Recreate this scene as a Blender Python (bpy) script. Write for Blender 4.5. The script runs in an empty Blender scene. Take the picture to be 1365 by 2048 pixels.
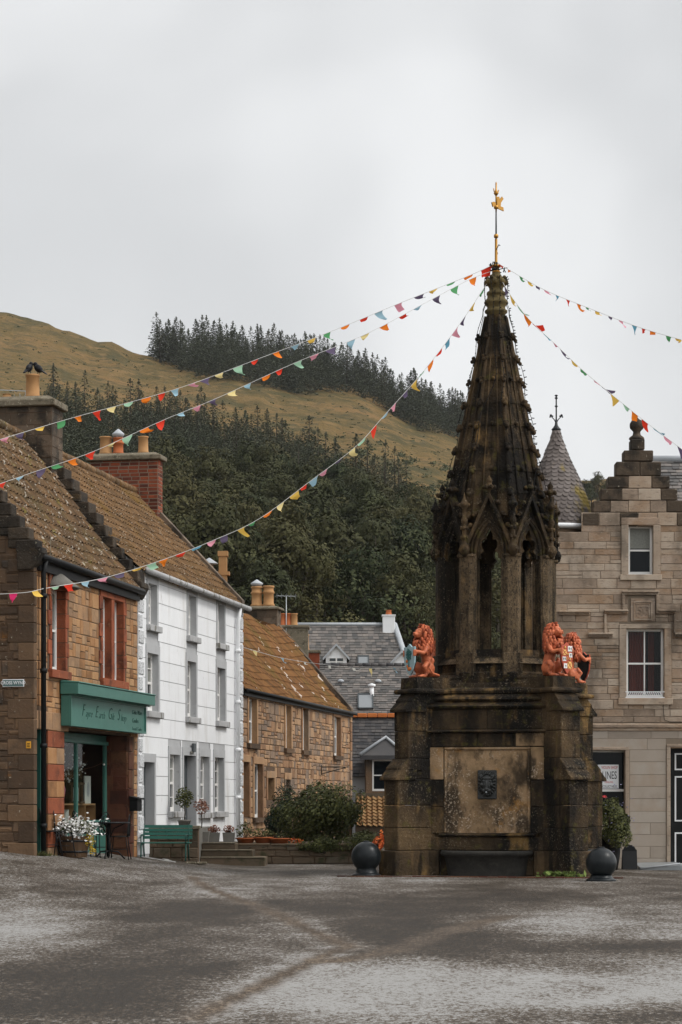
import bpy, math, random
from mathutils import Vector, Matrix, noise, Euler
R = random.Random(7)
F = 4700.0            # focal length in photo pixels; camera 1.5 m up looking along +Y
sc = bpy.context.scene
COL = sc.collection
def PX(px, Y): return (px-682.5)*Y/F
def PZ(py, Y): return 1.5-(py-1606)*Y/F
def P(px, py, Y): return Vector((PX(px, Y), Y, PZ(py, Y)))
def smooth(t): t = max(0, min(1, t)); return t*t*(3-2*t)
def lerp(a, b, t): return a+(b-a)*t
def interp(tab, x):
    if x <= tab[0][0]: return tab[0][1]
    for (a, va), (b, vb) in zip(tab, tab[1:]):
        if x <= b: return lerp(va, vb, (x-a)/(b-a))
    return tab[-1][1]
def nz(x, y, z=0.0): return noise.noise(Vector((x, y, z)))

# ---------------------------------------------------------------- materials
def mat(name, cols, rough=.85, overlays=(), bump=None, metal=0.0, a=2.0, rn=.75, spec=.2, stretch=(1, 1, 1), trans=0, tint=None):
    m = bpy.data.materials.new(name); m.use_nodes = True
    nt = m.node_tree; N = nt.nodes; L = nt.links
    b = N['Principled BSDF']; b.inputs['Roughness'].default_value = rough
    b.inputs['Metallic'].default_value = metal; b.inputs['Specular IOR Level'].default_value = spec
    tc = N.new('ShaderNodeTexCoord'); co = tc.outputs['Object']
    def nzn(scale, detail=5, st=(1, 1, 1), rgh=.6):
        mp = N.new('ShaderNodeMapping'); mp.inputs['Scale'].default_value = st; L.new(co, mp.inputs[0])
        n = N.new('ShaderNodeTexNoise'); n.inputs['Scale'].default_value = scale; n.inputs['Detail'].default_value = detail
        n.inputs['Roughness'].default_value = rgh; L.new(mp.outputs[0], n.inputs['Vector']); return n.outputs['Fac']
    if len(cols) == 1: col = None; b.inputs['Base Color'].default_value = (*cols[0], 1)
    if len(cols) > 1 or overlays:
        at = N.new('ShaderNodeAttribute'); at.attribute_name = 'rnd'
        m1 = N.new('ShaderNodeMath'); m1.operation = 'MULTIPLY_ADD'; L.new(at.outputs['Fac'], m1.inputs[0]); m1.inputs[1].default_value = rn
        m2 = N.new('ShaderNodeMapRange'); L.new(nzn(a, 6, stretch), m2.inputs[0]); m2.inputs[1].default_value = .3; m2.inputs[2].default_value = .7
        m2.inputs[3].default_value = 0; m2.inputs[4].default_value = 1-rn; m2.clamp = False; L.new(m2.outputs[0], m1.inputs[2])
        r = N.new('ShaderNodeValToRGB'); L.new(m1.outputs[0], r.inputs[0]); e = r.color_ramp.elements
        cc = cols if len(cols) > 1 else [cols[0], cols[0]]
        while len(e) < len(cc): e.new(.5)
        for i, c in enumerate(cc): e[i].position = i/(len(cc)-1); e[i].color = (*c, 1)
        col = r.outputs[0]
        for ov in overlays:
            c, scale, lo, hi = ov[:4]; st = ov[4] if len(ov) > 4 else (1, 1, 1); mx_ = ov[5] if len(ov) > 5 else 1
            mr = N.new('ShaderNodeMapRange'); mr.interpolation_type = 'SMOOTHSTEP'; L.new(nzn(scale, 4, st), mr.inputs[0])
            mr.inputs[1].default_value = lo; mr.inputs[2].default_value = hi; mr.inputs[4].default_value = mx_
            if len(ov) > 6:
                m3 = N.new('ShaderNodeMapRange'); m3.interpolation_type = 'SMOOTHSTEP'; L.new(nzn(ov[6], 3), m3.inputs[0]); m3.inputs[1].default_value = .42; m3.inputs[2].default_value = .60; m3.inputs[4].default_value = mx_; L.new(m3.outputs[0], mr.inputs[4])
            x = N.new('ShaderNodeMix'); x.data_type = 'RGBA'; L.new(mr.outputs[0], x.inputs[0]); L.new(col, x.inputs[6]); x.inputs[7].default_value = (*c, 1); col = x.outputs[2]
        if tint:
            oi = N.new('ShaderNodeObjectInfo'); x = N.new('ShaderNodeMix'); x.data_type = 'RGBA'; mm = N.new('ShaderNodeMath'); mm.operation = 'MULTIPLY'; L.new(oi.outputs['Random'], mm.inputs[0]); mm.inputs[1].default_value = tint[1]; L.new(mm.outputs[0], x.inputs[0]); L.new(col, x.inputs[6]); x.inputs[7].default_value = (*tint[0], 1); col = x.outputs[2]
        L.new(col, b.inputs['Base Color'])
    if bump:
        bn = N.new('ShaderNodeBump'); L.new(nzn(bump[0], 6), bn.inputs['Height']); bn.inputs['Strength'].default_value = bump[1]; bn.inputs['Distance'].default_value = bump[2] if len(bump) > 2 else .02
        L.new(bn.outputs[0], b.inputs['Normal'])
    if trans:
        t = N.new('ShaderNodeBsdfTranslucent'); s = N.new('ShaderNodeMixShader'); s.inputs[0].default_value = trans
        if col is not None: L.new(col, t.inputs[0])
        else: t.inputs[0].default_value = (*cols[0], 1)
        L.new(b.outputs[0], s.inputs[1]); L.new(t.outputs[0], s.inputs[2]); L.new(s.outputs[0], N['Material Output'].inputs[0])
    return m
def glassmat():
    m = bpy.data.materials.new('clear_glass'); m.use_nodes = True; nt = m.node_tree; N = nt.nodes; L = nt.links
    N.remove(N['Principled BSDF']); f0 = N.new('ShaderNodeLayerWeight'); f0.inputs[0].default_value = .5; fp = N.new('ShaderNodeMath'); fp.operation = 'POWER'; L.new(f0.outputs['Facing'], fp.inputs[0]); fp.inputs[1].default_value = 5; f = N.new('ShaderNodeMath'); f.operation = 'MULTIPLY_ADD'; L.new(fp.outputs[0], f.inputs[0]); f.inputs[1].default_value = .45; f.inputs[2].default_value = .02
    t = N.new('ShaderNodeBsdfTransparent'); t.inputs[0].default_value = (.8, .85, .84, 1); g = N.new('ShaderNodeBsdfGlossy'); g.inputs['Roughness'].default_value = .03
    s = N.new('ShaderNodeMixShader'); L.new(f.outputs[0], s.inputs[0]); L.new(t.outputs[0], s.inputs[1]); L.new(g.outputs[0], s.inputs[2]); L.new(s.outputs[0], N['Material Output'].inputs[0])
    return m
LICH = (.42, .38, .30)
MT = dict(
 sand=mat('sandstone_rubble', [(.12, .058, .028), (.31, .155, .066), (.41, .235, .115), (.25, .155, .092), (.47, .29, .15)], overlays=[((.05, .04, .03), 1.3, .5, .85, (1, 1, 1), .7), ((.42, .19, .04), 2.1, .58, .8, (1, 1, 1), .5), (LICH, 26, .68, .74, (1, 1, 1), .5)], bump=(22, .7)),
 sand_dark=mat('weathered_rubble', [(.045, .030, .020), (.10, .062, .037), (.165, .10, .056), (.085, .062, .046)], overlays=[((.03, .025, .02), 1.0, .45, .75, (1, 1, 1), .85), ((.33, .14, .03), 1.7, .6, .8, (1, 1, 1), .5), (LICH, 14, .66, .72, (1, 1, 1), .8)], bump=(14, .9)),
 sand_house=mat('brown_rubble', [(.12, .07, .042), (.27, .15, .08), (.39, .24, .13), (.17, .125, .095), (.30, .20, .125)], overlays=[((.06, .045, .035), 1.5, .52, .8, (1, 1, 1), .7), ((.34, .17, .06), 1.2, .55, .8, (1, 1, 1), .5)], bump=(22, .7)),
 mortar=mat('mortar', [(.13, .08, .048), (.07, .046, .03)], rn=0, bump=(40, .5)),
 red=mat('red_sandstone', [(.13, .04, .022), (.30, .085, .038), (.21, .062, .03)], overlays=[((.06, .025, .018), 3, .46, .72, (1, 1, 1), .75), ((.36, .17, .09), 8, .58, .72, (1, 1, 1), .4)], bump=(26, .7)),
 grey_ash=mat('grey_ashlar', [(.17, .125, .09), (.31, .24, .18), (.42, .345, .27), (.28, .185, .115), (.38, .31, .25)], overlays=[((.055, .043, .032), .9, .49, .66, (1, 1, .5), .7), ((.28, .15, .065), .8, .56, .75, (1, 1, 1), .5), ((.08, .06, .048), 7, .54, .70, (1, 1, 3), .5), ((.42, .37, .31), 10, .6, .7, (1, 1, 3), .5)], bump=(30, .6)),
 grey_clean=mat('clean_ashlar', [(.25, .21, .17), (.32, .27, .22), (.36, .315, .265), (.29, .21, .145)], overlays=[((.16, .13, .10), 1.6, .55, .8, (1, 1, 1), .5)], bump=(50, .25)),
 crow=mat('dark_gable_stone', [(.055, .042, .03), (.11, .08, .055), (.17, .125, .09)], overlays=[((.018, .016, .013), 2.0, .42, .62, (1, 1, 1), .85), (LICH, 12, .64, .72, (1, 1, 1), .6)], bump=(18, .9)),
 crow_dk=mat('blackened_gable_stone', [(.022, .018, .014), (.05, .038, .027), (.085, .062, .042)], overlays=[((.010, .009, .008), 2.0, .45, .62, (1, 1, 1), .85), ((.10, .065, .03), 3, .6, .75, (1, 1, 1), .6), ((.28, .25, .19), 16, .62, .70, (1, 1, 1), .5)], bump=(18, 1, .03)),
 joint=mat('pale_joint', [(.42, .38, .33)]), joint_dk=mat('dark_joint', [(.20, .16, .12)]),
 fount=mat('soot_black_sandstone', [(.015, .012, .009), (.045, .031, .018), (.085, .056, .030), (.135, .088, .044)], overlays=[((.16, .10, .045), 4, .54, .72, (1, 1, .13), .6), ((.0075, .007, .0065), 1.0, .42, .60, (1, 1, .4), .93), ((.26, .155, .055), 1.7, .57, .74, (1, 1, .6), .7), ((.075, .064, .016), 5, .56, .70, (1, 1, 1), .6), ((.006, .006, .0055), 3.2, .55, .66, (1, 1, .16), .8), ((.27, .22, .15), 26, .57, .66, (1, 1, 1), .45, .9)], bump=(16, 1, .04), a=1.8, rn=.45, rough=.85, spec=.12),
 pillar=mat('tan_lantern_stone', [(.032, .024, .016), (.092, .065, .038), (.165, .115, .068)], overlays=[((.015, .013, .010), 4, .52, .64, (1, 1, .12), .9), ((.009, .008, .007), 1.3, .50, .64, (1, 1, .4), .88), ((.025, .02, .014), 24, .50, .60, (1, 1, .6), .75), ((.26, .21, .14), 30, .60, .68, (1, 1, 1), .5), ((.26, .155, .06), 2, .60, .75, (1, 1, .6), .5)], bump=(22, 1, .03), rn=.25, a=3, spec=.12),
 fpanel=mat('ochre_panel_stone', [(.055, .038, .024), (.19, .125, .068), (.31, .205, .115), (.34, .24, .145)], overlays=[((.016, .013, .010), 1.5, .50, .64, (1, 1, .6), .85), ((.36, .17, .035), 2.2, .57, .72, (1, 1, 1), .65), ((.04, .03, .02), 6, .56, .66, (1, 1, .5), .55), ((.44, .35, .26), 24, .53, .63, (1, 1, 1), .7, 1.3)], bump=(26, .8), a=1.6, rn=.2, spec=.12),
 pant=mat('pantile', [(.055, .035, .021), (.115, .068, .034), (.175, .10, .048)], overlays=[((.085, .065, .03), 1.1, .45, .75, (1, 1, 1), .75), ((.045, .035, .02), 4, .55, .75, (1, 1, 1), .6), ((.42, .38, .32), 5.0, .62, .66, (1, 1, .5), .8), ((.36, .32, .26), 15, .60, .65, (1, 1, 1), .75), ((.17, .14, .03), 3, .60, .7, (1, 1, 1), .6)], bump=(30, .6)),
 pant2=mat('pantile_mossy', [(.075, .045, .022), (.14, .08, .037), (.195, .11, .05)], overlays=[((.15, .085, .018), .8, .52, .78, (1, 1, 1), .8), ((.05, .035, .02), 4, .55, .75, (1, 1, 1), .6), ((.38, .33, .26), 17, .60, .66, (1, 1, 1), .6)], bump=(30, .6)),
 pant3=mat('pantile_orange', [(.085, .041, .017), (.165, .078, .028), (.22, .105, .037)], overlays=[((.12, .085, .02), .6, .46, .72, (1, 1, 1), .8), ((.06, .04, .02), 3, .55, .75, (1, 1, 1), .6), ((.55, .48, .42), 2.2, .635, .66, (1, 1, .35), .9)], bump=(30, .6)),
 slate=mat('grey_slate', [(.05, .05, .052), (.10, .095, .09), (.15, .135, .125), (.20, .175, .155)], overlays=[((.17, .14, .10), 2, .58, .8, (1, 1, 1), .5)], bump=(30, .4), rough=.7),
 slate_dk=mat('dark_slate', [(.035, .036, .04), (.065, .062, .062), (.10, .09, .085)], bump=(30, .4), rough=.7),
 slate_tur=mat('turret_slate', [(.085, .07, .065), (.13, .11, .10), (.18, .155, .145)], overlays=[((.22, .16, .02), 1.3, .56, .66, (1, 1, .5), .8)], bump=(30, .4), rough=.65),
 brick=mat('brick', [(.040, .016, .012), (.11, .030, .017), (.26, .062, .026), (.075, .032, .024)], overlays=[((.04, .03, .025), 3, .5, .75, (1, 1, 1), .7)], bump=(40, .5)),
 white=mat('white_render', [(.70, .71, .72), (.80, .81, .82)], rn=.6, overlays=[((.48, .46, .42), 1.6, .50, .75, (1, 1, .2), .6), ((.30, .28, .24), 6, .62, .74, (1, 1, .25), .5)], bump=(40, .15), rough=.75),
 greypaint=mat('grey_paint', [(.36, .365, .37), (.43, .435, .44)], rn=.3, overlays=[((.16, .15, .14), 6, .62, .8, (1, 1, 1), .5)], bump=(30, .2), rough=.7),
 sill=mat('dirty_sill', [(.33, .33, .33), (.42, .42, .42)], rn=.3, overlays=[((.10, .09, .06), 6, .5, .68, (1, 1, .4), .8)], bump=(30, .3)),
 verm=mat('vermiculated_quoin', [(.62, .63, .64)], overlays=[((.08, .08, .08), 28, .50, .53, (1, 1, 1), .5)], bump=(30, .6, .02)),
 wframe=mat('white_woodwork', [(.70, .69, .66), (.78, .77, .75)], rn=.3, overlays=[((.30, .24, .16), 5, .66, .75, (1, 1, .4), .6)], rough=.5, spec=.4),
 pane=mat('window_pane', [(.006, .008, .010)], rough=.08, spec=.15), blind=mat('net_curtain', [(.16, .165, .15), (.24, .245, .22)], rn=.1, a=30), curtain=mat('red_curtain', [(.09, .018, .012), (.16, .03, .02)], rn=0, a=9, stretch=(4, 1, .1), rough=.95),
 green=mat('sea_green_paint', [(.040, .135, .108), (.058, .17, .138)], rn=.3, a=3, overlays=[((.03, .11, .085), 5, .6, .8, (1, 1, .4), .5)], rough=.45, spec=.4),
 green_dk=mat('dark_green_paint', [(.012, .055, .045), (.02, .08, .063)], rn=.3, rough=.5),
 gold=mat('gilding', [(.42, .22, .05)], metal=1, rough=.45), black=mat('black_paint', [(.005, .0055, .006), (.009, .0095, .010)], rn=0, rough=.55, spec=.2),
 iron=mat('cast_iron', [(.006, .008, .009), (.014, .017, .019)], rn=0, a=6, rough=.34, spec=.2, bump=(9, .25), overlays=[((.035, .038, .036), 5, .58, .78, (1, 1, 1), .5)]),
 lead=mat('lead_sheet', [(.30, .32, .34), (.42, .44, .46)], rn=.2, rough=.5), whitep=mat('white_plastic', [(.75, .76, .77)], rough=.4),
 potc=mat('buff_clay_pot', [(.33, .17, .07), (.44, .25, .11)], rn=.3, a=5, overlays=[((.09, .06, .04), 4, .55, .8, (1, 1, .5), .6)], rough=.8), potr=mat('red_clay_pot', [(.32, .09, .03), (.42, .13, .05)], rn=.3, a=5, overlays=[((.07, .04, .03), 4, .6, .8, (1, 1, .5), .6)], rough=.8),
 capst=mat('chimney_cope', [(.10, .085, .06), (.20, .17, .12)], rn=.3, overlays=[((.04, .035, .02), 5, .5, .7, (1, 1, 1), .7), (LICH, 18, .6, .68, (1, 1, 1), .6)], bump=(18, .8)),
 coral=mat('coral_painted_stone', [(.44, .105, .042), (.60, .18, .078)], rn=0, a=9, rough=.5, spec=.3, bump=(35, .5), overlays=[((.16, .035, .02), 7, .52, .70, (1, 1, 1), .75), ((.62, .24, .13), 16, .62, .7, (1, 1, 1), .6)]),
 coral_mane=mat('shade_toned_mane', [(.20, .04, .016), (.42, .095, .038), (.60, .17, .075)], rn=.9, a=9, rough=.55, spec=.25, bump=(40, .5)),  # darker locks put the shade of the mane grooves into the colour
 bronze=mat('black_bronze', [(.012, .014, .014), (.025, .026, .024)], rn=0, rough=.5, bump=(40, .5), spec=.5),
 wood=mat('light_wood', [(.30, .16, .07), (.40, .23, .11)], rn=.3, a=4, rough=.7), oak=mat('dark_wood', [(.06, .035, .02), (.11, .065, .035)], rn=.3, a=5, rough=.8),
 tarmac=None,
 steel=mat('galvanised_steel', [(.30, .32, .33), (.38, .40, .41)], rn=0, metal=.6, rough=.45), concrete=mat('grey_concrete', [(.12, .115, .10), (.19, .18, .16)], rn=.2, bump=(30, .5)),
 mosswall=mat('mossy_garden_wall', [(.05, .04, .028), (.12, .085, .055), (.09, .075, .055)], overlays=[((.03, .035, .015), 3, .5, .7, (1, 1, 1), .8)], bump=(20, .8)),
 leaf=mat('broad_leaf', [(.010, .014, .008), (.034, .043, .021), (.088, .094, .042)], rn=.9, a=.3, rough=.85, spec=.1, trans=.05, tint=((.11, .088, .036), .45)),
 leaf2=mat('mixed_leaf', [(.018, .023, .009), (.062, .070, .022), (.15, .15, .050)], rn=.9, a=3, rough=.6, trans=.15),
 yew=mat('dark_yew_leaf', [(.010, .018, .010), (.022, .034, .018)], rn=.9, a=3, rough=.7),
 needle=mat('conifer_needle', [(.032, .042, .031), (.065, .077, .050), (.105, .112, .070)], rn=.85, a=.3, rough=.9, spec=.1, tint=((.115, .105, .065), .5)),  # needles lightened: distance haze is partly put into their colour
 bark=mat('bark', [(.035, .027, .020), (.06, .048, .036)], rn=.3, bump=(8, .8)),
 petal=mat('white_petal', [(.62, .62, .60), (.78, .78, .76)], rn=1, rough=.7), yel=mat('yellow_flower', [(.45, .30, .03), (.60, .42, .05)], rn=1, rough=.7),
 redleaf=mat('red_leaf', [(.45, .05, .015), (.55, .16, .03)], rn=1, rough=.7), lav=mat('blue_flower', [(.16, .17, .30), (.30, .28, .42)], rn=1, rough=.7), pinkf=mat('pink_flower', [(.65, .09, .10)], rough=.7), heath=mat('heather_sprig', [(.18, .08, .06), (.30, .15, .10)], rn=1),
 skyblue=mat('pale_blue_enamel', [(.30, .42, .45)], rough=.4), teal=mat('teal_enamel', [(.02, .09, .09), (.05, .15, .14)], rn=1, rough=.4), crest_w=mat('white_enamel', [(.72, .72, .70)], rough=.4), crest_y=mat('yellow_enamel', [(.70, .44, .13)], rough=.4), crest_r=mat('red_enamel', [(.38, .07, .035)], rough=.4), orange_en=mat('orange_enamel', [(.60, .17, .04)], rough=.5),
 bench=mat('dark_teal_paint', [(.018, .085, .066), (.028, .115, .09)], rn=.4, rough=.5), signg=mat('sign_green', [(.07, .13, .125)], rough=.35, spec=.5), amber=mat('amber_plate', [(.62, .30, .03)], rough=.4), paper=mat('paper', [(.62, .60, .55)], rough=.8), redink=mat('red_ink', [(.50, .04, .03)]), gilt=mat('worn_lettering', [(.022, .055, .042)]), feather=mat('black_feather', [(.006, .006, .008)], rough=.5),
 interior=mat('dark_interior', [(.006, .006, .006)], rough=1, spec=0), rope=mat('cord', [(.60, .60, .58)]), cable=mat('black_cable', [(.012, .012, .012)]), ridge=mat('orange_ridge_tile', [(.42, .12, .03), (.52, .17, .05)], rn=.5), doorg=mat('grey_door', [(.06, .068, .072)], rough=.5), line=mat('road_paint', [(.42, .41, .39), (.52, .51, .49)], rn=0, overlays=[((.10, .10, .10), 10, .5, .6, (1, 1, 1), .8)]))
MT['glass'] = glassmat()
MT['trough'] = mat('worn_trough_stone', [(.020, .019, .017), (.040, .037, .032)], rn=0, a=5, overlays=[((.07, .065, .055), 6, .58, .75, (1, 1, 1), .5)], bump=(24, .7))
MT['jamb'] = mat('dark_red_jamb', [(.035, .014, .010), (.085, .028, .017), (.12, .055, .028), (.07, .024, .016)], overlays=[((.018, .012, .010), 2.5, .5, .7, (1, 1, 1), .7)], bump=(20, .8))
FL = {k: mat('flag_'+k, [c], rough=.8, trans=.35) for k, c in dict(red=(.72, .045, .02), orange=(.85, .22, .02), yellow=(.80, .52, .10), cream=(.80, .66, .30), green=(.10, .35, .14), mint=(.36, .60, .42), blue=(.13, .35, .48), sky=(.33, .52, .62), purple=(.13, .10, .17), pink=(.78, .33, .42), magenta=(.70, .03, .15), white=(.75, .75, .70)).items()}

# ---------------------------------------------------------------- mesh builder
class MB:
    def __init__(s, M=None): s.v = []; s.f = []; s.r = []; s.s = []; s.M = M
    def add(s, vs, fs, r=None, sm=False):
        n = len(s.v)
        if s.M is not None: M = s.M; s.v += [M @ Vector(p) for p in vs]
        else: s.v += [Vector(p) for p in vs]
        s.f += [tuple(i+n for i in f) for f in fs]; s.r += [R.random() if r is None else r]*len(fs); s.s += [sm]*len(fs)
    def box(s, x0, x1, y0, y1, z0, z1, r=None):
        s.add([(x, y, z) for z in (z0, z1) for y in (y0, y1) for x in (x0, x1)], [(0, 1, 3, 2), (4, 6, 7, 5), (0, 4, 5, 1), (2, 3, 7, 6), (0, 2, 6, 4), (1, 5, 7, 3)], r)
    def hexa(s, p, r=None):  # 8 points: bottom 4 (ccw), top 4
        s.add(p, [(3, 2, 1, 0), (4, 5, 6, 7), (0, 1, 5, 4), (1, 2, 6, 5), (2, 3, 7, 6), (3, 0, 4, 7)], r)
    def prism(s, poly, d0, d1, ax='xz', r=None):
        n = len(poly)
        g = {'xz': lambda p, d: (p[0], d, p[1]), 'yz': lambda p, d: (d, p[0], p[1]), 'xy': lambda p, d: (p[0], p[1], d)}[ax]
        s.add([g(p, d0) for p in poly]+[g(p, d1) for p in poly], [tuple(range(n)), tuple(range(2*n-1, n-1, -1))]+[(i, (i+1) % n, n+(i+1) % n, n+i) for i in range(n)], r)
    def tube(s, pts, r, n=6, r1=None, rr=None, cap=True):
        pts = [Vector(p) for p in pts]; m = len(pts); vs = []; prev = None
        for i, p in enumerate(pts):
            t = (pts[min(i+1, m-1)]-pts[max(i-1, 0)]).normalized()
            if prev is None: a = t.orthogonal().normalized()
            else: a = (prev-t*prev.dot(t)); a = a.normalized() if a.length > 1e-6 else t.orthogonal().normalized()
            prev = a; b = t.cross(a)
            rad = r[i] if isinstance(r, (list, tuple)) else (r if r1 is None else lerp(r, r1, i/(m-1)))
            vs += [p+(a*math.cos(2*math.pi*k/n)+b*math.sin(2*math.pi*k/n))*rad for k in range(n)]
        fs = [(i*n+k, i*n+(k+1) % n, (i+1)*n+(k+1) % n, (i+1)*n+k) for i in range(m-1) for k in range(n)]
        if cap: fs += [tuple(range(n-1, -1, -1)), tuple((m-1)*n+k for k in range(n))]
        s.add(vs, fs, rr, n > 4)
    def lathe(s, prof, n=16, c=(0, 0, 0), a0=0, sm=True, r=None, cap=True):
        vs = [(c[0]+q*math.cos(a0+2*math.pi*k/n), c[1]+q*math.sin(a0+2*math.pi*k/n), c[2]+z) for q, z in prof for k in range(n)]; m = len(prof)
        fs = [(i*n+k, i*n+(k+1) % n, (i+1)*n+(k+1) % n, (i+1)*n+k) for i in range(m-1) for k in range(n)]
        if cap: fs += [tuple(range(n-1, -1, -1)), tuple((m-1)*n+k for k in range(n))]
        s.add(vs, fs, r, sm)
    def ell(s, c, rad, rot=None, n=10, m=7, r=None):
        c = Vector(c); rad = rad if isinstance(rad, (tuple, list)) else (rad,)*3; Q = Euler(rot).to_matrix() if rot and not isinstance(rot, Matrix) else (rot or Matrix.Identity(3)); vs = []
        for i in range(m+1):
            th = math.pi*i/m
            for k in range(n):
                ph = 2*math.pi*k/n; vs.append(c+Q @ Vector((rad[0]*math.sin(th)*math.cos(ph), rad[1]*math.sin(th)*math.sin(ph), rad[2]*math.cos(th))))
        s.add(vs, [(i*n+k, (i+1)*n+k, (i+1)*n+(k+1) % n, i*n+(k+1) % n) for i in range(m) for k in range(n)], r, True)
    def leaves(s, pts, size, r=None, up=.3):
        for p in pts:
            p = Vector(p); z = size*R.uniform(.6, 1.3)
            a = Vector((R.gauss(0, 1), R.gauss(0, 1), R.gauss(0, 1)*up+.2)).normalized(); b = a.cross(Vector((R.gauss(0, 1), R.gauss(0, 1), R.gauss(0, 1)))).normalized()
            s.add([p-b*z*.35, p-a*z*.6, p+b*z*.35, p+a*z*.6], [(0, 1, 2, 3)], r)
    def build(s, name, m, parent=None, bev=0, recalc=True):
        me = bpy.data.meshes.new(name); off = ORG.get(parent, Vector((0, 0, 0))) if parent else Vector((0, 0, 0))
        me.from_pydata([tuple(p-off) for p in s.v], [], s.f)
        me.polygons.foreach_set('use_smooth', s.s)
        at = me.attributes.new('rnd', 'FLOAT', 'FACE'); at.data.foreach_set('value', s.r)
        me.materials.append(MT[m] if isinstance(m, str) else m)
        if recalc and len(s.f) < 20000:
            import bmesh
            bm = bmesh.new(); bm.from_mesh(me); bmesh.ops.recalc_face_normals(bm, faces=bm.faces); bm.to_mesh(me); bm.free()
        o = bpy.data.objects.new(name, me); COL.objects.link(o)
        if parent: o.parent = parent; ORG[o] = off
        if bev:
            b = o.modifiers.new('bevel', 'BEVEL'); b.width = bev; b.segments = 1; b.limit_method = 'ANGLE'; b.angle_limit = .7
        return o
ORG = {}
def tag(o, label, cat, group=None):
    o['label'] = label; o['category'] = cat
    if group: o['group'] = group
    return o
def thing(name, label, cat, loc=(0, 0, 0), group=None):
    o = bpy.data.objects.new(name, None); o.empty_display_size = .2; COL.objects.link(o); o.location = loc; ORG[o] = Vector(loc)
    return tag(o, label, cat, group)
def struct(o, kind='structure'): o['kind'] = kind; return o
def kids(o): return [c for c in bpy.data.objects if c.parent == o]
def copytree(root, loc, rz=0, label=None, s=None, tree=None):
    tree = tree or [(c, kids(c)) for c in kids(root)]
    r = root.copy(); COL.objects.link(r); r.location = loc; r.rotation_euler = (0, 0, rz)
    if s: r.scale = s if isinstance(s, (tuple, list)) else (s, s, s)
    if label: r['label'] = label
    for c, gs in tree:
        d = c.copy(); COL.objects.link(d); d.parent = r
        for g in gs: e = g.copy(); COL.objects.link(e); e.parent = d
    return r
def frame(O, U, N): 
    U = Vector(U).normalized(); N = Vector(N).normalized(); M = Matrix.Identity(4)
    for i in range(3): M[i][0] = U[i]; M[i][1] = N[i]; M[i][2] = (0, 0, 1)[i]; M[i][3] = O[i]
    return M
def text(body, size, M, mt, name, parent, shear=0, ext=.003, align='CENTER', sx=1, off=0):
    cu = bpy.data.curves.new(name, 'FONT'); cu.body = body; cu.size = size; cu.shear = shear; cu.extrude = ext; cu.align_x = align; cu.align_y = 'CENTER'; cu.resolution_u = 3; cu.offset = off
    t = bpy.data.objects.new(name, cu); COL.objects.link(t); dg = bpy.context.evaluated_depsgraph_get(); me = bpy.data.meshes.new_from_object(t.evaluated_get(dg)); bpy.data.objects.remove(t)
    B = Matrix(((sx, 0, 0, 0), (0, 0, 1, 0), (0, 1, 0, 0), (0, 0, 0, 1)))  # text xy -> u,z ; extrude -> d
    me.transform(M @ B); me.transform(Matrix.Translation(-ORG.get(parent, Vector())))
    me.materials.clear(); me.materials.append(MT[mt]); o = bpy.data.objects.new(name, me); COL.objects.link(o); o.parent = parent; return o

# ---------------------------------------------------------------- wall tools (u along the wall, d outward, z up)
def backing(mb, u0, u1, z0, z1, holes, rev=.25, d=0.0, hi=None):
    us = sorted({u0, u1, *[max(u0, min(u1, h[i])) for h in holes for i in (0, 1)]}); zs = sorted({z0, z1, *[max(z0, min(z1, h[i])) for h in holes for i in (2, 3)]})
    for a, b in zip(us, us[1:]):
        for c, e in zip(zs, zs[1:]):
            um, zm = (a+b)/2, (c+e)/2
            if any(h[0] < um < h[1] and h[2] < zm < h[3] for h in holes): continue
            mb.add([(a, d, c), (b, d, c), (b, d, e), (a, d, e)], [(0, 1, 2, 3)])
    for a, b, c, e in [h[:4] for h in holes]:
        for q in (((a, c), (b, c)), ((b, c), (b, e)), ((b, e), (a, e)), ((a, e), (a, c))):
            (p0, p1), (q0, q1) = q; mb.add([(p0, d, p1), (q0, d, q1), (q0, d-rev, q1), (p0, d-rev, p1)], [(0, 1, 2, 3)])
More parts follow.
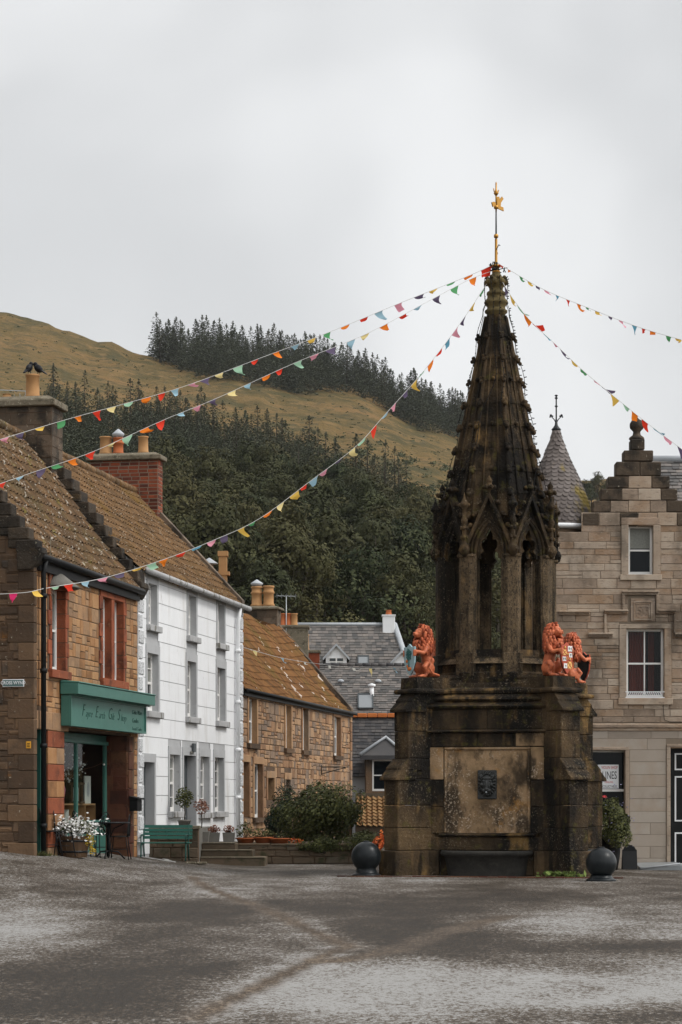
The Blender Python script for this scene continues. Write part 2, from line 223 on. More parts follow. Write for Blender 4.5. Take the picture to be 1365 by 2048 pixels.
def courses(mb, u0, u1, z0, z1, holes=(), rh=(.15, .28), rw=(.2, .5), gap=.012, proud=.02, jit=.008, lo=None, hi=None, base=0.0, inset=.012, irr=.0):
    z = z0
    while z < z1-.02:
        h = R.uniform(*rh); h = min(h, z1-z)
        if z1-(z+h) < rh[0]*.5: h = z1-z
        zm = z+h/2; a0 = lo(zm) if lo else u0; b0 = hi(zm) if hi else u1
        iv = [(a0, b0)]
        for ho in holes:
            if ho[2] < zm < ho[3]:
                n = []
                for (a, b) in iv:
                    if ho[0] > a: n.append((a, min(b, ho[0])))
                    if ho[1] < b: n.append((max(a, ho[1]), b))
                iv = [q for q in n if q[1]-q[0] > .03]
        for a, b in iv:
            u = a
            while u < b-.01:
                w = R.uniform(*rw)
                if b-(u+w) < rw[0]*.6: w = b-u
                w = min(w, b-u); zz0, zz1 = z, z+h
                parts = [(u, u+w, zz0, zz1)]
                if irr and h > rh[0]*1.2 and R.random() < irr:
                    zq = z+h*R.uniform(.4, .6); parts = [(u, u+w, z, zq), (u, u+w, zq, z+h)]
                for (pa, pb, pc, pe) in parts:
                    pa += gap/2; pb -= gap/2; pc += gap/2; pe -= gap/2; q = base+proud*R.uniform(.5, 1.3); j = lambda: R.uniform(-jit, jit)
                    fr = [(pa+inset+j(), q, pc+inset+j()), (pb-inset+j(), q+j()*.5, pc+inset+j()), (pb-inset+j(), q, pe-inset+j()), (pa+inset+j(), q+j()*.5, pe-inset+j())]
                    bk = [(pa, base, pc), (pb, base, pc), (pb, base, pe), (pa, base, pe)]
                    mb.add(bk+fr, [(4, 5, 6, 7), (0, 1, 5, 4), (1, 2, 6, 5), (2, 3, 7, 6), (3, 0, 4, 7)])
                u += w
        z += h
def surround(mb, h, jw=.16, lint=.24, d0=-.25, d1=.03, quoin=0, sill=None):
    a, b, c, e = h[:4]; z = c; k = 0
    if quoin:
        while z < e-.01:
            hh = min(.3, e-z); hh = e-z if e-z-hh < .12 else hh; w = jw+(quoin if k % 2 else 0)
            mb.box(a-w, a+.003, d0, d1, z+.004, z+hh-.004); mb.box(b-.003, b+w, d0, d1, z+.004, z+hh-.004); z += hh; k += 1
    else: mb.box(a-jw, a+.003, d0, d1, c, e); mb.box(b-.003, b+jw, d0, d1, c, e)
    mb.box(a-jw-quoin*.5, b+jw+quoin*.5, d0, d1+.002, e-.003, e+lint)
def sash(parent, M, h, dep=.2, blind=0, bars=(1, 1), fr=.06, cur=None, name='window', split=.5, curt=None, glass='pane'):
    a, b, c, e = h[:4]; f = MB(M); d = -dep; zm = c+(e-c)*split
    f.box(a+.001, a+fr, d-.05, d, c, e); f.box(b-fr, b-.001, d-.05, d, c, e); f.box(a+fr, b-fr, d-.05, d, c, c+fr*1.3); f.box(a+fr, b-fr, d-.05, d, e-fr, e); f.box(a+fr, b-fr, d-.052, d-.002, zm-fr*.35, zm+fr*.35)
    for i in range(1, bars[0]): u = a+(b-a)*i/bars[0]; f.box(u-.014, u+.014, d-.045, d-.008, c+fr*1.3, e-fr)
    for lo_, hi_ in ((c, zm), (zm, e)):
        for i in range(1, bars[1]): z = lo_+(hi_-lo_)*i/bars[1]; f.box(a+fr, b-fr, d-.044, d-.009, z-.012, z+.012)
    o = f.build(name, 'wframe', parent)
    g = MB(M); g.add([(a+fr, d-.04, c), (b-fr, d-.04, c), (b-fr, d-.04, e), (a+fr, d-.04, e)], [(0, 1, 2, 3)]); g.build('pane', glass, o)
    if blind:
        q = MB(M); q.add([(a+fr, d-.036, e-(e-c)*blind), (b-fr, d-.036, e-(e-c)*blind), (b-fr, d-.036, e-fr), (a+fr, d-.036, e-fr)], [(0, 1, 2, 3)]); q.build('net_curtain', 'blind', o)
    return o
# ---------------------------------------------------------------- camera, sky, sun
cam = bpy.data.cameras.new('camera'); co_ = bpy.data.objects.new('camera', cam); COL.objects.link(co_); sc.camera = co_
co_.location = (0, 0, 1.5); co_.rotation_euler = (math.pi/2, 0, 0); cam.sensor_fit = 'VERTICAL'; cam.sensor_height = 36; cam.lens = F*36/2048
cam.shift_y = (1606-1024)/2048; cam.clip_end = 6000; cam.clip_start = .5
SUN_AZ, SUN_EL = math.radians(105), math.radians(52)   # azimuth clockwise from +Y
w = bpy.data.worlds.new('World'); sc.world = w; w.use_nodes = True; nt = w.node_tree; N = nt.nodes; L = nt.links; bg = N['Background']; bg.inputs[1].default_value = .1
sky = N.new('ShaderNodeTexSky'); sky.sky_type = 'NISHITA'; sky.sun_disc = False; sky.sun_elevation = SUN_EL; sky.sun_rotation = SUN_AZ
tc = N.new('ShaderNodeTexCoord'); mp = N.new('ShaderNodeMapping'); mp.inputs['Scale'].default_value = (1, 1, 1.5); mp.inputs['Location'].default_value = (.35, .2, .12); L.new(tc.outputs['Generated'], mp.inputs[0])
n1 = N.new('ShaderNodeTexNoise'); n1.inputs['Scale'].default_value = 4.6; n1.inputs['Detail'].default_value = 3; n1.inputs['Roughness'].default_value = .5; n1.inputs['Distortion'].default_value = .25; L.new(mp.outputs[0], n1.inputs['Vector'])
mr = N.new('ShaderNodeMapRange'); mr.interpolation_type = 'SMOOTHSTEP'; L.new(n1.outputs['Fac'], mr.inputs[0]); mr.inputs[1].default_value = .32; mr.inputs[2].default_value = .68
rp = N.new('ShaderNodeMix'); rp.data_type = 'RGBA'; L.new(mr.outputs[0], rp.inputs[0]); rp.inputs[6].default_value = (6.0, 6.06, 6.12, 1); rp.inputs[7].default_value = (7.8, 7.85, 7.88, 1)
# overcast sky: brighter overhead and towards the veiled sun
dp = N.new('ShaderNodeVectorMath'); dp.operation = 'DOT_PRODUCT'; L.new(tc.outputs['Generated'], dp.inputs[0]); dp.inputs[1].default_value = (.80, -.25, .55)
g2 = N.new('ShaderNodeMapRange'); L.new(dp.outputs['Value'], g2.inputs[0]); g2.inputs[1].default_value = .22; g2.inputs[2].default_value = .95; g2.inputs[3].default_value = 1; g2.inputs[4].default_value = 2.5
sm = N.new('ShaderNodeVectorMath'); sm.operation = 'SCALE'; L.new(rp.outputs[2], sm.inputs[0]); L.new(g2.outputs[0], sm.inputs[3])
mx = N.new('ShaderNodeMix'); mx.data_type = 'RGBA'; mx.inputs[0].default_value = .94; L.new(sky.outputs[0], mx.inputs[6]); L.new(sm.outputs[0], mx.inputs[7]); L.new(mx.outputs[2], bg.inputs[0])
sl = bpy.data.lights.new('sun', 'SUN'); sl.energy = 1.5; sl.angle = math.radians(13); sl.color = (1, .96, .90); so = bpy.data.objects.new('sun', sl); COL.objects.link(so)
d = Vector((math.sin(SUN_AZ)*math.cos(SUN_EL), math.cos(SUN_AZ)*math.cos(SUN_EL), math.sin(SUN_EL))); so.rotation_euler = d.to_track_quat('Z', 'Y').to_euler(); so.location = d*60+Vector((0, 40, 0))
sc.view_settings.view_transform = 'Standard'; sc.view_settings.look = 'None'; sc.view_settings.exposure = 0.24; sc.view_settings.gamma = 1
sc.render.engine = 'CYCLES'

# ---------------------------------------------------------------- ground
def H(x, y):
    return .62*smooth((-x-2)/6)*smooth((y-25)/25) + .015*nz(x*.35, y*.25) - .06*smooth((x-4.5)/3)*smooth((y-46)/8)
RIDGE = [(-900, 520), (0, 624), (60, 636), (200, 684), (320, 716), (420, 722), (520, 735), (700, 768), (800, 812), (930, 872), (1010, 915), (1100, 950), (1250, 965), (1400, 950), (1900, 930)]
GY = [(100, 0), (140, .12), (170, .27), (250, .49), (400, .71), (500, .80), (650, .91), (800, 1.0)]
def terr(px, Y):
    b = 1590; rd = interp(RIDGE, px)+6*nz(px*.012, 3)
    y = b+(rd-b)*interp(GY, Y)
    z = 1.5-(y-1606)*Y/F+1.4*nz(px*.02, Y*.02, 7)*smooth((Y-110)/60)+.5*nz(px*.06, Y*.05, 3)*smooth((Y-110)/60)
    return z
def ground():
    xs = []; 
    mb = MB(); ys = []; y = 8.0
    while y < 92: ys.append(y); y += .12 if y < 30 else (.2 if y < 60 else .8)
    nx = 190; vs = []; damp = []
    for y in ys:
        hw = max(9, y*.28)
        for i in range(nx+1):
            x = -hw*1.15+2.3*hw*i/nx; vs.append((x, y, H(x, y)))
    fs = [(j*(nx+1)+i, j*(nx+1)+i+1, (j+1)*(nx+1)+i+1, (j+1)*(nx+1)+i) for j in range(len(ys)-1) for i in range(nx)]
    mb.add(vs, fs, 0, True); m = bpy.data.materials.new('asphalt'); m.use_nodes = True; nt = m.node_tree; N = nt.nodes; L = nt.links; b = N['Principled BSDF']
    at = N.new('ShaderNodeAttribute'); at.attribute_name = 'dry'
    tc = N.new('ShaderNodeTexCoord')
    def ns(s, d, st=(1, 1, 1), rg=.6):
        mp = N.new('ShaderNodeMapping'); mp.inputs['Scale'].default_value = st; L.new(tc.outputs['Object'], mp.inputs[0]); n = N.new('ShaderNodeTexNoise'); n.inputs['Scale'].default_value = s; n.inputs['Detail'].default_value = d; n.inputs['Roughness'].default_value = rg; L.new(mp.outputs[0], n.inputs['Vector']); return n.outputs['Fac']
    def mth(op, a, b_, c=None):
        q = N.new('ShaderNodeMath'); q.operation = op
        for i, v in enumerate((a, b_, c)):
            if v is None: continue
            if isinstance(v, (int, float)): q.inputs[i].default_value = v
            else: L.new(v, q.inputs[i])
        return q.outputs[0]
    f = mth('ADD', mth('MULTIPLY_ADD', at.outputs['Fac'], 1.15, -.14), mth('MULTIPLY_ADD', ns(1.4, 5, (1, .5, 1), .6), 1.2, -.6)); f = mth('ADD', f, mth('MULTIPLY_ADD', ns(14, 12, (1, .45, 1), .95), 4.2, -2.1)); 
    def cells(sc_, st):
        mp = N.new('ShaderNodeMapping'); mp.inputs['Scale'].default_value = st; L.new(tc.outputs['Object'], mp.inputs[0]); v = N.new('ShaderNodeTexVoronoi'); v.inputs['Scale'].default_value = sc_; L.new(mp.outputs[0], v.inputs['Vector']); sp_ = N.new('ShaderNodeSeparateColor'); L.new(v.outputs['Color'], sp_.inputs[0]); return sp_.outputs[0]
    f = mth('ADD', f, mth('MULTIPLY_ADD', cells(34, (1, .4, 0)), .62, -.31)); f = mth('ADD', f, mth('MULTIPLY_ADD', cells(80, (1, .5, 0)), .6, -.3))
    r = N.new('ShaderNodeValToRGB'); L.new(f, r.inputs[0]); e = r.color_ramp.elements; e[0].position = .0; e[0].color = (.022, .017, .012, 1); e[1].position = 1; e[1].color = (.28, .275, .265, 1); q = e.new(.45); q.color = (.084, .063, .044, 1)
    at2 = N.new('ShaderNodeAttribute'); at2.attribute_name = 'patch'; r2 = N.new('ShaderNodeValToRGB'); e2 = r2.color_ramp.elements; e2[0].position = .1; e2[0].color = (.045, .033, .023, 1); e2[1].position = 1; e2[1].color = (.20, .155, .115, 1); L.new(mth('ADD', mth('SUBTRACT', f, at.outputs['Fac']), .30), r2.inputs[0])
    mxx = N.new('ShaderNodeMix'); mxx.data_type = 'RGBA'; L.new(mth('MULTIPLY', at2.outputs['Fac'], 1.0), mxx.inputs[0]); L.new(r.outputs[0], mxx.inputs[6]); L.new(r2.outputs[0], mxx.inputs[7]); L.new(mxx.outputs[2], b.inputs['Base Color'])
    rr = N.new('ShaderNodeMapRange'); L.new(f, rr.inputs[0]); rr.inputs[3].default_value = .62; rr.inputs[4].default_value = .9; L.new(rr.outputs[0], b.inputs['Roughness'])
    bn = N.new('ShaderNodeBump'); bn.inputs['Strength'].default_value = .9; bn.inputs['Distance'].default_value = .012; L.new(ns(70, 3), bn.inputs['Height']); L.new(bn.outputs[0], b.inputs['Normal']); b.inputs['Specular IOR Level'].default_value = .15
    MT['tarmac'] = m; o = mb.build('road', m, recalc=False); struct(o)
    # dry (pale) and damp (brown) areas in real ground coordinates
    def G(px, py): Y = 1.5*F/(py-1606); return PX(px, Y), Y
    dry = [(90, 1870, 1.4, 6, .9), (60, 1745, 3, 3, .5), (560, 1760, 3.5, 2.5, .35), (800, 1960, 2.0, 2, .75), (1000, 1960, 2.0, 2.5, .6), (1230, 1850, 1.3, 3.5, .75), (1150, 1990, 1.3, 1.6, .5), (700, 2010, .8, 2, .6), (480, 1790, 1.2, 2.0, .4), (560, 1860, 1, 2, .4), (180, 1790, 2, 2, .3), (480,1910,.6,1.5,.3)]
    wet = [(330, 1850, 1.4, 6, .8), (200, 1960, 1.6, 2.4, .7), (860, 1870, 1.1, 3.2, .7), (800, 1815, 2, 3, .5), (1280, 1890, 1.0, 1.2, .7), (1100, 1975, .7, .8, .6), (300, 1790, 2.4, 2, .4), (1150, 1790, 2.5, 3, .35), (1250, 2030, 1, .8, .5), (60, 1990, 1.2, 1.4, .7), (400, 1930, .8, 2, .5)]
    dg = [(*G(a, b_), sx, sy, k) for a, b_, sx, sy, k in dry]; wg = [(*G(a, b_), sx, sy, -k) for a, b_, sx, sy, k in wet]
    TA = [(380, 1757), (430, 1782), (530, 1818), (610, 1856), (680, 1884), (708, 1894)]; TB = [(700, 1893), (650, 1912), (600, 1936), (540, 1962), (470, 1994), (390, 2040)]; TS = [(G(*p), G(*q)) for T_ in (TA, TB) for p, q in zip(T_, T_[1:])]
    TC = [(672, 1925), (730, 1912), (800, 1895), (880, 1868), (960, 1846), (1025, 1832)]; T3 = [(G(*p), G(*q), w_) for T_, w_ in ((TA, .20), (TB, .15), (TC, .26)) for p, q in zip(T_, T_[1:])]
    vals = []; trv = []
    for v in o.data.vertices:
        x, y = v.co.x, v.co.y; q = .38+.30*nz(x*.55, y*.16, 2)+.18*nz(x*1.6, y*.5, 5)
        for (gx, gy, sx, sy, k) in dg+wg:
            d2 = ((x-gx)/sx)**2+((y-gy)/sy)**2
            if d2 < 6: q += k*math.exp(-d2*.9)*(.75+.5*nz(x*.9, y*.3, 9))
        for (p, q2) in TS:
            if min(p[1], q2[1])-.5 < y < max(p[1], q2[1])+.5:
                L2 = (q2[0]-p[0])**2+(q2[1]-p[1])**2; t = max(0, min(1, ((x-p[0])*(q2[0]-p[0])+(y-p[1])*(q2[1]-p[1]))/L2)); d_ = math.hypot(x-p[0]-t*(q2[0]-p[0]), y-p[1]-t*(q2[1]-p[1]))
                if d_ < .45: q += .55*(1-d_/.45)*(.4+1.2*abs(nz(x*1.7, y*1.1, 4)))
        vals.append(max(0, min(1, q))); tv = 0
        for (p, q2, w_) in T3:
            if min(p[1], q2[1])-.6 < y < max(p[1], q2[1])+.6:
                L2 = (q2[0]-p[0])**2+(q2[1]-p[1])**2; t = max(0, min(1, ((x-p[0])*(q2[0]-p[0])+(y-p[1])*(q2[1]-p[1]))/L2)); d_ = math.hypot(x-p[0]-t*(q2[0]-p[0]), y-p[1]-t*(q2[1]-p[1])); tv = max(tv, 1-smooth(d_/(w_*(1+.5*nz(x*2.3, y*.8, 11)))*1.3-.45))
        trv.append(tv)
    a = o.data.attributes.new('patch', 'FLOAT', 'POINT'); a.data.foreach_set('value', trv); a = o.data.attributes.new('dry', 'FLOAT', 'POINT'); a.data.foreach_set('value', vals)
    # trench repair: brown strip inside a paler chipped border
    def strip(name, pts, w0, lift, mt):
        m2 = MB(); g = []
        pts = [Vector((*G(*p[:2]), 0)) for p in pts]; dense = []
        for p, q in zip(pts, pts[1:]):
            n = max(2, int((q-p).length/.12)); dense += [p.lerp(q, i/n) for i in range(n)]
        dense.append(pts[-1])
        for i, p in enumerate(dense):
            t = (dense[min(i+1, len(dense)-1)]-dense[max(0, i-1)]).normalized(); s_ = Vector((-t.y, t.x, 0)); a_ = w0*(1+.45*nz(i*.13, 1, w0))+.09*nz(i*.9, 4); b_ = w0*(1+.45*nz(i*.13, 8, w0))+.09*nz(i*.9, 6)
            for u in (p+s_*a_, p-s_*b_): g.append((u.x, u.y, H(u.x, u.y)+lift))
        n = len(dense); m2.add(g, [(2*i, 2*i+1, 2*i+3, 2*i+2) for i in range(n-1)], 0); return struct(m2.build(name, mt, recalc=False))
    border = mat('pale_chippings', [(.12, .11, .10), (.24, .235, .22)], rn=0, a=40, stretch=(1, .4, 1), overlays=[((.06, .055, .05), 20, .5, .6, (1, .4, 1), .8)], bump=(70, .8, .01)); MT['trench'] = mat('brown_asphalt', [(.058, .045, .034), (.105, .081, .061)], rn=0, a=14, stretch=(1, .45, 1), bump=(70, .8, .01), overlays=[((.14, .13, .115), 14, .56, .66, (1, .45, 1), .7), ((.02, .017, .014), 9, .56, .66, (1, .45, 1), .7)])
    A = [(380, 1757), (430, 1782), (530, 1818), (610, 1856), (680, 1884), (708, 1894)]; B = [(700, 1893), (650, 1912), (600, 1936), (540, 1962), (470, 1994), (390, 2040), (300, 2100)]; C = [(672, 1925), (730, 1912), (800, 1895), (880, 1868), (960, 1846), (1025, 1832)]
    pass
    pass
    l = MB()
    for q in ([(195, 1728), (350, 1731.5), (350, 1732.5), (195, 1729)], [(240, 1734), (352, 1735.5), (352, 1736.8), (240, 1735.6)], [(300, 1728), (312, 1728), (345, 1735), (332, 1735)]):
        l.add([(*(lambda g: (g[0], g[1], H(*g)+.008))(G(*p)),) for p in q], [(0, 1, 2, 3)])
    struct(l.build('road_marking', 'line', recalc=False))
ground()
def hills():
    mb = MB(); Ys = [86+i*3.5 for i in range(60)]+[296+i*7 for i in range(75)]+[822+i*25 for i in range(8)]; pxs = [-700+i*14 for i in range(190)]; vs = []
    for Y in Ys:
        for px in pxs:
            z = terr(px, Y) if Y <= 800 else terr(px, 800)-(Y-800)*.25
            vs.append((PX(px, Y), Y, z if Y > 100 else lerp(-.6, z, smooth((Y-86)/14))))
    n = len(pxs); mb.add(vs, [(j*n+i, j*n+i+1, (j+1)*n+i+1, (j+1)*n+i) for j in range(len(Ys)-1) for i in range(n-1)], 0, True)
    m = mat('moor_grass', [(.064, .052, .019), (.125, .084, .030), (.185, .108, .042)], rn=0, a=.035, stretch=(1, .5, 2.5), overlays=[((.048, .046, .018), .06, .5, .64, (1, .6, 2), .75), ((.21, .13, .055), .22, .52, .68, (1, .4, 1.4), .6), ((.045, .045, .022), .35, .54, .66, (1, .4, 1.4), .7), ((.03, .025, .014), 1.2, .60, .68, (1, .5, 1.3), .7)], bump=(.6, 1, 1.2), rough=1, spec=.1)
    struct(mb.build('hillside', m, recalc=False))
    g = MB(); s_ = 3500; g.add([(-s_, -s_, -.9), (s_, -s_, -.9), (s_, s_, -.9), (-s_, s_, -.9)], [(0, 1, 2, 3)], 0); struct(g.build('ground', m))
hills()

# ---------------------------------------------------------------- trees
def conifer(name, seed, h=9.0, wd=2.0, dens=1.0):
    rr = random.Random(seed); t = thing(name, 'x', 'tree'); tr = MB(); tr.tube([(0, 0, -.6), (0, 0, h*.5), (rr.uniform(-.1, .1), 0, h*.97)], [.16, .10, .02], 6); tr.build('trunk', 'bark', t)
    c = MB(); nb = 62
    for i in range(nb):   # each limb is a drooping spray of tufts
        f = (i+rr.random())/nb; z = h*(.08+.90*f); L_ = wd*(1-f)**.72*rr.uniform(.65, 1.2)+.12; a = i*2.399+rr.uniform(-.4, .4); ca, sa = math.cos(a), math.sin(a); sh = rr.random()*.5
        for _ in range(int(9+13*(1-f))):
            tt_ = rr.random()**.6; wv = .34*L_*(1.1-tt_)+.12; p = Vector((ca*L_*tt_-sa*rr.gauss(0, .5)*wv, sa*L_*tt_+ca*rr.gauss(0, .5)*wv, z-.20*L_*tt_+rr.uniform(-.16, .16))); q = rr.uniform(.22, .42)*(1.05-.45*f)
            u = Vector((ca+rr.gauss(0, .5), sa+rr.gauss(0, .5), rr.gauss(-.1, .3))).normalized(); v = u.cross(Vector((rr.gauss(0, .4), rr.gauss(0, .4), 1))).normalized()
            c.add([p-u*q*.7, p+v*q*.4, p+u*q*.8, p-v*q*.4], [(0, 1, 2, 3)], min(1, sh+rr.random()*.5))
    for k in range(26): z = h*(.90+.10*k/26); c.add([(rr.gauss(0, .05), rr.gauss(0, .05), z-.12), (rr.gauss(0, .10), rr.gauss(0, .10), z), (0, 0, z+.16), (rr.gauss(0, .10), rr.gauss(0, .10), z)], [(0, 1, 2, 3)], .5)
    c.build('crown', 'needle', t, recalc=False); return t
def broadleaf(name, seed, h=11.0, cr=3.2, nleaf=2600, ls=.36, lobes=9, m='leaf'):
    rr = random.Random(seed); t = thing(name, 'x', 'tree'); tr = MB(); tr.tube([(0, 0, -.8), (.1, 0, h*.3), (-.1, .1, h*.72)], [.30, .22, .08], 7)
    c = MB(); lob = []
    for i in range(lobes):
        a = 6.28*i/lobes*1.9+rr.uniform(-.4, .4); f = rr.random(); q = cr*.66*(1-f*f*.6); z = h*(.40+.38*f); lob.append((Vector((q*math.cos(a), q*math.sin(a), z)), cr*rr.uniform(.36, .52)))
    lob.append((Vector((0, 0, h*.84)), cr*.42))
    for p, q in lob: tr.tube([(0, 0, h*.28), p*.6+Vector((0, 0, h*.1)), p], [.12, .07, .02], 5)
    tr.build('trunk', 'bark', t)
    for p, q in lob:
        sh = rr.uniform(0, .5)
        for _ in range(nleaf//len(lob)):
            u = Vector((rr.gauss(0, 1), rr.gauss(0, 1), rr.gauss(0, 1))).normalized(); w_ = p+Vector((u.x, u.y, u.z*.8))*q*rr.uniform(.70, 1.06)
            w_ += Vector((nz(*(w_*1.1)), nz(*(w_*1.1+Vector((9, 0, 0)))), nz(*(w_*1.1+Vector((0, 9, 0))))))*.55
            nrm = (u*1.5+Vector((rr.uniform(-.7, .7), rr.uniform(-.7, .7), rr.uniform(-.5, .7)))).normalized(); a_ = nrm.orthogonal().normalized(); b_ = nrm.cross(a_); s_ = ls*rr.uniform(.5, 1.2)
            a_, b_ = a_*math.cos(1.0*_)+b_*math.sin(1.0*_), b_*math.cos(1.0*_)-a_*math.sin(1.0*_)
            c.add([w_-a_*s_*.6, w_-b_*s_*.35, w_+a_*s_*.6, w_+b_*s_*.35], [(0, 1, 2, 3)], min(1, sh+rr.random()*.5))
    c.build('crown', m, t, recalc=False); return t
def tree_batch(protos, spots, labels, group, limit=999):
    """spots: (px, Y, scale, label index). nearest/largest first become things, the rest one stuff object"""
    trees = [[(c, kids(c)) for c in kids(p)] for p in protos]; used = set(); rest = []
    for i, (px, Y, s, li) in enumerate(spots):
        x = PX(px, Y); z = terr(px, Y)-.3
        if i >= limit: rest.append((x, Y, z, s, li)); continue
        k = R.randrange(len(protos)); sz = (s*R.uniform(.9, 1.15), s*R.uniform(.9, 1.15), s)
        if k not in used: used.add(k); o = protos[k]; o.location = (x, Y, z); o.rotation_euler = (0, 0, R.uniform(0, 6.28)); o.scale = sz; o['label'] = labels[li]; o['group'] = group[li]
        else: o = copytree(protos[k], (x, Y, z), R.uniform(0, 6.28), labels[li], sz, trees[k]); o['group'] = group[li]
    return rest
cp = [conifer('conifer', 11, 9, 2.7), conifer('conifer', 12, 9.8, 2.3), conifer('conifer', 13, 7.4, 2.6), conifer('conifer', 14, 9.2, 2.5)]
bt = [broadleaf('broadleaf_tree', 21, 11, 3.5, 6500, .26), broadleaf('broadleaf_tree', 22, 12, 3.3, 6500, .26), broadleaf('broadleaf_tree', 23, 10, 3.8, 6500, .26), broadleaf('broadleaf_tree', 24, 13, 3.1, 6500, .26, lobes=12)]
UP = [(310, 722), (420, 757), (520, 770), (600, 792), (700, 780), (760, 815), (840, 860), (940, 884)]    # lower edge of the upper belt
MIDT = [(90, 815), (200, 838), (300, 850), (420, 880), (520, 895), (600, 925), (700, 965), (800, 1000), (900, 1030)]   # where the middle belt starts
def ysc(px, Y): return 1606-(terr(px, Y)-1.5)*F/Y
spots = []
for _ in range(9000):
    px = R.uniform(312, 945); Y = R.uniform(640, 812)
    if Y > 800: yy = interp(RIDGE, px)
    else: yy = ysc(px, Y)
    if yy > interp(UP, px)+8*nz(px*.05, 1): continue
    if all(abs(PX(px, Y)-PX(a, b_)) > 1.9 or abs(Y-b_) > 8 for a, b_, *_r in spots): spots.append((px, min(Y, 800), R.uniform(.95, 1.65)*(1+.15*nz(px*.03, 5)), 0))
n_up = len(spots); sp2 = []
for _ in range(9000):
    px = R.uniform(60, 900); Y = R.uniform(330, 640); yy = ysc(px, Y); top = interp(MIDT, px)+10*nz(px*.03, 9)
    if yy < top or yy > (1050 if px < 360 else 985+.03*px): continue
    if all(abs(PX(px, Y)-PX(a, b_)) > 1.8 or abs(Y-b_) > 7 for a, b_, *_r in sp2): sp2.append((px, Y, R.uniform(.6, 1.25), 1))
sp2.sort(key=lambda q: q[1]); spots.sort(key=lambda q: (-q[1]))   # skyline trees show most
cl = ['dark conifer in the belt of trees along the skyline of the hill', 'dark green conifer in the plantation across the middle of the hillside']; cg = ['conifers along the skyline', 'conifers across the middle of the hillside']
pick = sorted(spots, key=lambda q: q[1]+80*R.random())[:0]
sel_up = spots[::2][:140]; rest_up = [q for q in spots if q not in sel_up]
front = sorted(sp2, key=lambda q: (R.random()*.6+(ysc(q[0], q[1])-interp(MIDT, q[0]))/120)); sel_mid = front[:300-len(sel_up)]; rest_mid = front[300-len(sel_up):]
tree_batch(cp, sel_up+sel_mid, cl, cg)
rest = [(PX(p, Y), Y, terr(p, Y)-.3, s) for p, Y, s, _ in rest_up+rest_mid]
print('conifers', len(spots), len(sp2), 'rest', len(rest))
def scatter(name, proto_mesh_obs, pts, label):
    """one 'stuff' object: joined copies of low trees"""
    mb = MB()
    srcs = [([v.co.copy() for v in o.data.vertices], [tuple(p.vertices) for p in o.data.polygons], [d.value for d in o.data.attributes['rnd'].data]) for o in proto_mesh_obs]
    for x, y, z, s in pts:
        vs, fs, rs = srcs[R.randrange(len(srcs))]; a = R.uniform(0, 6.28); ca, sa = math.cos(a)*s, math.sin(a)*s; n = len(mb.v)
        mb.v += [Vector((x+v.x*ca-v.y*sa, y+v.x*sa+v.y*ca, z+v.z*s)) for v in vs]; mb.f += [tuple(i+n for i in f) for f in fs]; mb.r += rs; mb.s += [False]*len(fs)
    o = mb.build(name, 'needle', recalc=False); tag(o, label, 'forest'); o['kind'] = 'stuff'
crowns = [c for p in cp for c in kids(p) if c.name.startswith('crown')]
scatter('conifer_forest', crowns, rest, 'mass of further conifers filling the plantations on the hillside')
sb = []
for _ in range(12000):
    px = R.uniform(300, 1010); Y = R.uniform(150, 400); yy = ysc(px, Y)
    if yy < interp([(300, 1000), (500, 985), (700, 1010), (900, 1040)], px)+14*nz(px*.02, 4): continue
    if yy > 1400: continue
    if all(math.hypot(PX(px, Y)-PX(a, b_), (Y-b_)*.35) > 2.3 for a, b_, *_r in sb): sb.append((px, Y, R.uniform(.65, 1.25)*(.75 if Y > 330 else 1), 0))
sb.sort(key=lambda q: q[1]); print('broadleaf', len(sb)); sb = sb[:290]
for px, Y, s in ((1075, 640, 1.0), (1092, 655, .9), (1110, 600, .85), (1150, 620, 1.1), (1172, 610, 1.0), (1195, 640, 1.0), (1215, 615, .9), (1232, 660, .8), (1250, 650, .8), (1135, 690, .7), (1060, 660, .9), (1183, 650, .8), (1320, 650, .9)): sb.append((px, Y, s*.85, 1))
tree_batch(bt, sb, ['dark leafy tree in the dense wood behind the village roofs', 'round-crowned tree on the skyline behind the slate turret'], ['trees in the wood behind the roofs', 'trees on the skyline behind the turret'])
# gorse and bracken clumps on the open hillside
g = MB()
for _ in range(260):
    px = R.uniform(560, 900); Y = R.uniform(430, 620); yy = ysc(px, Y)
    if not 870+.05*(px-560) < yy < 985: continue
    if nz(px*.02, yy*.04, 3) < -.05: continue
    c = Vector((PX(px, Y), Y, terr(px, Y))); q = R.uniform(.5, 1.6)
    g.leaves([c+Vector((R.gauss(0, .6)*q, R.gauss(0, .6)*q, abs(R.gauss(0, .35))*q)) for _ in range(60)], .45)
for _ in range(420):
    px = R.uniform(0, 900); Y = R.uniform(480, 790); yy = ysc(px, Y); c = Vector((PX(px, Y), Y, terr(px, Y))); q = R.uniform(.2, .8)
    g.leaves([c+Vector((R.gauss(0, .9)*q, R.gauss(0, .5)*q, abs(R.gauss(0, .25))*q)) for _ in range(14)], .4)
tag(g.build('bracken', mat('bracken_leaf', [(.035, .045, .022), (.075, .085, .042), (.10, .105, .055)], rn=.9, rough=.9), recalc=False), 'low grey-green gorse and bracken clumps scattered over the grassy hillside', 'shrubs')['kind'] = 'stuff'


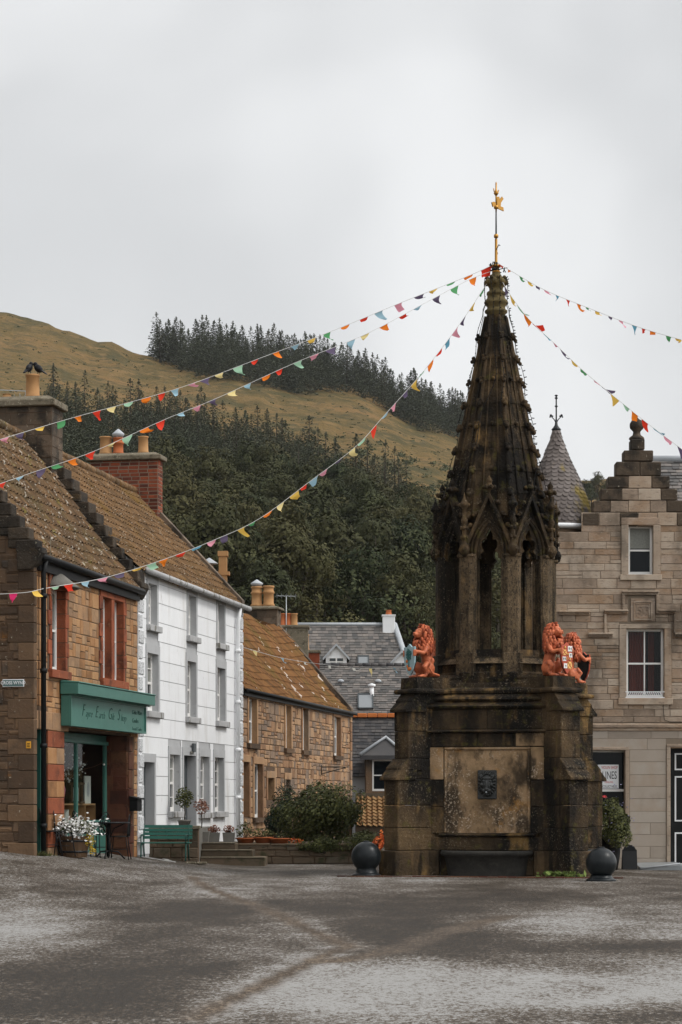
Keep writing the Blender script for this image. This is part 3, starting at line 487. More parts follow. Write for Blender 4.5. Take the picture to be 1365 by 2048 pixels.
hb = MB(); hb.box(-1200, 1200, -40, 1250, -1.9, 330); ho = hb.build('haze', mat('haze_air', [(1, 1, 1)])); struct(ho, 'stuff'); ho['label'] = 'thin damp air fading the far hill'; ho['category'] = 'haze'
hm = ho.data.materials[0]; hn = hm.node_tree; hn.nodes.remove(hn.nodes['Principled BSDF']); pv_ = hn.nodes.new('ShaderNodeVolumePrincipled'); pv_.inputs['Color'].default_value = (.90, .94, .95, 1); pv_.inputs['Density'].default_value = .00005; hn.links.new(pv_.outputs[0], hn.nodes['Material Output'].inputs['Volume'])
# ---------------------------------------------------------------- the terrace on the left (one street line receding to px 1550)
U_ = Vector((PX(1550, 1)*1.0, 1, 0)).normalized(); N_ = Vector((U_.y, -U_.x, 0)); V_ = -N_     # along the street, outward, into the houses
O_ = Vector((-6.07, 47.0, 0)); FR = frame(O_, U_, N_)
def sF(px): return (1550-px)/14.75
def uF(px): return (F/sF(px)-47.0)/U_.y
def zF(px, py): return 1.5+(1606-py)/sF(px)
def hF(x0, x1, y0, y1): m = (x0+x1)/2; return (uF(x0), uF(x1), zF(m, y1), zF(m, y0))
def W3(u, d, z): return O_+U_*u+N_*d+Vector((0, 0, z))
def roofframe(u0, eave, ridge, w, back=False, over=.14):
    """origin at eave corner; X along street, Y up the slope, Z outward"""
    rise = ridge-eave; sl = math.hypot(w, rise); up = (V_*w+Vector((0, 0, rise)))/sl; nn = U_.cross(up).normalized()
    if nn.z < 0: nn = -nn
    o = W3(u0, 0, eave)-up*over; M = Matrix.Identity(4)
    for i in range(3): M[i][0] = U_[i]; M[i][1] = up[i]; M[i][2] = nn[i]; M[i][3] = o[i]
    return M, sl+over
def pantiles(mb, M, ul, vl, tw=.225, th=.29, n=6, sag=.05, amp=.03):
    nc = max(1, round(ul/tw)); tw = ul/nc; nr = max(1, round(vl/th)); th = vl/nr; us = [i*tw/n for i in range(nc*n+1)]; K = len(us); sd = R.random()*50
    def w_(u, v): return sag*(nz(u*.35+sd, v*.45)-.6*math.sin(math.pi*min(1, u/ul)))
    vs = []; fs = []; rs = []; rnd = [[R.random() for _ in range(nc)] for _ in range(nr)]
    for r in range(nr):
        jit = [R.uniform(-.008, .012) for _ in range(nc+1)]
        for k, v in enumerate((r*th, (r+1)*th)):
            for i, u in enumerate(us):
                x = (u/tw) % 1; p = amp*(math.sin(2*math.pi*x)+.35*math.sin(4*math.pi*x)); c = min(nc-1, int(u/tw)); vs.append((u, v-(.01+jit[c] if k == 0 else 0), w_(u, v)+p+(.036+jit[c] if k == 0 else 0)+.02))
        b = r*2*K
        for i in range(K-1):
            c = min(nc-1, i//n); fs.append((b+i, b+i+1, b+K+i+1, b+K+i)); rs.append(rnd[r][c])
            if r: fs.append((b-K+i, b-K+i+1, b+i+1, b+i)); rs.append(rnd[r][c]*.3)
            else:
                pass
    m = len(mb.v); mb.v += [M @ Vector(p) for p in vs]; mb.f += [tuple(i+m for i in f) for f in fs]; mb.r += rs; mb.s += [False]*len(fs)
def slates(mb, M, ul, vl, w=.24, h=.17, hole=None, clip=None):
    nr = max(1, round(vl/h)); h = vl/nr; 
    mb.add([M @ Vector(p) for p in ((0, 0, -.01), (ul, 0, -.01), (ul, vl, -.01), (0, vl, -.01))] if mb.M is None else [(0, 0, 0)]*4, [(0, 1, 2, 3)], .1)
    for r in range(nr):
        u = -(r % 2)*w/2+R.uniform(-.03, .03)
        while u < ul:
            ww = w*R.uniform(.75, 1.2); a, b = max(0, u), min(ul, u+ww-.008); z = R.uniform(.012, .028)
            if b-a > .02 and not (clip and clip((a+b)/2, r*h)): mb.add([M @ Vector(p) for p in ((a, r*h-R.uniform(0, .012), z), (b, r*h-R.uniform(0, .012), z), (b, (r+1)*h+.02, .003), (a, (r+1)*h+.02, .003), (a, r*h, 0), (b, r*h, 0))], [(0, 1, 2, 3), (4, 5, 1, 0)])
            u += ww
def pot(parent, M, x, y, z, h=.5, r=.16, m='potc', kind=0, cowl=False):
    b = MB(M); c = (x, y, z)
    pr = {0: [(r*1.12, 0), (r*1.12, .05), (r, .08), (r*.93, h*.9), (r*1.06, h*.93), (r*1.06, h), (r*.8, h), (r*.8, h-.1)], 1: [(r*1.2, 0), (r*1.2, h*.1), (r, h*.14), (r*.98, h*.6), (r*1.15, h*.64), (r*1.15, h*.72), (r*.98, h*.76), (r*.98, h*.9), (r*1.12, h*.93), (r*1.12, h), (r*.8, h), (r*.8, h-.1)]}[kind]
    b.lathe(pr, 14, c); o = b.build('chimney_pot', m, parent)
    if cowl:
        q = MB(M); q.lathe([(r*.9, h+.02), (r*1.25, h+.1), (r*1.2, h+.12), (.02, h+.25)], 12, c)
        for k in range(4): a = k*1.57; q.tube([(x+r*.85*math.cos(a), y+r*.85*math.sin(a), z+h-.05), (x+r*.85*math.cos(a), y+r*.85*math.sin(a), z+h+.1)], .012, 4)
        q.build('cowl', 'lead', o)
def chimney(parent, u0, u1, d0, d1, z0, z1, mt, rh, rw, pots=(), cope=.16, cm='capst', gapm='mortar', gap=.012):
    """shaft in the street frame, d runs into the house (negative outward)"""
    s = MB(FR); s.box(u0, u1, -d1, -d0, z0, z1); o = s.build('chimney', gapm, parent)
    b = MB()
    for (Oc, Ud, Nn, ln) in ((W3(u0, -d0, 0), V_, -U_, d1-d0), (W3(u0, -d0, 0), U_, N_, u1-u0)): 
        b.M = frame(Oc, Ud, Nn); courses(b, 0, ln, z0, z1, rh=rh, rw=rw, gap=gap, proud=.01, jit=.003, inset=.004)
    for (Oc, Ud, Nn, ln) in ((W3(u1, -d0, 0), V_, U_, d1-d0), (W3(u0, -d1, 0), U_, -N_, u1-u0)): 
        b.M = frame(Oc, Ud, Nn); courses(b, 0, ln, z0, z1, rh=(rh[0]*2, rh[1]*2), rw=(rw[0]*2, rw[1]*2), gap=gap, proud=.01, jit=.003, inset=.004)
    b.build('stonework' if mt != 'brick' else 'brickwork', mt, o)
    c = MB(FR); e = .11
    c.hexa([(u0-e, -d1-e, z1), (u1+e, -d1-e, z1), (u1+e, -d0+e, z1), (u0-e, -d0+e, z1), (u0-e, -d1-e, z1+cope*.6), (u1+e, -d1-e, z1+cope*.6), (u1+e, -d0+e, z1+cope*.6), (u0-e, -d0+e, z1+cope*.6)])
    c.hexa([(u0-e+.02, -d1-e+.02, z1+cope*.6), (u1+e-.02, -d1-e+.02, z1+cope*.6), (u1+e-.02, -d0+e-.02, z1+cope*.6), (u0-e+.02, -d0+e-.02, z1+cope*.6), (u0+.1, -d1+.1, z1+cope), (u1-.1, -d1+.1, z1+cope), (u1-.1, -d0-.1, z1+cope), (u0+.1, -d0-.1, z1+cope)])
    c.build('cope', cm, o, bev=.02)
    for (du, dd, h, r, m, k, cw) in pots: pot(o, FR, u0+du, -d0-dd, z1+cope-.01, h, r, m, k, cw)
    return o
def gable_plane(mb, u, face, eave, ridge, w, z0, mt_courses=True, **kw):
    """triangular + rectangular end wall at street position u, facing -U (face=-1) or +U"""
    mb.M = frame(W3(u, 0, 0), V_, U_*face)
    W = 2*w; mb.add([(0, 0, z0), (W, 0, z0), (W, 0, eave), (w, 0, ridge), (0, 0, eave)], [(0, 1, 2, 3, 4)])
def gcourses(mb, u, face, eave, ridge, w, z0, u_hi=None, **kw):
    mb.M = frame(W3(u, 0, 0), V_, U_*face); sl = w/(ridge-eave)
    courses(mb, 0, 2*w, z0, ridge-.05, lo=lambda z: max(0, (z-eave)*sl), hi=lambda z: 2*w-max(0, (z-eave)*sl), **kw)
def crowsteps(parent, u0, u1, eave, ridge, w, n, name='crow_steps', mt='crow', proud=.28, d_start=-.12):
    b = MB(FR); rise = (ridge-eave)/n; run = w/n
    for side in (0, 1):
        for k in range(n+1):
            d = d_start+k*run; z = eave+k*rise; hgt = rise; top = z+proud+R.uniform(-.015, .015); a, c = d, d+run*2.4
            if side: a, c = 2*w-a, 2*w-c; a, c = min(a, c), max(a, c)
            j = R.uniform(-.02, .02); b.box(u0+j, u1+j*.5, -c, -a, top-rise+.006, top)
            b.box(u0+.02, u1-.02, -c, -a-run*.3 if not side else -a, z-rise*.5, top-rise+.006)
    o = b.build(name, mt, parent, bev=.02)
    s = MB(FR); s.prism([(-.02, eave-.32), (.1, eave-.2), (.22, eave+.02), (.2, eave+.14), (-.3, eave+.14), (-.3, eave-.32)], u0-.01, u1+.01, 'yz'); s.build('skewputt', mt, parent, bev=.02)
    return o

# ---- SHOP HOUSE
W_ = 2.55
shop = thing('shop_house', 'brown stone gift shop with red window margins and mossy pantile roof at the corner', 'house', W3(0, 0, .4))
u_s0, u_s1 = uF(66), uF(274); EV, RG = 6.45, 9.93
hs = [hF(102, 129, 1178, 1341), hF(204, 245.5, 1199, 1360)]
dr = (uF(71), uF(95), .35, zF(84, 1458)); sw = (uF(127), uF(256), .2, zF(190, 1465))
b = MB(FR); backing(b, u_s0, u_s1, -.1, EV-.1, hs+[dr, sw], rev=.22); gable_plane(b, u_s0, -1, EV, RG, W_, -.1); gable_plane(b, u_s1, 1, EV, RG, W_, -.1)
b.M = frame(W3(u_s0, -2*W_, 0), U_, V_); b.add([(0, 0, -.1), (u_s1-u_s0, 0, -.1), (u_s1-u_s0, 0, EV), (0, 0, EV)], [(0, 1, 2, 3)]); wall = b.build('wall', 'mortar', shop)
m = .16; b = MB(FR)
hh = [(hs[0][0]-.28, hs[0][1]+.28, hs[0][2]-.02, hs[0][3]+.30), (hs[1][0]-.28, hs[1][1]+.28, hs[1][2]-.02, hs[1][3]+.30), (dr[0]-.1, dr[1], 0, dr[3]+.36), (dr[1], sw[0], 0, sw[3]), (sw[0]-.2, sw[1]+.5, 0, sw[3])]
courses(b, u_s0+.05, u_s1, .2, EV-.12, hh, rh=(.16, .34), rw=(.18, .5), irr=.5, gap=.014, proud=.012); b.build('coursed_stone_front', 'sand', shop)
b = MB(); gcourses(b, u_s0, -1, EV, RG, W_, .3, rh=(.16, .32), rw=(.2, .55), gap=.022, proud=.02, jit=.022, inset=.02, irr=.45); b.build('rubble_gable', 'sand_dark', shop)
b = MB(FR)   # corner quoins
z = .35; k = 0
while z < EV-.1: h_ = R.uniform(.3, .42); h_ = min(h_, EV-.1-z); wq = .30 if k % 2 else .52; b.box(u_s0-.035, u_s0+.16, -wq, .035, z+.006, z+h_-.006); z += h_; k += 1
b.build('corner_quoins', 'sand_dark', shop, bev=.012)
b = MB(FR); surround(b, hs[0], .12, .26, quoin=.13, d0=-.21); b.build('red_window_margin', 'red', shop, bev=.008); b = MB(FR)
surround(b, hs[1], .12, .26, quoin=.13, d0=-.21); mu = (uF(222), uF(227)); b.box(mu[0], mu[1]+.03, -.18, .02, hs[1][2], hs[1][3]); b.build('red_window_margin', 'red', shop, bev=.008)
for h in hs: b = MB(FR); b.box(h[0]-.2, h[1]+.2, -.2, .10, h[2]-.17, h[2]-.003); b.build('window_sill', 'red', shop, bev=.01)
sash(shop, FR, hs[0], .17, blind=.48, fr=.07); sash(shop, FR, (hs[1][0], mu[0], hs[1][2], hs[1][3]), .15, blind=.45, fr=.06); sash(shop, FR, (mu[1]+.03, hs[1][1], hs[1][2], hs[1][3]), .15, blind=.45, fr=.06)
M, sl = roofframe(u_s0+.16, EV+.06, RG, W_, over=.2); b = MB(); pantiles(b, M, u_s1-u_s0-.16, sl, sag=.10); b.add([W3(u_s0, -W_, RG), W3(u_s1, -W_, RG), W3(u_s1, -2*W_-.15, EV), W3(u_s0, -2*W_-.15, EV)], [(0, 1, 2, 3)], .3)
rf = b.build('roof', 'pant', shop, recalc=False)
b = MB(FR)
for i in range(20): u = u_s0+i*(u_s1-u_s0)/20; b.lathe([(.12, 0), (.12, (u_s1-u_s0)/20-.01)], 8, (0, 0, 0)); vs = b.v[-16:]; 
b = MB(FR); nrt = 18; q = (u_s1-u_s0)/nrt
for i in range(nrt): b.tube([(u_s0+i*q, -W_, RG+.03+R.uniform(-.01, .01)), (u_s0+(i+1)*q-.012, -W_, RG+.03+R.uniform(-.01, .01))], .12, 8)
b.build('ridge_tiles', 'pant', rf)
crowsteps(shop, u_s0-.10, u_s0+.26, EV, RG, W_, 14, mt='crow_dk')
crowsteps(shop, u_s1-.34, u_s1+.26, EV, RG, W_, 13, proud=.40, mt='crow_dk')
b = MB(FR); b.tube([(u_s0+.1, .17, EV-.05), (u_s1-.1, .17, EV-.08)], .075, 8); b.box(u_s0+.15, u_s1-.1, 0, .10, EV-.30, EV-.07); b.build('gutter', 'black', shop)
b = MB(FR); b.tube([(.02, .17, EV-.1), (.02, .12, EV-.35), (.02, .12, .45)], .055, 8)
for z in (5.6, 4.1, 2.6, 1.0): b.lathe([(.075, z), (.075, z+.09)], 8, (.02, .12, 0))
b.build('downpipe', 'black', shop)
# party chimney with one pot
s0 = u_s1-.72; chimney(shop, s0, u_s1+.12, W_-.72, W_+.62, 8.6, 10.62, 'crow', (.2, .3), (.3, .6), [(.4, .58, .55, .16, 'potc', 0, False), (.4, 1.2, .12, .1, 'potc', 0, False)], cope=.26)
# door
b = MB(FR); b.box(dr[0], dr[1], -.42, -.36, .3, zF(84, 1503)-.03); b.box(dr[0], dr[1], -.40, -.28, zF(84, 1503)-.03, zF(84, 1503)+.10)
for z0_, z1_ in ((.75, 1.35), (1.5, 2.35)): b.box(dr[0]+.12, dr[1]-.12, -.36, -.34, z0_, z1_)
dd = b.build('door', 'green', shop, bev=.01); q = MB(FR); q.box(dr[0], dr[1], -.46, -.43, zF(84, 1503), dr[3]); q.box(dr[0]+.002, dr[0]+.06, -.42, -.1, .3, dr[3]); q.box(dr[1]-.16, dr[1]-.002, -.42, -.10, .3, dr[3]-.002); q.build('door_case', 'green_dk', dd)
b = MB(FR); b.box(dr[0]-.15, dr[1]+.25, -.25, .025, dr[3]-.005, dr[3]+.36); b.box(dr[1]+.26, sw[0]+.3, -.25, .022, dr[3], dr[3]+.36); b.build('door_lintel', 'sand', shop, bev=.01)
z = .25; k = 0
while z < sw[3]-.02:
    h_ = min(.34, sw[3]-z); T = MB(FR)
    if k % 2 == 0: mid = dr[1]+(sw[0]-dr[1])*.52; T.box(dr[1], mid-.004, -.5, .02, z+.005, z+h_-.005); T.box(mid+.004, sw[0], -.5, .022, z+.005, z+h_-.005)
    else: T.box(dr[1], sw[0], -.5, .02, z+.005, z+h_-.005)
    T.build('pier_stone', 'red' if k % 2 else 'sand', shop, bev=.012); z += h_; k += 1
b = MB(FR); z = .15; k = 0
while z < sw[3]: h_ = min(.42, sw[3]-z); wq = .40 if k % 2 else .30; b.box(sw[1], sw[1]+wq, -.55, .03, z+.005, z+h_-.005); z += h_; k += 1
b.box(sw[1]-.02, sw[1]+.01, -.55, -.03, .15, sw[3])
b.build('red_jamb_stones', 'jamb', shop, bev=.015)
# return wall at the right end of the shop front
RW = frame(W3(sw[1], 0, 0), V_, -U_); b = MB(RW); courses(b, 0, .62, .15, sw[3], rh=(.26, .36), rw=(.25, .45), proud=.03, gap=.016); b.build('return_wall', 'jamb', shop)
b = MB(FR); b.box(u_s1-.62, u_s1-.02, -.1, .028, sw[3]-.01, sw[3]+.7); b.build('jamb_head', 'sand', shop)
# shop front, set back .5 m
D = -.5; zt = zF(190, 1478)-.06; zsl = zF(175, 1640)-.02
f = MB(FR); um = (sw[0]+sw[1])/2+.15
f.box(sw[0], sw[1], D-.06, D, zt, sw[3]); f.box(sw[0], sw[1], D-.06, D+.05, zt-.02, zt+.06); f.box(sw[0], sw[1], D-.14, D+.10, zsl-.07, zsl); f.box(sw[0], sw[1], D-.10, D-.02, .2, zsl-.07)
for u in (sw[0]+.04, um, sw[1]-.06): f.box(u-.05, u+.05, D-.07, D+.01, zsl, zt)
for u in (sw[0]+.5, um, sw[1]-.5): f.box(u-.55, u+.55, D-.02, D+.01, .3, zsl-.15) if False else None
fo = f.build('shop_front', 'green', shop, bev=.008)
q = MB(FR)
for a, b_ in ((sw[0]+.1, um-.08), (um+.08, sw[1]-.12)): q.box(a, b_, D-.02, D+.005, .35, zsl-.14)
q.build('stall_riser_panel', 'green', fo, bev=.01)
q = MB(FR); q.add([(sw[0], D-.03, zsl), (sw[1], D-.03, zsl), (sw[1], D-.03, zt), (sw[0], D-.03, zt)], [(0, 1, 2, 3)]); q.build('shop_window_pane', 'glass', fo)
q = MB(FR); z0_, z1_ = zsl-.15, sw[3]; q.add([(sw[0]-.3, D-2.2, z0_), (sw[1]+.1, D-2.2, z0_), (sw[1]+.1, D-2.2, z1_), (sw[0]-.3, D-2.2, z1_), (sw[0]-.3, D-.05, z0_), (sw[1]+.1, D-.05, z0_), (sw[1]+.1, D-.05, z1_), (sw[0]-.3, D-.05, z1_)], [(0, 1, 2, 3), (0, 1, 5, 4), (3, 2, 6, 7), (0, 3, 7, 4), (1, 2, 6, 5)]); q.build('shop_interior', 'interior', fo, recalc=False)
# fascia sign
sb0, sb1 = uF(119), uF(272); zb0, zb1 = zF(190, 1459), zF(190, 1401); sg = thing('shop_sign', 'long sea-green painted fascia board with thin script lettering over the shop window', 'shop sign', W3(sb0, .1, zb0))
b = MB(FR); b.box(sb0, sb1, .03, .22, zb0, zb1); b.build('board', 'green', sg, bev=.008)
b = MB(FR); b.box(sb0, sb1, .22, .25, zb0, zb0+.05); b.box(sb0, sb1, .22, .25, zb1-.03, zb1); b.box(sb0, sb0+.05, .22, .25, zb0+.05, zb1-.03); b.box(sb1-.05, sb1, .22, .25, zb0+.05, zb1-.03); b.build('board_frame', 'green', sg)
b = MB(FR); b.box(sb0-.05, sb1+.14, .03, .42, zb1+.02, zb1+.25); b.prism([(.03, zb1+.25), (.44, zb1+.25), (.44, zb1+.28), (.03, zb1+.31)], sb0-.05, sb1+.14, 'yz'); b.box(sb0, sb1+.05, .05, .32, zb1, zb1+.02); b.build('cornice', 'green', sg, bev=.01)
TM = frame(W3(0, .224, 0), U_, N_)
def tx(s, u, z, size, sh=.35, sx=1.0, par=None, mt='gilt', nm='lettering', al='CENTER', M=None, off=0): return text(s, size, (M or TM) @ Matrix.Translation((u, 0, z)), mt, nm, par, sh, .002, al, sx, off)
uc = (sb0+sb1)/2; 
x = sb0+.85
for wd_, wx in (('Fayre', .98), ('Earth', .98), ('Gift', .75), ('Shop', .8)): 
    tx(wd_[0], x, (zb0+zb1)/2+.03, .37, .4, 1.05, sg, al='LEFT', off=-.006); tx(wd_[1:], x+.27, (zb0+zb1)/2-.02, .235, .4, 1.2, sg, al='LEFT', off=-.006); x += wx
for i, t_ in enumerate(('Celtic Ware', 'Candles', 'Local Crafts')): tx(t_, sb1-1.15, zb1-.17-i*.19, .14, .3, 1.2, sg, al='LEFT', off=-.002)
# window display
db = thing('display_shelf', 'low light-wood cube shelf inside the shop window', 'shelf', W3(um, -1, zsl))
b = MB(FR); zs_ = zsl-.12; zt_ = zF(165, 1607)
b.box(sw[0], sw[1]-.05, -1.1, -.75, zt_-.04, zt_); b.box(sw[0], sw[1]-.05, -1.1, -.75, zs_, zs_+.04)
n_ = 6
for i in range(n_+1): u = lerp(sw[0], sw[1]-.09, i/n_); b.box(u, u+.04, -1.1, -.75, zs_+.04, zt_-.04)
b.box(sw[0], sw[1]-.05, -1.12, -1.1, zs_, zt_); b.build('shelf_unit', 'wood', db)
vz = thing('flower_vase', 'pink patterned vase holding white flowers in the shop window', 'vase', W3(lerp(sw[0], sw[1], .50), -.9, zt_)); c = W3(lerp(sw[0], sw[1], .50), -.9, zt_)
b = MB(); b.lathe([(.08, 0), (.15, .1), (.18, .3), (.12, .5), (.14, .54)], 14, c); b.build('vase', mat('pink_glaze', [(.45, .04, .09), (.15, .10, .18)], rn=0, a=9, rough=.4), vz)
b = MB(); b.leaves([c+Vector((R.gauss(0, .1), R.gauss(0, .1), .65+R.gauss(0, .07))) for _ in range(90)], .07); b.build('flowers', 'petal', vz)
pf = thing('picture_frame', 'pale framed print leaning at the right of the shop window', 'picture', W3(sw[1]-.55, -.8, zt_)); b = MB(FR); b.box(sw[1]-.75, sw[1]-.30, -.82, -.79, zt_, zt_+.62); b.build('frame', 'paper', pf); b = MB(FR); b.prism([(sw[1]-.52+.1*math.cos(k*.7), zt_+.32+.17*math.sin(k*.7)) for k in range(9)], -.788, -.785); b.build('print', 'greypaint', pf)
ln = thing('lantern', 'small dark wooden lantern with a white candle in the shop window', 'lantern', W3(sw[1]-1.25, -.85, zt_)); b = MB(FR); u = sw[1]-1.3
for du in (0, .22): 
    for dy in (-.95, -.78): b.box(u+du, u+du+.035, dy, dy+.03, zt_, zt_+.42)
b.box(u-.03, u+.29, -.98, -.72, zt_, zt_+.04); b.box(u-.03, u+.29, -.98, -.72, zt_+.42, zt_+.47); b.build('case', 'oak', ln); b = MB(FR); b.box(u+.06, u+.2, -.92, -.82, zt_+.05, zt_+.36); b.build('candle', 'whitep', ln)
bk = tag(MB(FR), '', '') if False else None
b = MB(FR); 
for i in range(5): b.box(sw[1]-2.2+i*.05, sw[1]-2.165+i*.05, -.98, -.8, zs_+.04, zs_+.28+.02*i)
tag(b.build('book_stack', 'paper'), 'row of slim pale books standing in the window shelf', 'books')
tr_ = thing('twig_display', 'branching twig tree hung with small glass ornaments in the shop window', 'ornament', W3(sw[1]-1.3, -1.1, zt_)); b = MB(); base = W3(sw[1]-1.2, -1.15, zt_); orn = []
for k in range(40):
    a = R.uniform(0, 6.28); L_ = R.uniform(.5, 1.0); p = [base+Vector((0, 0, .45))]; d_ = Vector((math.cos(a)*.6, math.sin(a)*.25, R.uniform(.4, 1.3))).normalized()
    for i in range(4): p.append(p[-1]+d_*L_*.27); d_ = (d_+Vector((R.gauss(0, .25), R.gauss(0, .15), R.gauss(0, .2)))).normalized()
    b.tube(p, .012, 4, .005); orn += [q+Vector((0, 0, -.05)) for q in p[1:]]
b.tube([base, base+Vector((0, 0, .5))], .02, 6); b.build('twigs', 'oak', tr_)
b = MB()
for q in orn: b.ell(q, R.uniform(.014, .03), n=6, m=4) if R.random() < .8 else None
b.build('ornaments', 'petal', tr_)
hg = thing('hanging_ornaments', 'strings of pale ornaments hanging from a rail at the left of the shop window', 'ornament', W3(um, -.8, zt)); b = MB(FR); q = MB(FR)
b.box(um-1.9, um-.1, -.86, -.83, zt-.46, zt-.42); b.build('rail', 'wood', hg)
for i in range(26):
    u = um-1.9+i*.07; l_ = R.uniform(.3, 1.1); q.tube([(u, -.84, zt-.46), (u, -.84, zt-.46-l_)], .004, 4)
    for k in range(5): q.ell((u, -.84, zt-.5-l_*R.random()), R.uniform(.012, .03), n=6, m=4)
q.build('strings', 'petal', hg)
# street name plate, amber plate, letter box, floodlight hood
GF = frame(W3(u_s0, 0, 0), V_, -U_); Yg = 47-.1
def ug(px): return (-(PX(px, 46.8))+W3(u_s0, 0, 0).x)/N_.x
a_, b_ = ug(7), ug(51); zc0, zc1 = PZ(1374, 46.8), PZ(1359, 46.8)
sn = thing('street_sign', 'green-grey street name plate with white border on the rough gable', 'street sign', W3(u_s0, -1, zc0)); lo_, hi_ = min(a_, b_), max(a_, b_)
b = MB(GF); b.box(lo_, hi_, .04, .06, zc0, zc1); b.build('plate', 'whitep', sn, bev=.006); b = MB(GF); b.box(lo_+.012, hi_-.012, .06, .064, zc0+.012, zc1-.012); b.build('field', 'signg', sn)
GT = frame(W3(u_s0, 0, 0)-U_*.066, -V_, -U_); text('CROSS WYND', .092, GT @ Matrix.Translation((-(lo_+hi_)/2, 0, (zc0+zc1)/2+.003)), 'whitep', 'lettering', sn, 0, .001, 'CENTER', .86, .001)
a_, b_ = sorted((ug(55), ug(65))); b = MB(GF); b.box(a_, b_, .04, .055, PZ(1497, 46.8), PZ(1483, 46.8)); ap = thing('notice_plate', 'small amber notice plate low on the gable corner', 'plate', W3(u_s0, 0, 2.6)); b.build('plate', 'amber', ap, bev=.004)
b = MB(GF)
for i in range(3): b.box(a_+.02, b_-.02, .055, .058, PZ(1495, 46.8)+.03*i+.01, PZ(1495, 46.8)+.03*i+.022)
b.build('print', 'black', ap)
lb = thing('letter_box', 'black metal letter box fixed to the red jamb beside the shop window', 'letter box', W3(sw[1]+.4, .1, 1.5)); u0_ = uF(262); b = MB(FR); zb, ztb = zF(268, 1622), zF(268, 1594)
b.box(u0_-.25, u0_+.15, .03, .22, zb, ztb-.06); b.build('box', 'black', lb, bev=.01); b = MB(FR); b.prism([(.03, ztb-.06), (.26, ztb-.06), (.26, ztb-.03), (.03, ztb+.02)], u0_-.28, u0_+.18, 'yz'); b.build('lid', 'black', lb)
hd = thing('lamp_hood', 'worn grey fan-shaped hood with cables above the narrow window', 'lamp hood', W3(hs[0][0], 0, hs[0][3])); b = MB(FR); c0 = (hs[0][0]+hs[0][1])/2-.1; zz = hs[0][3]+.05; ring = []
for i in range(11):
    t = i/10; ring.append((c0-.55+1.3*t, .42*math.sin(math.pi*t)**.7+.03, zz-.02)); 
top = [(c0-.45+1.1*t/10, .05, zz+.30*math.sin(math.pi*min(1, t/10+.05))**.6) for t in range(11)]
b.add(ring+top, [(i, i+1, 12+i, 11+i) for i in range(10)], .5, True); o = b.build('hood', 'concrete', hd); so_ = o.modifiers.new('s', 'SOLIDIFY'); so_.thickness = .03
b = MB(FR); b.tube([(c0-.55, .05, zz+1), (c0-.57, .06, zz), (c0-.6, .08, zz-.25), (c0-.48, .1, zz-.42), (c0-.36, .08, zz-.3), (c0-.4, .05, zz-.02)], .007, 5); b.build('cable', 'capst', hd)

# ---- WHITE HOUSE
wh = thing('white_house', 'three-storey white rendered house with grey painted window margins', 'house', W3(uF(275), 0, .5))
wu0, wu1 = u_s1+.02, uF(483.5); EV2, RG2, WW = 6.93, 10.12, 2.95
hw = [hF(295, 312, 1168, 1251), hF(375, 390.5, 1191, 1273), hF(434, 447.5, 1209, 1288), hF(293, 315, 1307, 1423), hF(373, 390.5, 1323, 1434.5), hF(433, 449, 1336, 1442.5), hF(338, 358, 1509, 1623), hF(399, 417, 1513, 1625), hF(428, 446, 1515, 1623)]
hd2 = [hF(285, 307, 1524, 1654), hF(366, 390, 1511, 1655)]; allh = hw+hd2
b = MB(FR); backing(b, wu0, wu1, -.1, EV2, allh, rev=.26); gable_plane(b, wu0, -1, EV2, RG2, WW, -.1); gable_plane(b, wu1, 1, EV2, RG2, WW, -.1); b.build('wall', 'greypaint', wh)
b = MB(FR); mg = [(h[0]-.13, h[1]+.13, h[2]-.16, h[3]+.2) for h in allh]; qe0, qe1 = wu0+.42, uF(472)
z = .3; 
while z < EV2-.1:
    h_ = min(.46, EV2-.05-z); courses(b, qe0, qe1, z, z+h_, mg, rh=(h_, h_), rw=(2.2, 3.4), gap=.014, proud=.0, base=.012, jit=.0, inset=.004); z += h_
# fill gaps where rows were cut by margins
b.build('lined_render', 'white', wh)
for h in allh: b = MB(FR); surround(b, h, .13, .20, d0=-.258, d1=.03); b.build('grey_margin', 'greypaint', wh)
for h in hw: b = MB(FR); b.box(h[0]-.16, h[1]+.18, -.2, .12, h[2]-.15, h[2]-.002); b.build('window_sill', 'sill', wh, bev=.01)
for i, h in enumerate(hw): sash(wh, FR, h, .13, blind=0 if i % 3 else .5, fr=.085, bars=(2, 2) if i != 5 else (1, 1))
for h in hd2:
    b = MB(FR); b.box(h[0], h[1], -.26, -.2, h[2], h[3]); b.box(h[0]+.1, h[1]-.1, -.2, -.185, h[2]+.2, h[2]+.8); b.box(h[0]+.1, h[1]-.1, -.2, -.185, h[2]+.95, h[3]-.15); dd = b.build('door', 'doorg', wh)
    q = MB(FR); q.ell((h[0]+.1, -.17, h[2]+.9), .03); q.build('handle', 'gold', dd)
for side in (0, 1):
    b = MB(FR); z = .5; k = 0
    while z < EV2-.15: h_ = .36; wq = .40 if k % 2 else .28; b.box(*((wu0+.02, wu0+.02+wq) if side == 0 else (wu1-.02-wq, wu1-.02)), -.1, .055, z+.03, z+h_-.03); z += h_; k += 1
    b.build('vermiculated_quoins', 'verm', wh, bev=.012)
b = MB(FR); b.box(wu0, wu0+.44, -.05, .028, .3, EV2-.05); b.box(uF(472), wu1, -.05, .028, .3, EV2-.05); b.build('quoin_bed', 'white', wh)
M, sl = roofframe(wu0-.1, EV2+.06, RG2, WW, over=.16); b = MB(); pantiles(b, M, wu1-wu0+.1, sl, sag=.08); b.add([W3(wu0, -WW, RG2), W3(wu1, -WW, RG2), W3(wu1, -2*WW, EV2), W3(wu0, -2*WW, EV2)], [(0, 1, 2, 3)], .3); rf = b.build('roof', 'pant2', wh, recalc=False)
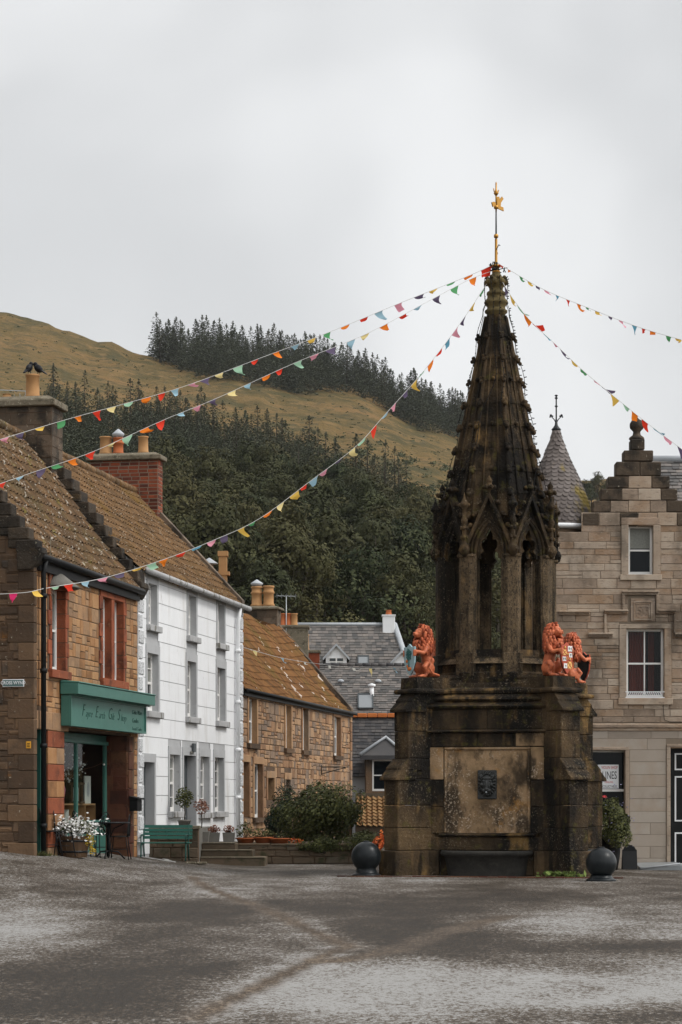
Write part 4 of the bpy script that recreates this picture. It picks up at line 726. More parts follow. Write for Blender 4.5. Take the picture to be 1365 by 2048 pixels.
b = MB(FR); nrt = 24; q = (wu1-wu0)/nrt
for i in range(nrt): b.tube([(wu0+i*q, -WW, RG2+.02+R.uniform(-.01, .01)), (wu0+(i+1)*q-.012, -WW, RG2+.02+R.uniform(-.01, .01))], .12, 8)
b.build('ridge_tiles', 'pant2', rf)
b = MB(FR); b.tube([(wu0+.25, .17, EV2-.02), (wu1+.25, .17, EV2-.05)], .075, 8); b.build('gutter', 'sill', wh)
b = MB(FR); ud = uF(469); b.tube([(ud+.05, .15, EV2-.08), (ud, .10, EV2-.5), (ud, .10, .55)], .06, 8)
for z in (5.6, 4.2, 2.9, 1.6): b.lathe([(.08, z), (.08, z+.1)], 8, (ud, .10, 0))
b.build('downpipe', 'white', wh)
# far skew
def skew(parent, u0, u1, EVx, RGx, w, mt='crow'):
    b = MB(FR); b.hexa([(u0, .08, EVx-.08), (u1, .08, EVx-.08), (u1, -w, RGx), (u0, -w, RGx), (u0, .08, EVx+.16), (u1, .08, EVx+.16), (u1, -w, RGx+.2), (u0, -w, RGx+.2)]); b.hexa([(u0, -2*w-.08, EVx-.08), (u1, -2*w-.08, EVx-.08), (u1, -w, RGx), (u0, -w, RGx), (u0, -2*w-.08, EVx+.16), (u1, -2*w-.08, EVx+.16), (u1, -w, RGx+.2), (u0, -w, RGx+.2)]); return b.build('skew', mt, parent, bev=.01)
skew(wh, wu1-.28, wu1+.02, EV2, RG2, WW)
cb = wu1-.45; chimney(wh, cb, wu1+.03, 2.27, 4.21, 8.6, 11.0, 'brick', (.10, .104), (.24, .30), [(.3, .5, .48, .14, 'potc', 0, False), (.3, 1.22, .46, .14, 'potr', 1, True), (.3, 1.58, .50, .17, 'potc', 0, False)], cope=.22, gap=.022, gapm='joint_dk')
sh_ = MB(FR); sh_.box(uF(383)-.12, uF(383)+.12, .04, .09, zF(383, 1504), zF(383, 1487)); tag(sh_.build('house_plaque', 'doorg'), 'small dark plaque above the middle door of the white house', 'plaque')
sh_ = MB(FR); sh_.box(uF(380)-.16, uF(380)+.12, .045, .06, zF(380, 1511)+.05, zF(380, 1506)+.04); tag(sh_.build('number_plate', 'concrete'), 'narrow grey name plate on the lintel of the middle door', 'plaque')

# ---- STONE HOUSE
st = thing('stone_house', 'long two-storey brown stone house with an orange mossy roof beyond the white house', 'house', W3(uF(484), 0, .3))
tu0, tu1 = wu1+.02, uF(702); EV3, RG3 = 4.62, 7.7
ht = [hF(496, 512, 1397, 1487), hF(570, 581, 1411, 1497), hF(604, 615, 1417, 1501), hF(667, 680, 1434, 1511.5), hF(507, 523.5, 1528, 1635), hF(570, 579, 1559, 1640), hF(610, 622, 1570, 1640)]
hq = [hF(534, 547, 1556, 1600), (uF(485), uF(497), zF(491, 1634), zF(491, 1524))]
b = MB(FR); backing(b, tu0, tu1, -.5, EV3, ht+hq, rev=.24); gable_plane(b, tu0, -1, EV3, RG3, W_+.1, -.5); gable_plane(b, tu1, 1, EV3, RG3, W_+.1, -.5); b.build('wall', 'mortar', st)
b = MB(FR); mg = [(h[0]-.16, h[1]+.16, h[2]-.15, h[3]+.2) for h in ht+hq]; courses(b, tu0, tu1-.3, .0, EV3-.02, mg, rh=(.16, .34), rw=(.2, .6), irr=.45, gap=.02, proud=.018, jit=.015); b.build('rubble_front', 'sand_house', st)
for h in ht+hq: b = MB(FR); surround(b, h, .15, .20, d0=-.235, d1=.04); b.build('dressed_margin', 'sand_house', st, bev=.008)
b = MB(FR); z = .0
while z < EV3-.1: b.box(tu1-.32, tu1+.02, -.3, .05, z+.006, z+.32); z += .33
b.build('corner_quoins', 'sand_house', st, bev=.008)
for h in ht: b = MB(FR); b.box(h[0]-.16, h[1]+.16, -.2, .10, h[2]-.14, h[2]-.003); b.build('window_sill', 'sand_dark', st)
for i, h in enumerate(ht): sash(st, FR, h, .12, blind=.4 if i % 2 else 0, fr=.07)
for h in hq: b = MB(FR); b.box(h[0], h[1], -.24, -.2, h[2], h[3]); b.build('door', 'green_dk' if h is hq[0] else 'doorg', st)
M, sl = roofframe(tu0, EV3+.05, RG3, W_+.1, over=.14); b = MB(); pantiles(b, M, tu1-tu0, sl, n=5, sag=.22); b.add([W3(tu0, -W_-.1, RG3), W3(tu1, -W_-.1, RG3), W3(tu1, -2*W_-.3, EV3), W3(tu0, -2*W_-.3, EV3)], [(0, 1, 2, 3)], .3); b.build('roof', 'pant3', st, recalc=False)
b = MB(FR); b.tube([(tu0, .15, EV3), (tu1+.2, .15, EV3-.02)], .06, 6); b.box(tu0, tu1, 0, .09, EV3-.14, EV3-.02); b.build('gutter', 'black', st)
skew(st, tu1-.35, tu1+.02, EV3, RG3, W_+.1)
chimney(st, tu1-.62, tu1+.02, 2.5, 3.62, 6.4, 8.22, 'crow', (.22, .3), (.3, .6), [(.3, .36, .72, .18, 'potc', 1, False), (.3, .78, .70, .18, 'potc', 1, True)], cope=.14)
# lean second stack with three pots further along
ch2 = thing('chimney_stack', 'squat chimney stack with a row of three pots behind the orange roof', 'chimney', P(590, 1290, 86)); b = MB(); c = P(592, 1300, 86); b.box(c.x-.75, c.x+.45, 86, 87, 4, PZ(1256, 86)); b.build('shaft', 'capst', ch2); b = MB(); b.box(c.x-.8, c.x+.5, 85.95, 87.05, PZ(1256, 86), PZ(1250, 86)); b.build('cope', 'capst', ch2, bev=.02)
for x_, m_, h_ in ((566, 'potr', .46), (577, 'potr', .46), (590, 'potc', .46)): pot(ch2, None, PX(x_-2, 86), 86.5, PZ(1250, 86), h_, .13, m_, 0)
ch3 = thing('chimney_stack', 'small brick stack with one tall buff pot beyond the end of the orange roof', 'chimney', P(612, 1330, 90)); b = MB(); c = P(613, 1310, 90); b.box(c.x-.5, c.x+.5, 90, 90.9, 4, PZ(1306, 90)); b.build('shaft', 'brick', ch3); b = MB(); b.box(c.x-.56, c.x+.56, 89.94, 90.96, PZ(1306, 90), PZ(1300, 90)); b.build('cope', 'capst', ch3, bev=.02); pot(ch3, None, c.x-.05, 90.4, PZ(1299, 90), .60, .15, 'potc', 0)
ch4 = thing('chimney_stack', 'tall narrow buff chimney rising behind the white house roof', 'chimney', P(446, 1150, 70)); b = MB(); c = P(446, 1165, 70); b.box(c.x-.12, c.x+.12, 70, 70.3, 6.5, PZ(1110, 70)); b.build('shaft', 'potc', ch4); b = MB(); b.box(c.x-.15, c.x+.15, 69.97, 70.33, PZ(1112, 70), PZ(1102, 70)); b.box(c.x-.2, c.x+.2, 69.97, 70.33, PZ(1150, 70), PZ(1143, 70)); b.build('cope', 'potc', ch4)
ch5 = thing('chimney_pot', 'low pot under a pale conical cowl beside the tall narrow chimney', 'chimney pot', P(420, 1140, 70)); c = P(419, 1132, 70); b = MB(); b.lathe([(.12, -1), (.12, 0), (.1, .02)], 12, c); b.build('pot', 'potc', ch5); b = MB(); b.lathe([(.26, .06), (.26, .08), (.02, .24)], 12, c); b.tube([(c.x, c.y, c.z-.1), (c.x, c.y, c.z+.1)], .06, 6); b.build('cowl', 'lead', ch5)
sbk = tag(MB(FR).build('x', 'iron'), 'x', 'x'); bpy.data.objects.remove(sbk)
ib = MB(FR); u = uF(640); ib.tube([(u, .05, zF(640, 1534)), (u, .95, zF(640, 1534))], .018, 5); ib.tube([(u, .05, zF(640, 1548)), (u, .85, zF(640, 1535))], .015, 5); ib.tube([(u, .05, zF(640, 1530)), (u, .05, zF(640, 1550))], .015, 5); tag(ib.build('sign_bracket', 'iron'), 'empty black iron sign bracket on the brown stone house', 'bracket')
# aerials
def aerial(px, py, Y, h, label, w=.7, n=6, rz=0, tilt=0):
    c = P(px, py, Y); t = thing('tv_aerial', label, 'aerial', c-Vector((0, 0, h))); b = MB(); b.tube([c-Vector((0, 0, h)), c], .018, 5); b.build('mast', 'steel', t)
    b = MB(); dx, dy = math.cos(rz), math.sin(rz); b.tube([c-Vector((dx*w/2, dy*w/2, -tilt*w/2)), c+Vector((dx*w/2, dy*w/2, tilt*w/2))], .012, 4)
    for i in range(n):
        q = c+Vector((dx, dy, tilt))*(w*(i/(n-1)-.5)); l_ = .22*(1.2-.5*i/n); b.tube([q+Vector((-dy*l_, dx*l_, 0)), q+Vector((dy*l_, -dx*l_, 0))], .007, 4)
        b.tube([q-Vector((0, 0, .09)), q+Vector((0, 0, .09))], .006, 4)
    b.build('antenna', 'steel', t)
aerial(573, 1192, 86, 2.2, 'thin television aerial standing above the three-pot stack', .7, 5, .3)
aerial(18, 800, 55.5, 1.2, 'large horizontal television aerial at the left of the crow-topped chimney', 1.3, 11, .25, .35)
aerial(294, 914, 66, .9, 'small aerial on the corner of the brick chimney', .28, 3, .2)
# birds
def bird(c, rz, label):
    t = thing('crow', label, 'bird', (0, 0, 0)); b = MB(); b.ell((0, 0, .16), (.13, .075, .085), (0, -.65, 0)); b.ell((.09, 0, .27), (.055, .048, .05)); b.tube([(.07, 0, .22), (.09, 0, .27)], [.05, .045], 8); b.hexa([(-.24, -.03, .0), (-.06, -.05, .1), (-.06, .05, .1), (-.24, .03, .0), (-.24, -.03, .02), (-.06, -.05, .15), (-.06, .05, .15), (-.24, .03, .02)]); b.build('body', 'feather', t)
    b = MB(); b.tube([(.13, 0, .27), (.2, 0, .25)], .016, 5, .003); b.build('beak', 'black', t); b = MB()
    for s_ in (-1, 1): b.tube([(0, .03*s_, .1), (.01, .03*s_, 0)], .007, 4)
    b.build('legs', 'black', t); t.location = c; t.rotation_euler = (0, 0, rz); return t
pt = W3(s0+.4, -(W_-.72)-.58, 10.62+.26+.54)
bird(pt+Vector((-.08, 0, 0)), 1.2, 'black crow perched upright at the left of the chimney pot rim'); bird(pt+Vector((.13, .02, -.01)), 2.6, 'black crow leaning forward at the right of the chimney pot rim')

# ---- low walls, steps, terrace, garden
tw_ = thing('terrace_wall', 'low brown wall behind the green bench with a raised terrace', 'wall', (PX(395, 55.5), 55.5, 0))
x0_, x1_ = PX(276, 55.4), PX(397, 55.4); b = MB(frame((x0_, 55.4, 0), (1, 0, 0), (0, -1, 0))); zt_w = PZ(1654, 55.4)
b.box(0, x1_-x0_, -.35, 0, -.1, zt_w-.05); b.build('core', 'mortar', tw_); b = MB(frame((x0_, 55.4, 0), (1, 0, 0), (0, -1, 0))); courses(b, 0, x1_-x0_, 0, zt_w-.05, rh=(.16, .26), rw=(.2, .5)); b.build('stonework', 'mosswall', tw_)
b = MB(); b.box(x0_-.02, x1_+.04, 55.34, 55.8, zt_w-.05, zt_w+.03); b.build('coping', 'capst', tw_, bev=.015)
b = MB(); b.add([(x0_-.3, 55.76, zt_w-.04), (x1_, 55.76, zt_w-.04), (x1_, 62, zt_w-.04), (x0_+.9, 62, zt_w-.04)], [(0, 1, 2, 3)]); b.add([(x1_, 55.76, 0), (x1_, 62, 0), (x1_, 62, zt_w-.04), (x1_, 55.76, zt_w-.04)], [(0, 1, 2, 3)]); struct(b.build('terrace', 'concrete', recalc=False))
sp_ = thing('stone_steps', 'three broad dark stone steps with pale worn edges beside the bench wall', 'steps', (PX(450, 56.5), 56.5, 0))
for i, (xr, zt2) in enumerate(((531, .17), (506, .34), (472, .51))):
    b = MB(); yy = 56.0+i*.32; z0_ = PZ(1722, 56)+.0; b.box(x1_+.005, PX(xr, yy), yy, yy+3, -.1+.165*i, .03+.165*(i+1)); b.build('step', 'mosswall', sp_, bev=.02)
    b = MB(); b.box(x1_+.01, PX(xr, yy)-.01, yy-.015, yy+.25, .03+.165*(i+1), .05+.165*(i+1)); b.build('tread', 'capst', sp_, bev=.008)
gw = thing('garden_wall', 'low mossy stone garden wall in front of the bushes', 'wall', (PX(600, 58), 58, 0)); xa, xb = PX(472, 58), PX(742, 58); Mw = frame((xa, 58, 0), (1, 0, 0), (0, -1, 0))
b = MB(Mw); b.box(0, xb-xa, -.4, 0, -.1, .42); b.build('core', 'mortar', gw); b = MB(Mw); courses(b, 0, xb-xa, 0, .44, rh=(.14, .24), rw=(.25, .6), jit=.015, proud=.03); b.build('stonework', 'mosswall', gw); b = MB(Mw); u = 0
while u < (xb-xa)*.72: w2 = R.uniform(.5, .9); b.box(u, u+w2-.01, -.42, .04, .44, .50+R.uniform(0, .01)); u += w2
b.build('coping', 'mosswall', gw, bev=.02)
b = MB(); b.add([(xa-2, 58.38, .40), (xb-.05, 58.38, .40), (xb+.2, 76, .4), (xa+.8, 76, .4)], [(0, 1, 2, 3)]); struct(b.build('garden_bed', 'mosswall', recalc=False))
def bush(name, label, c, rad, n, ls, m, cat='bush', lobes=9, trunk=.35, flowers=None, seed=1):
    rr = random.Random(seed); t = thing(name, label, cat, c); c = Vector(c); b = MB(); L2 = []
    for i in range(lobes):
        a = rr.uniform(0, 6.28); q = math.sqrt(rr.random())*.62; L2.append((c+Vector((rad[0]*q*math.cos(a), rad[1]*q*math.sin(a), rad[2]*rr.uniform(.45, 1.45))), rr.uniform(.34, .55)))
    L2.append((c+Vector((0, 0, rad[2]*.9)), .62))
    for p, q in L2:
        sh = rr.uniform(0, .3)
        for _ in range(n//len(L2)):
            u = Vector((rr.gauss(0, 1), rr.gauss(0, 1), rr.gauss(0, 1))).normalized(); k = rr.uniform(.75, 1.08)*q; w2 = p+Vector((u.x*rad[0]*k, u.y*rad[1]*k, u.z*rad[2]*k))
            if w2.z < c.z: continue
            w2 += Vector((nz(*(w2*3)), nz(*(w2*3+Vector((9, 0, 0)))), nz(*(w2*3+Vector((0, 9, 0))))))*.12
            nr = (u+Vector((rr.uniform(-.8, .8), rr.uniform(-.8, .8), rr.uniform(-.2, 1)))).normalized(); a_ = nr.orthogonal().normalized(); b_ = nr.cross(a_); s_ = ls*rr.uniform(.5, 1.2)
            b.add([w2-a_*s_*.6, w2-b_*s_*.35, w2+a_*s_*.6, w2+b_*s_*.35], [(0, 1, 2, 3)], min(1, sh+rr.random()*.7))
    b.build('foliage', m, t, recalc=False); s = MB()
    for i in range(5): a = rr.uniform(0, 6.28); s.tube([c, c+Vector((rad[0]*.2*math.cos(a), rad[1]*.2*math.sin(a), rad[2]*.6)), c+Vector((rad[0]*.5*math.cos(a), rad[1]*.5*math.sin(a), rad[2]*1.1))], .03, 5, .01)
    s.build('stems', 'bark', t)
    if flowers:
        f = MB(); f.leaves([p+Vector((rr.gauss(0, 1)*rad[0]*q*.7, -rad[1]*q*rr.uniform(.2, 1), rr.gauss(0, 1)*rad[2]*q*.7)) for p, q in L2 for _ in range(flowers[1]//len(L2))], flowers[2]); f.build('flowers', flowers[0], t)
    return t
bush('garden_bush', 'large rounded leafy bush spilling over the garden wall', (PX(646, 59.6), 59.6, .15), (1.28, 1.05, 1.0), 14000, .08, 'leaf2', seed=3, lobes=16)
bush('yew_bush', 'dark clipped yew bush at the left of the large leafy bush', (PX(548, 60.5), 60.8, .35), (.36, .4, .66), 3200, .05, 'yew', seed=4)
bush('yew_bush', 'dark bushy yew rising behind between the small door and the large bush', (PX(568, 64), 65, .3), (.42, .4, .95), 3200, .06, 'yew', seed=5)
bush('garden_bush', 'low sprawling green shrub right of the large bush', (PX(716, 58.2), 58.2, .1), (.62, .6, .42), 3600, .05, 'leaf2', seed=6)
bush('trailing_plant', 'loose low plants trailing over the garden wall top', (PX(650, 58.0), 57.95, .26), (.75, .25, .22), 2600, .05, 'leaf2', seed=7)
bush('red_leaved_plant', 'bright red and orange leaved plant beside the ball bollard', (PX(757, 55), 55, .35), (.16, .16, .26), 500, .06, 'redleaf', 'plant', seed=8)
def potted(name, label, c, r, h, pm, plant, stem=0, square=False, seed=1):
    rr = random.Random(seed); t = thing(name, label, 'potted plant', c); c = Vector(c); b = MB()
    if square: b.hexa([(c.x-r*.85, c.y-r*.85, c.z), (c.x+r*.85, c.y-r*.85, c.z), (c.x+r*.85, c.y+r*.85, c.z), (c.x-r*.85, c.y+r*.85, c.z), (c.x-r, c.y-r, c.z+h), (c.x+r, c.y-r, c.z+h), (c.x+r, c.y+r, c.z+h), (c.x-r, c.y+r, c.z+h)])
    else: b.lathe([(r*.72, 0), (r*.95, h*.8), (r*1.06, h*.8), (r*1.06, h), (r*.9, h), (r*.88, h-.03)], 16, c)
    b.build('pot', pm, t); top = c+Vector((0, 0, h+stem))
    if stem: s = MB(); s.tube([c+Vector((0, 0, h-.02)), c+Vector((.02, 0, h+stem*.5)), top], .014, 5); s.build('stem', 'bark', t)
    mt_, n, rad, ls = plant; f = MB(); cc = top+Vector((0, 0, rad[1]*.6))
    pts = []
    for _ in range(n): u = Vector((rr.gauss(0, 1), rr.gauss(0, 1), rr.gauss(0, 1))).normalized()*rr.random()**.4; pts.append(cc+Vector((u.x*rad[0], u.y*rad[0], u.z*rad[1])))
    f.leaves(pts, ls); f.build('foliage', mt_, t, recalc=False)
    if not stem:
        s = MB(); [s.tube([c+Vector((0, 0, h-.03)), p], .006, 3) for p in pts[:14]]; s.build('stems', 'bark', t)
    return t
tz = zt_w-.04
potted('olive_tree', 'small round-headed olive tree in front of the middle grey door', (PX(369, 57), 57, tz), .16, .2, 'concrete', ('leaf2', 420, (.24, .26), .06), .38, seed=11)
potted('standard_shrub', 'thin-stemmed standard shrub in a square concrete planter', (PX(403, 57.3), 57.3, .54), .20, .26, 'concrete', ('heath', 300, (.20, .20), .05), .50, True, seed=12)
potted('heather_pot', 'reddish heather in a square stone pot, left one of the pair below the white wall', (PX(428, 58), 58, .53), .15, .24, 'concrete', ('heath', 160, (.16, .12), .05), 0, True, seed=13)
potted('heather_pot', 'reddish heather in a square stone pot, right one of the pair below the white wall', (PX(458, 58), 58, .53), .15, .24, 'concrete', ('heath', 160, (.16, .12), .05), 0, True, seed=14)
potted('fern_pot', 'pale feathery plant in a terracotta pot by the white house corner', (PX(492, 58.3), 58.2, .5), .24, .14, 'potr', ('leaf2', 260, (.24, .26), .05), 0, seed=15)
potted('sedum_pot', 'grey-green low plant in a terracotta pot, middle of the three on the garden wall', (PX(527, 58.3), 58.2, .5), .24, .16, 'potr', ('leaf2', 260, (.30, .14), .05), 0, seed=16)
potted('bowl_pot', 'wide terracotta bowl with small shoots on the garden wall', (PX(558, 58.3), 58.2, .5), .26, .13, 'potr', ('leaf2', 70, (.16, .08), .04), 0, seed=17)
potted('marigold_pot', 'small orange flowers growing beside the garden wall top', (PX(592, 58.3), 58.4, .36), .2, .12, 'potr', ('redleaf', 80, (.26, .1), .05), 0, seed=18)
# bench
def bench():
    t = thing('park_bench', 'green slatted park bench in front of the low terrace wall', 'bench', (0, 0, 0)); L_ = 1.22
    b = MB()
    for i in range(4): b.box(-L_/2, L_/2, -.02-i*.105-.085, -.02-i*.105, .40, .425)
    b.build('seat', 'bench', t, bev=.006); b = MB()
    for i in range(4): z = .50+i*.085; y = .03+i*.022; b.hexa([(-L_/2, y, z), (L_/2, y, z), (L_/2, y+.02, z), (-L_/2, y+.02, z), (-L_/2, y+.018, z+.068), (L_/2, y+.018, z+.068), (L_/2, y+.038, z+.068), (-L_/2, y+.038, z+.068)])
    b.build('backrest', 'bench', t)
    for s_ in (-1, 1):
        x = s_*(L_/2-.09); b = MB(); b.tube([(x, .16, .0), (x, .06, .2), (x, .02, .38), (x, .07, .62), (x, .13, .84)], .018, 5); b.build('leg', 'green_dk', t)
        b = MB(); b.tube([(x, -.50, 0), (x, -.44, .10), (x, -.42, .38), (x, -.30, .37), (x, 0, .38)], .018, 5); b.tube([(x, -.42, .39), (x, -.45, .55), (x, -.40, .60), (x, -.05, .60), (x, .06, .58)], .016, 5); b.build('leg', 'green_dk', t)
    return t
bn = bench(); bn.location = (PX(332, 54.6), 54.65, H(PX(332, 54.6), 54.6)); bn.rotation_euler = (0, 0, -.06)
for i in range(2): o = MB(); o.box(-.12, .12, -.1, .1, 0, .06); q = o.build('kerb_stone', 'capst', bev=.015); q.location = (PX(382+22*i, 54.4), 54.4, H(-3.4, 54.4)-.005); tag(q, ['small pale stone block at the right foot of the bench', 'small pale stone block below the end of the terrace wall'][i], 'stone block')
# bistro set
def bistro_chair():
    t = thing('bistro_chair', 'x', 'chair', (0, 0, 0)); b = MB(); b.lathe([(.0, .44), (.19, .44), (.20, .45), (.19, .462), (0, .462)], 16); b.build('seat', 'black', t)
    b = MB(); hoop = lambda w, h: [(-.17, w*math.cos(a), .45+h*math.sin(a)) for a in [math.pi*i/12 for i in range(13)]]
    for w2, h2 in ((.19, .43), (.12, .36), (.06, .28)): b.tube([(x-.06*(z-.45), y, z) for x, y, z in hoop(w2, h2)], .011, 5)
    b.build('backrest', 'black', t)
    for sx, sy in ((1, 1), (1, -1), (-1, 1), (-1, -1)): b = MB(); b.tube([(sx*.14, sy*.14, .44), (sx*.17, sy*.17, .2), (sx*.20, sy*.19, 0)], .011, 5); b.build('leg', 'black', t)
    b = MB(); b.tube([(.15*math.cos(a), .15*math.sin(a), .2) for a in [6.2832*i/16 for i in range(17)]], .007, 4); b.build('stretcher', 'black', t); return t
c0_ = bistro_chair(); tr2 = [(c, kids(c)) for c in kids(c0_)]
def onground(px, Y, dz=0): x = PX(px, Y); return (x, Y, H(x, Y)+dz)
c0_.location = onground(100, 47.6); c0_.rotation_euler = (0, 0, .3); c0_['label'] = 'black wire bistro chair in front of the striped stone pier'; c0_['group'] = 'bistro chairs outside the shop'; c0_.scale = (1.1,)*3
for px, Y, rz, lb_ in ((128, 48.1, .2, 'black wire bistro chair half hidden by the white flowers'), (196, 49.9, 2.6, 'black wire bistro chair behind the table, seen against the green shop front'), (168, 49.2, .4, 'black wire bistro chair left of the round table'), (240, 50.8, 3.1, 'black wire bistro chair at the right of the round table')):
    o = copytree(c0_, onground(px, Y), rz, lb_, 1.1, tr2)
bt_ = thing('bistro_table', 'round black metal table among the wire chairs outside the shop', 'table', (0, 0, 0)); b = MB(); b.lathe([(0, .70), (.42, .70), (.43, .71), (.43, .725), (0, .728)], 24); b.build('table_top', 'iron', bt_)
b = MB(); b.tube([(0, 0, 0.04), (0, 0, .70)], .035, 8)
for k in range(3): a = 2.1*k+.4; b.tube([(0, 0, .16), (.2*math.cos(a), .2*math.sin(a), .14), (.34*math.cos(a), .34*math.sin(a), 0)], .016, 5); b.tube([(.02*math.cos(a), .02*math.sin(a), .4), (.12*math.cos(a), .12*math.sin(a), .6), (.32*math.cos(a), .32*math.sin(a), .69)], .014, 5)
b.build('pedestal', 'black', bt_); bt_.location = onground(217, 50.1); bt_.scale = (1.08,)*3
fp = thing('flower_tub', 'wooden half-barrel overflowing with white daisies and yellow sprays', 'planter', (0, 0, 0)); fp.location = onground(148, 48.3); ORG[fp] = Vector((0, 0, 0)); b = MB()
for k in range(16):
    a0 = 2*math.pi*k/16; a1 = 2*math.pi*(k+.96)/16
    b.hexa([(.27*math.cos(a0), .27*math.sin(a0), 0), (.27*math.cos(a1), .27*math.sin(a1), 0), (.25*math.cos(a1), .25*math.sin(a1), 0), (.25*math.cos(a0), .25*math.sin(a0), 0), (.34*math.cos(a0), .34*math.sin(a0), .44), (.34*math.cos(a1), .34*math.sin(a1), .44), (.32*math.cos(a1), .32*math.sin(a1), .44), (.32*math.cos(a0), .32*math.sin(a0), .44)])
b.lathe([(0, .40), (.31, .40)], 16); tb_ = b.build('tub', 'oak', fp); b = MB(); b.lathe([(.295, .1), (.30, .14)], 20); b.lathe([(.325, .32), (.33, .36)], 20); b.build('hoops', 'iron', tb_)
b = MB(); b.leaves([(R.gauss(0, .22), R.gauss(0, .18), .52+abs(R.gauss(0, .09))) for _ in range(700)], .07); b.build('leaves', 'leaf2', fp); b = MB(); b.leaves([(R.gauss(-.02, .24), R.gauss(-.08, .18), .64+R.gauss(0, .10)-abs(R.gauss(0, .05))) for _ in range(1300)], .055); b.build('white_flowers', 'petal', fp)
b = MB(); b.leaves([(.30+R.gauss(0, .05)+.12*q, -.12+R.gauss(0, .06), .5-.42*q+R.gauss(0, .03)) for q in [R.random() for _ in range(160)]], .045); b.build('yellow_flowers', 'yel', fp)
wd = thing('weed_tuft', 'dry grass tuft at the foot of the black downpipe', 'weeds', onground(80, 47)); b = MB(); c = Vector(onground(80, 46.9)); [b.add([c+Vector((x, 0, 0)), c+Vector((x+.02, 0, 0)), c+Vector((x+R.gauss(0, .06), R.gauss(0, .04), R.uniform(.04, .13)))], [(0, 1, 2)]) for x in [R.gauss(0, .13) for _ in range(120)]]; b.build('blades', 'leaf2', wd)
# ---------------------------------------------------------------- slate roofs in the middle distance
def slope_roof(parent, name, x0, x1, Y, z0, z1, dy, m, w=.26, h=.2, hips=(0, 0)):
    """roof slope facing the camera: eave at (Y, z0), ridge at (Y+dy, z1)"""
    up = Vector((0, dy, z1-z0)); L_ = up.length; up.normalize(); nn = Vector((0, -up.z, up.y)); M = Matrix.Identity(4); o = Vector((x0, Y, z0))
    for i in range(3): M[i][0] = (1, 0, 0)[i]; M[i][1] = up[i]; M[i][2] = nn[i]; M[i][3] = o[i]
    b = MB(); ul = x1-x0
    clip = None
    if hips[1] or hips[0]: clip = lambda u, v: u > ul-hips[1]*v/L_ or u < hips[0]*v/L_
    nr = max(1, round(L_/h)); hh = L_/nr
    b.add([M @ Vector(p) for p in ((0, 0, -.01), (ul, 0, -.01), (ul-hips[1], L_, -.01), (hips[0], L_, -.01))], [(0, 1, 2, 3)], .1)
    for r in range(nr):
        u = -(r % 2)*w/2
        while u < ul:
            ww = w*R.uniform(.75, 1.2); a, c = max(0, u), min(ul, u+ww-.01); z = R.uniform(.015, .04)
            if c-a > .02 and not (clip and clip((a+c)/2, r*hh)): b.add([M @ Vector(p) for p in ((a, r*hh-R.uniform(0, .015), z), (c, r*hh-R.uniform(0, .015), z), (c, (r+1)*hh+.02, .003), (a, (r+1)*hh+.02, .003), (a, r*hh, 0), (c, r*hh, 0))], [(0, 1, 2, 3), (4, 5, 1, 0)])
            u += ww
    # far slope
    b.add([(x0, Y+2*dy, z0), (x1, Y+2*dy, z0), (x1-hips[1], Y+dy, z1), (x0+hips[0], Y+dy, z1)], [(0, 1, 2, 3)], .2)
    return b.build(name, m, parent, recalc=False), M
YA = 112.0; A_ = thing('slate_house', 'white-walled house under the tall grey slate roof with white dormers', 'house', (PX(700, YA), YA, 2))
xa0, xa1 = PX(560, YA+3), PX(830, YA+3); za0, za1 = PZ(1390, YA), PZ(1250, YA+3.2)
b = MB(); b.box(xa0+.1, xa1-.6, YA+.15, YA+6.2, 0, za0); b.hexa([(xa1-.6, YA+.2, za0), (xa1-.4, YA+.2, za0), (xa1-.4, YA+6.2, za0), (xa1-.6, YA+6.2, za0), (xa1-1.1, YA+3.1, za1-.1), (xa1-.9, YA+3.1, za1-.1), (xa1-.9, YA+3.3, za1-.1), (xa1-1.1, YA+3.3, za1-.1)]); b.build('wall', 'white', A_)
ro, M = slope_roof(A_, 'roof', xa0, xa1, YA, za0, za1, 3.2, 'slate', hips=(0, 1.0)); b = MB(); b.tube([(xa0, YA+3.2, za1+.03), (xa1-1.0, YA+3.2, za1+.03)], .09, 6); b.build('ridge', 'lead', ro)
b = MB(); b.tube([(xa1-1.0, YA+3.2, za1+.05), (xa1+.05, YA, za0+.05)], .14, 6); b.build('lead_skew', 'lead', ro)
b = MB(); xc = PX(778, YA+3); b.box(xc-.30, xc+.30, YA+2.8, YA+3.6, za1-.8, za1+.42); c = b.build('chimney', 'white', A_, bev=.02); b = MB(); b.box(xc-.34, xc+.34, YA+2.76, YA+3.64, za1+.42, za1+.48); b.build('cope', 'white', c); pot(c, None, xc, YA+3.2, za1+.48, .25, .14, 'potr', 0)
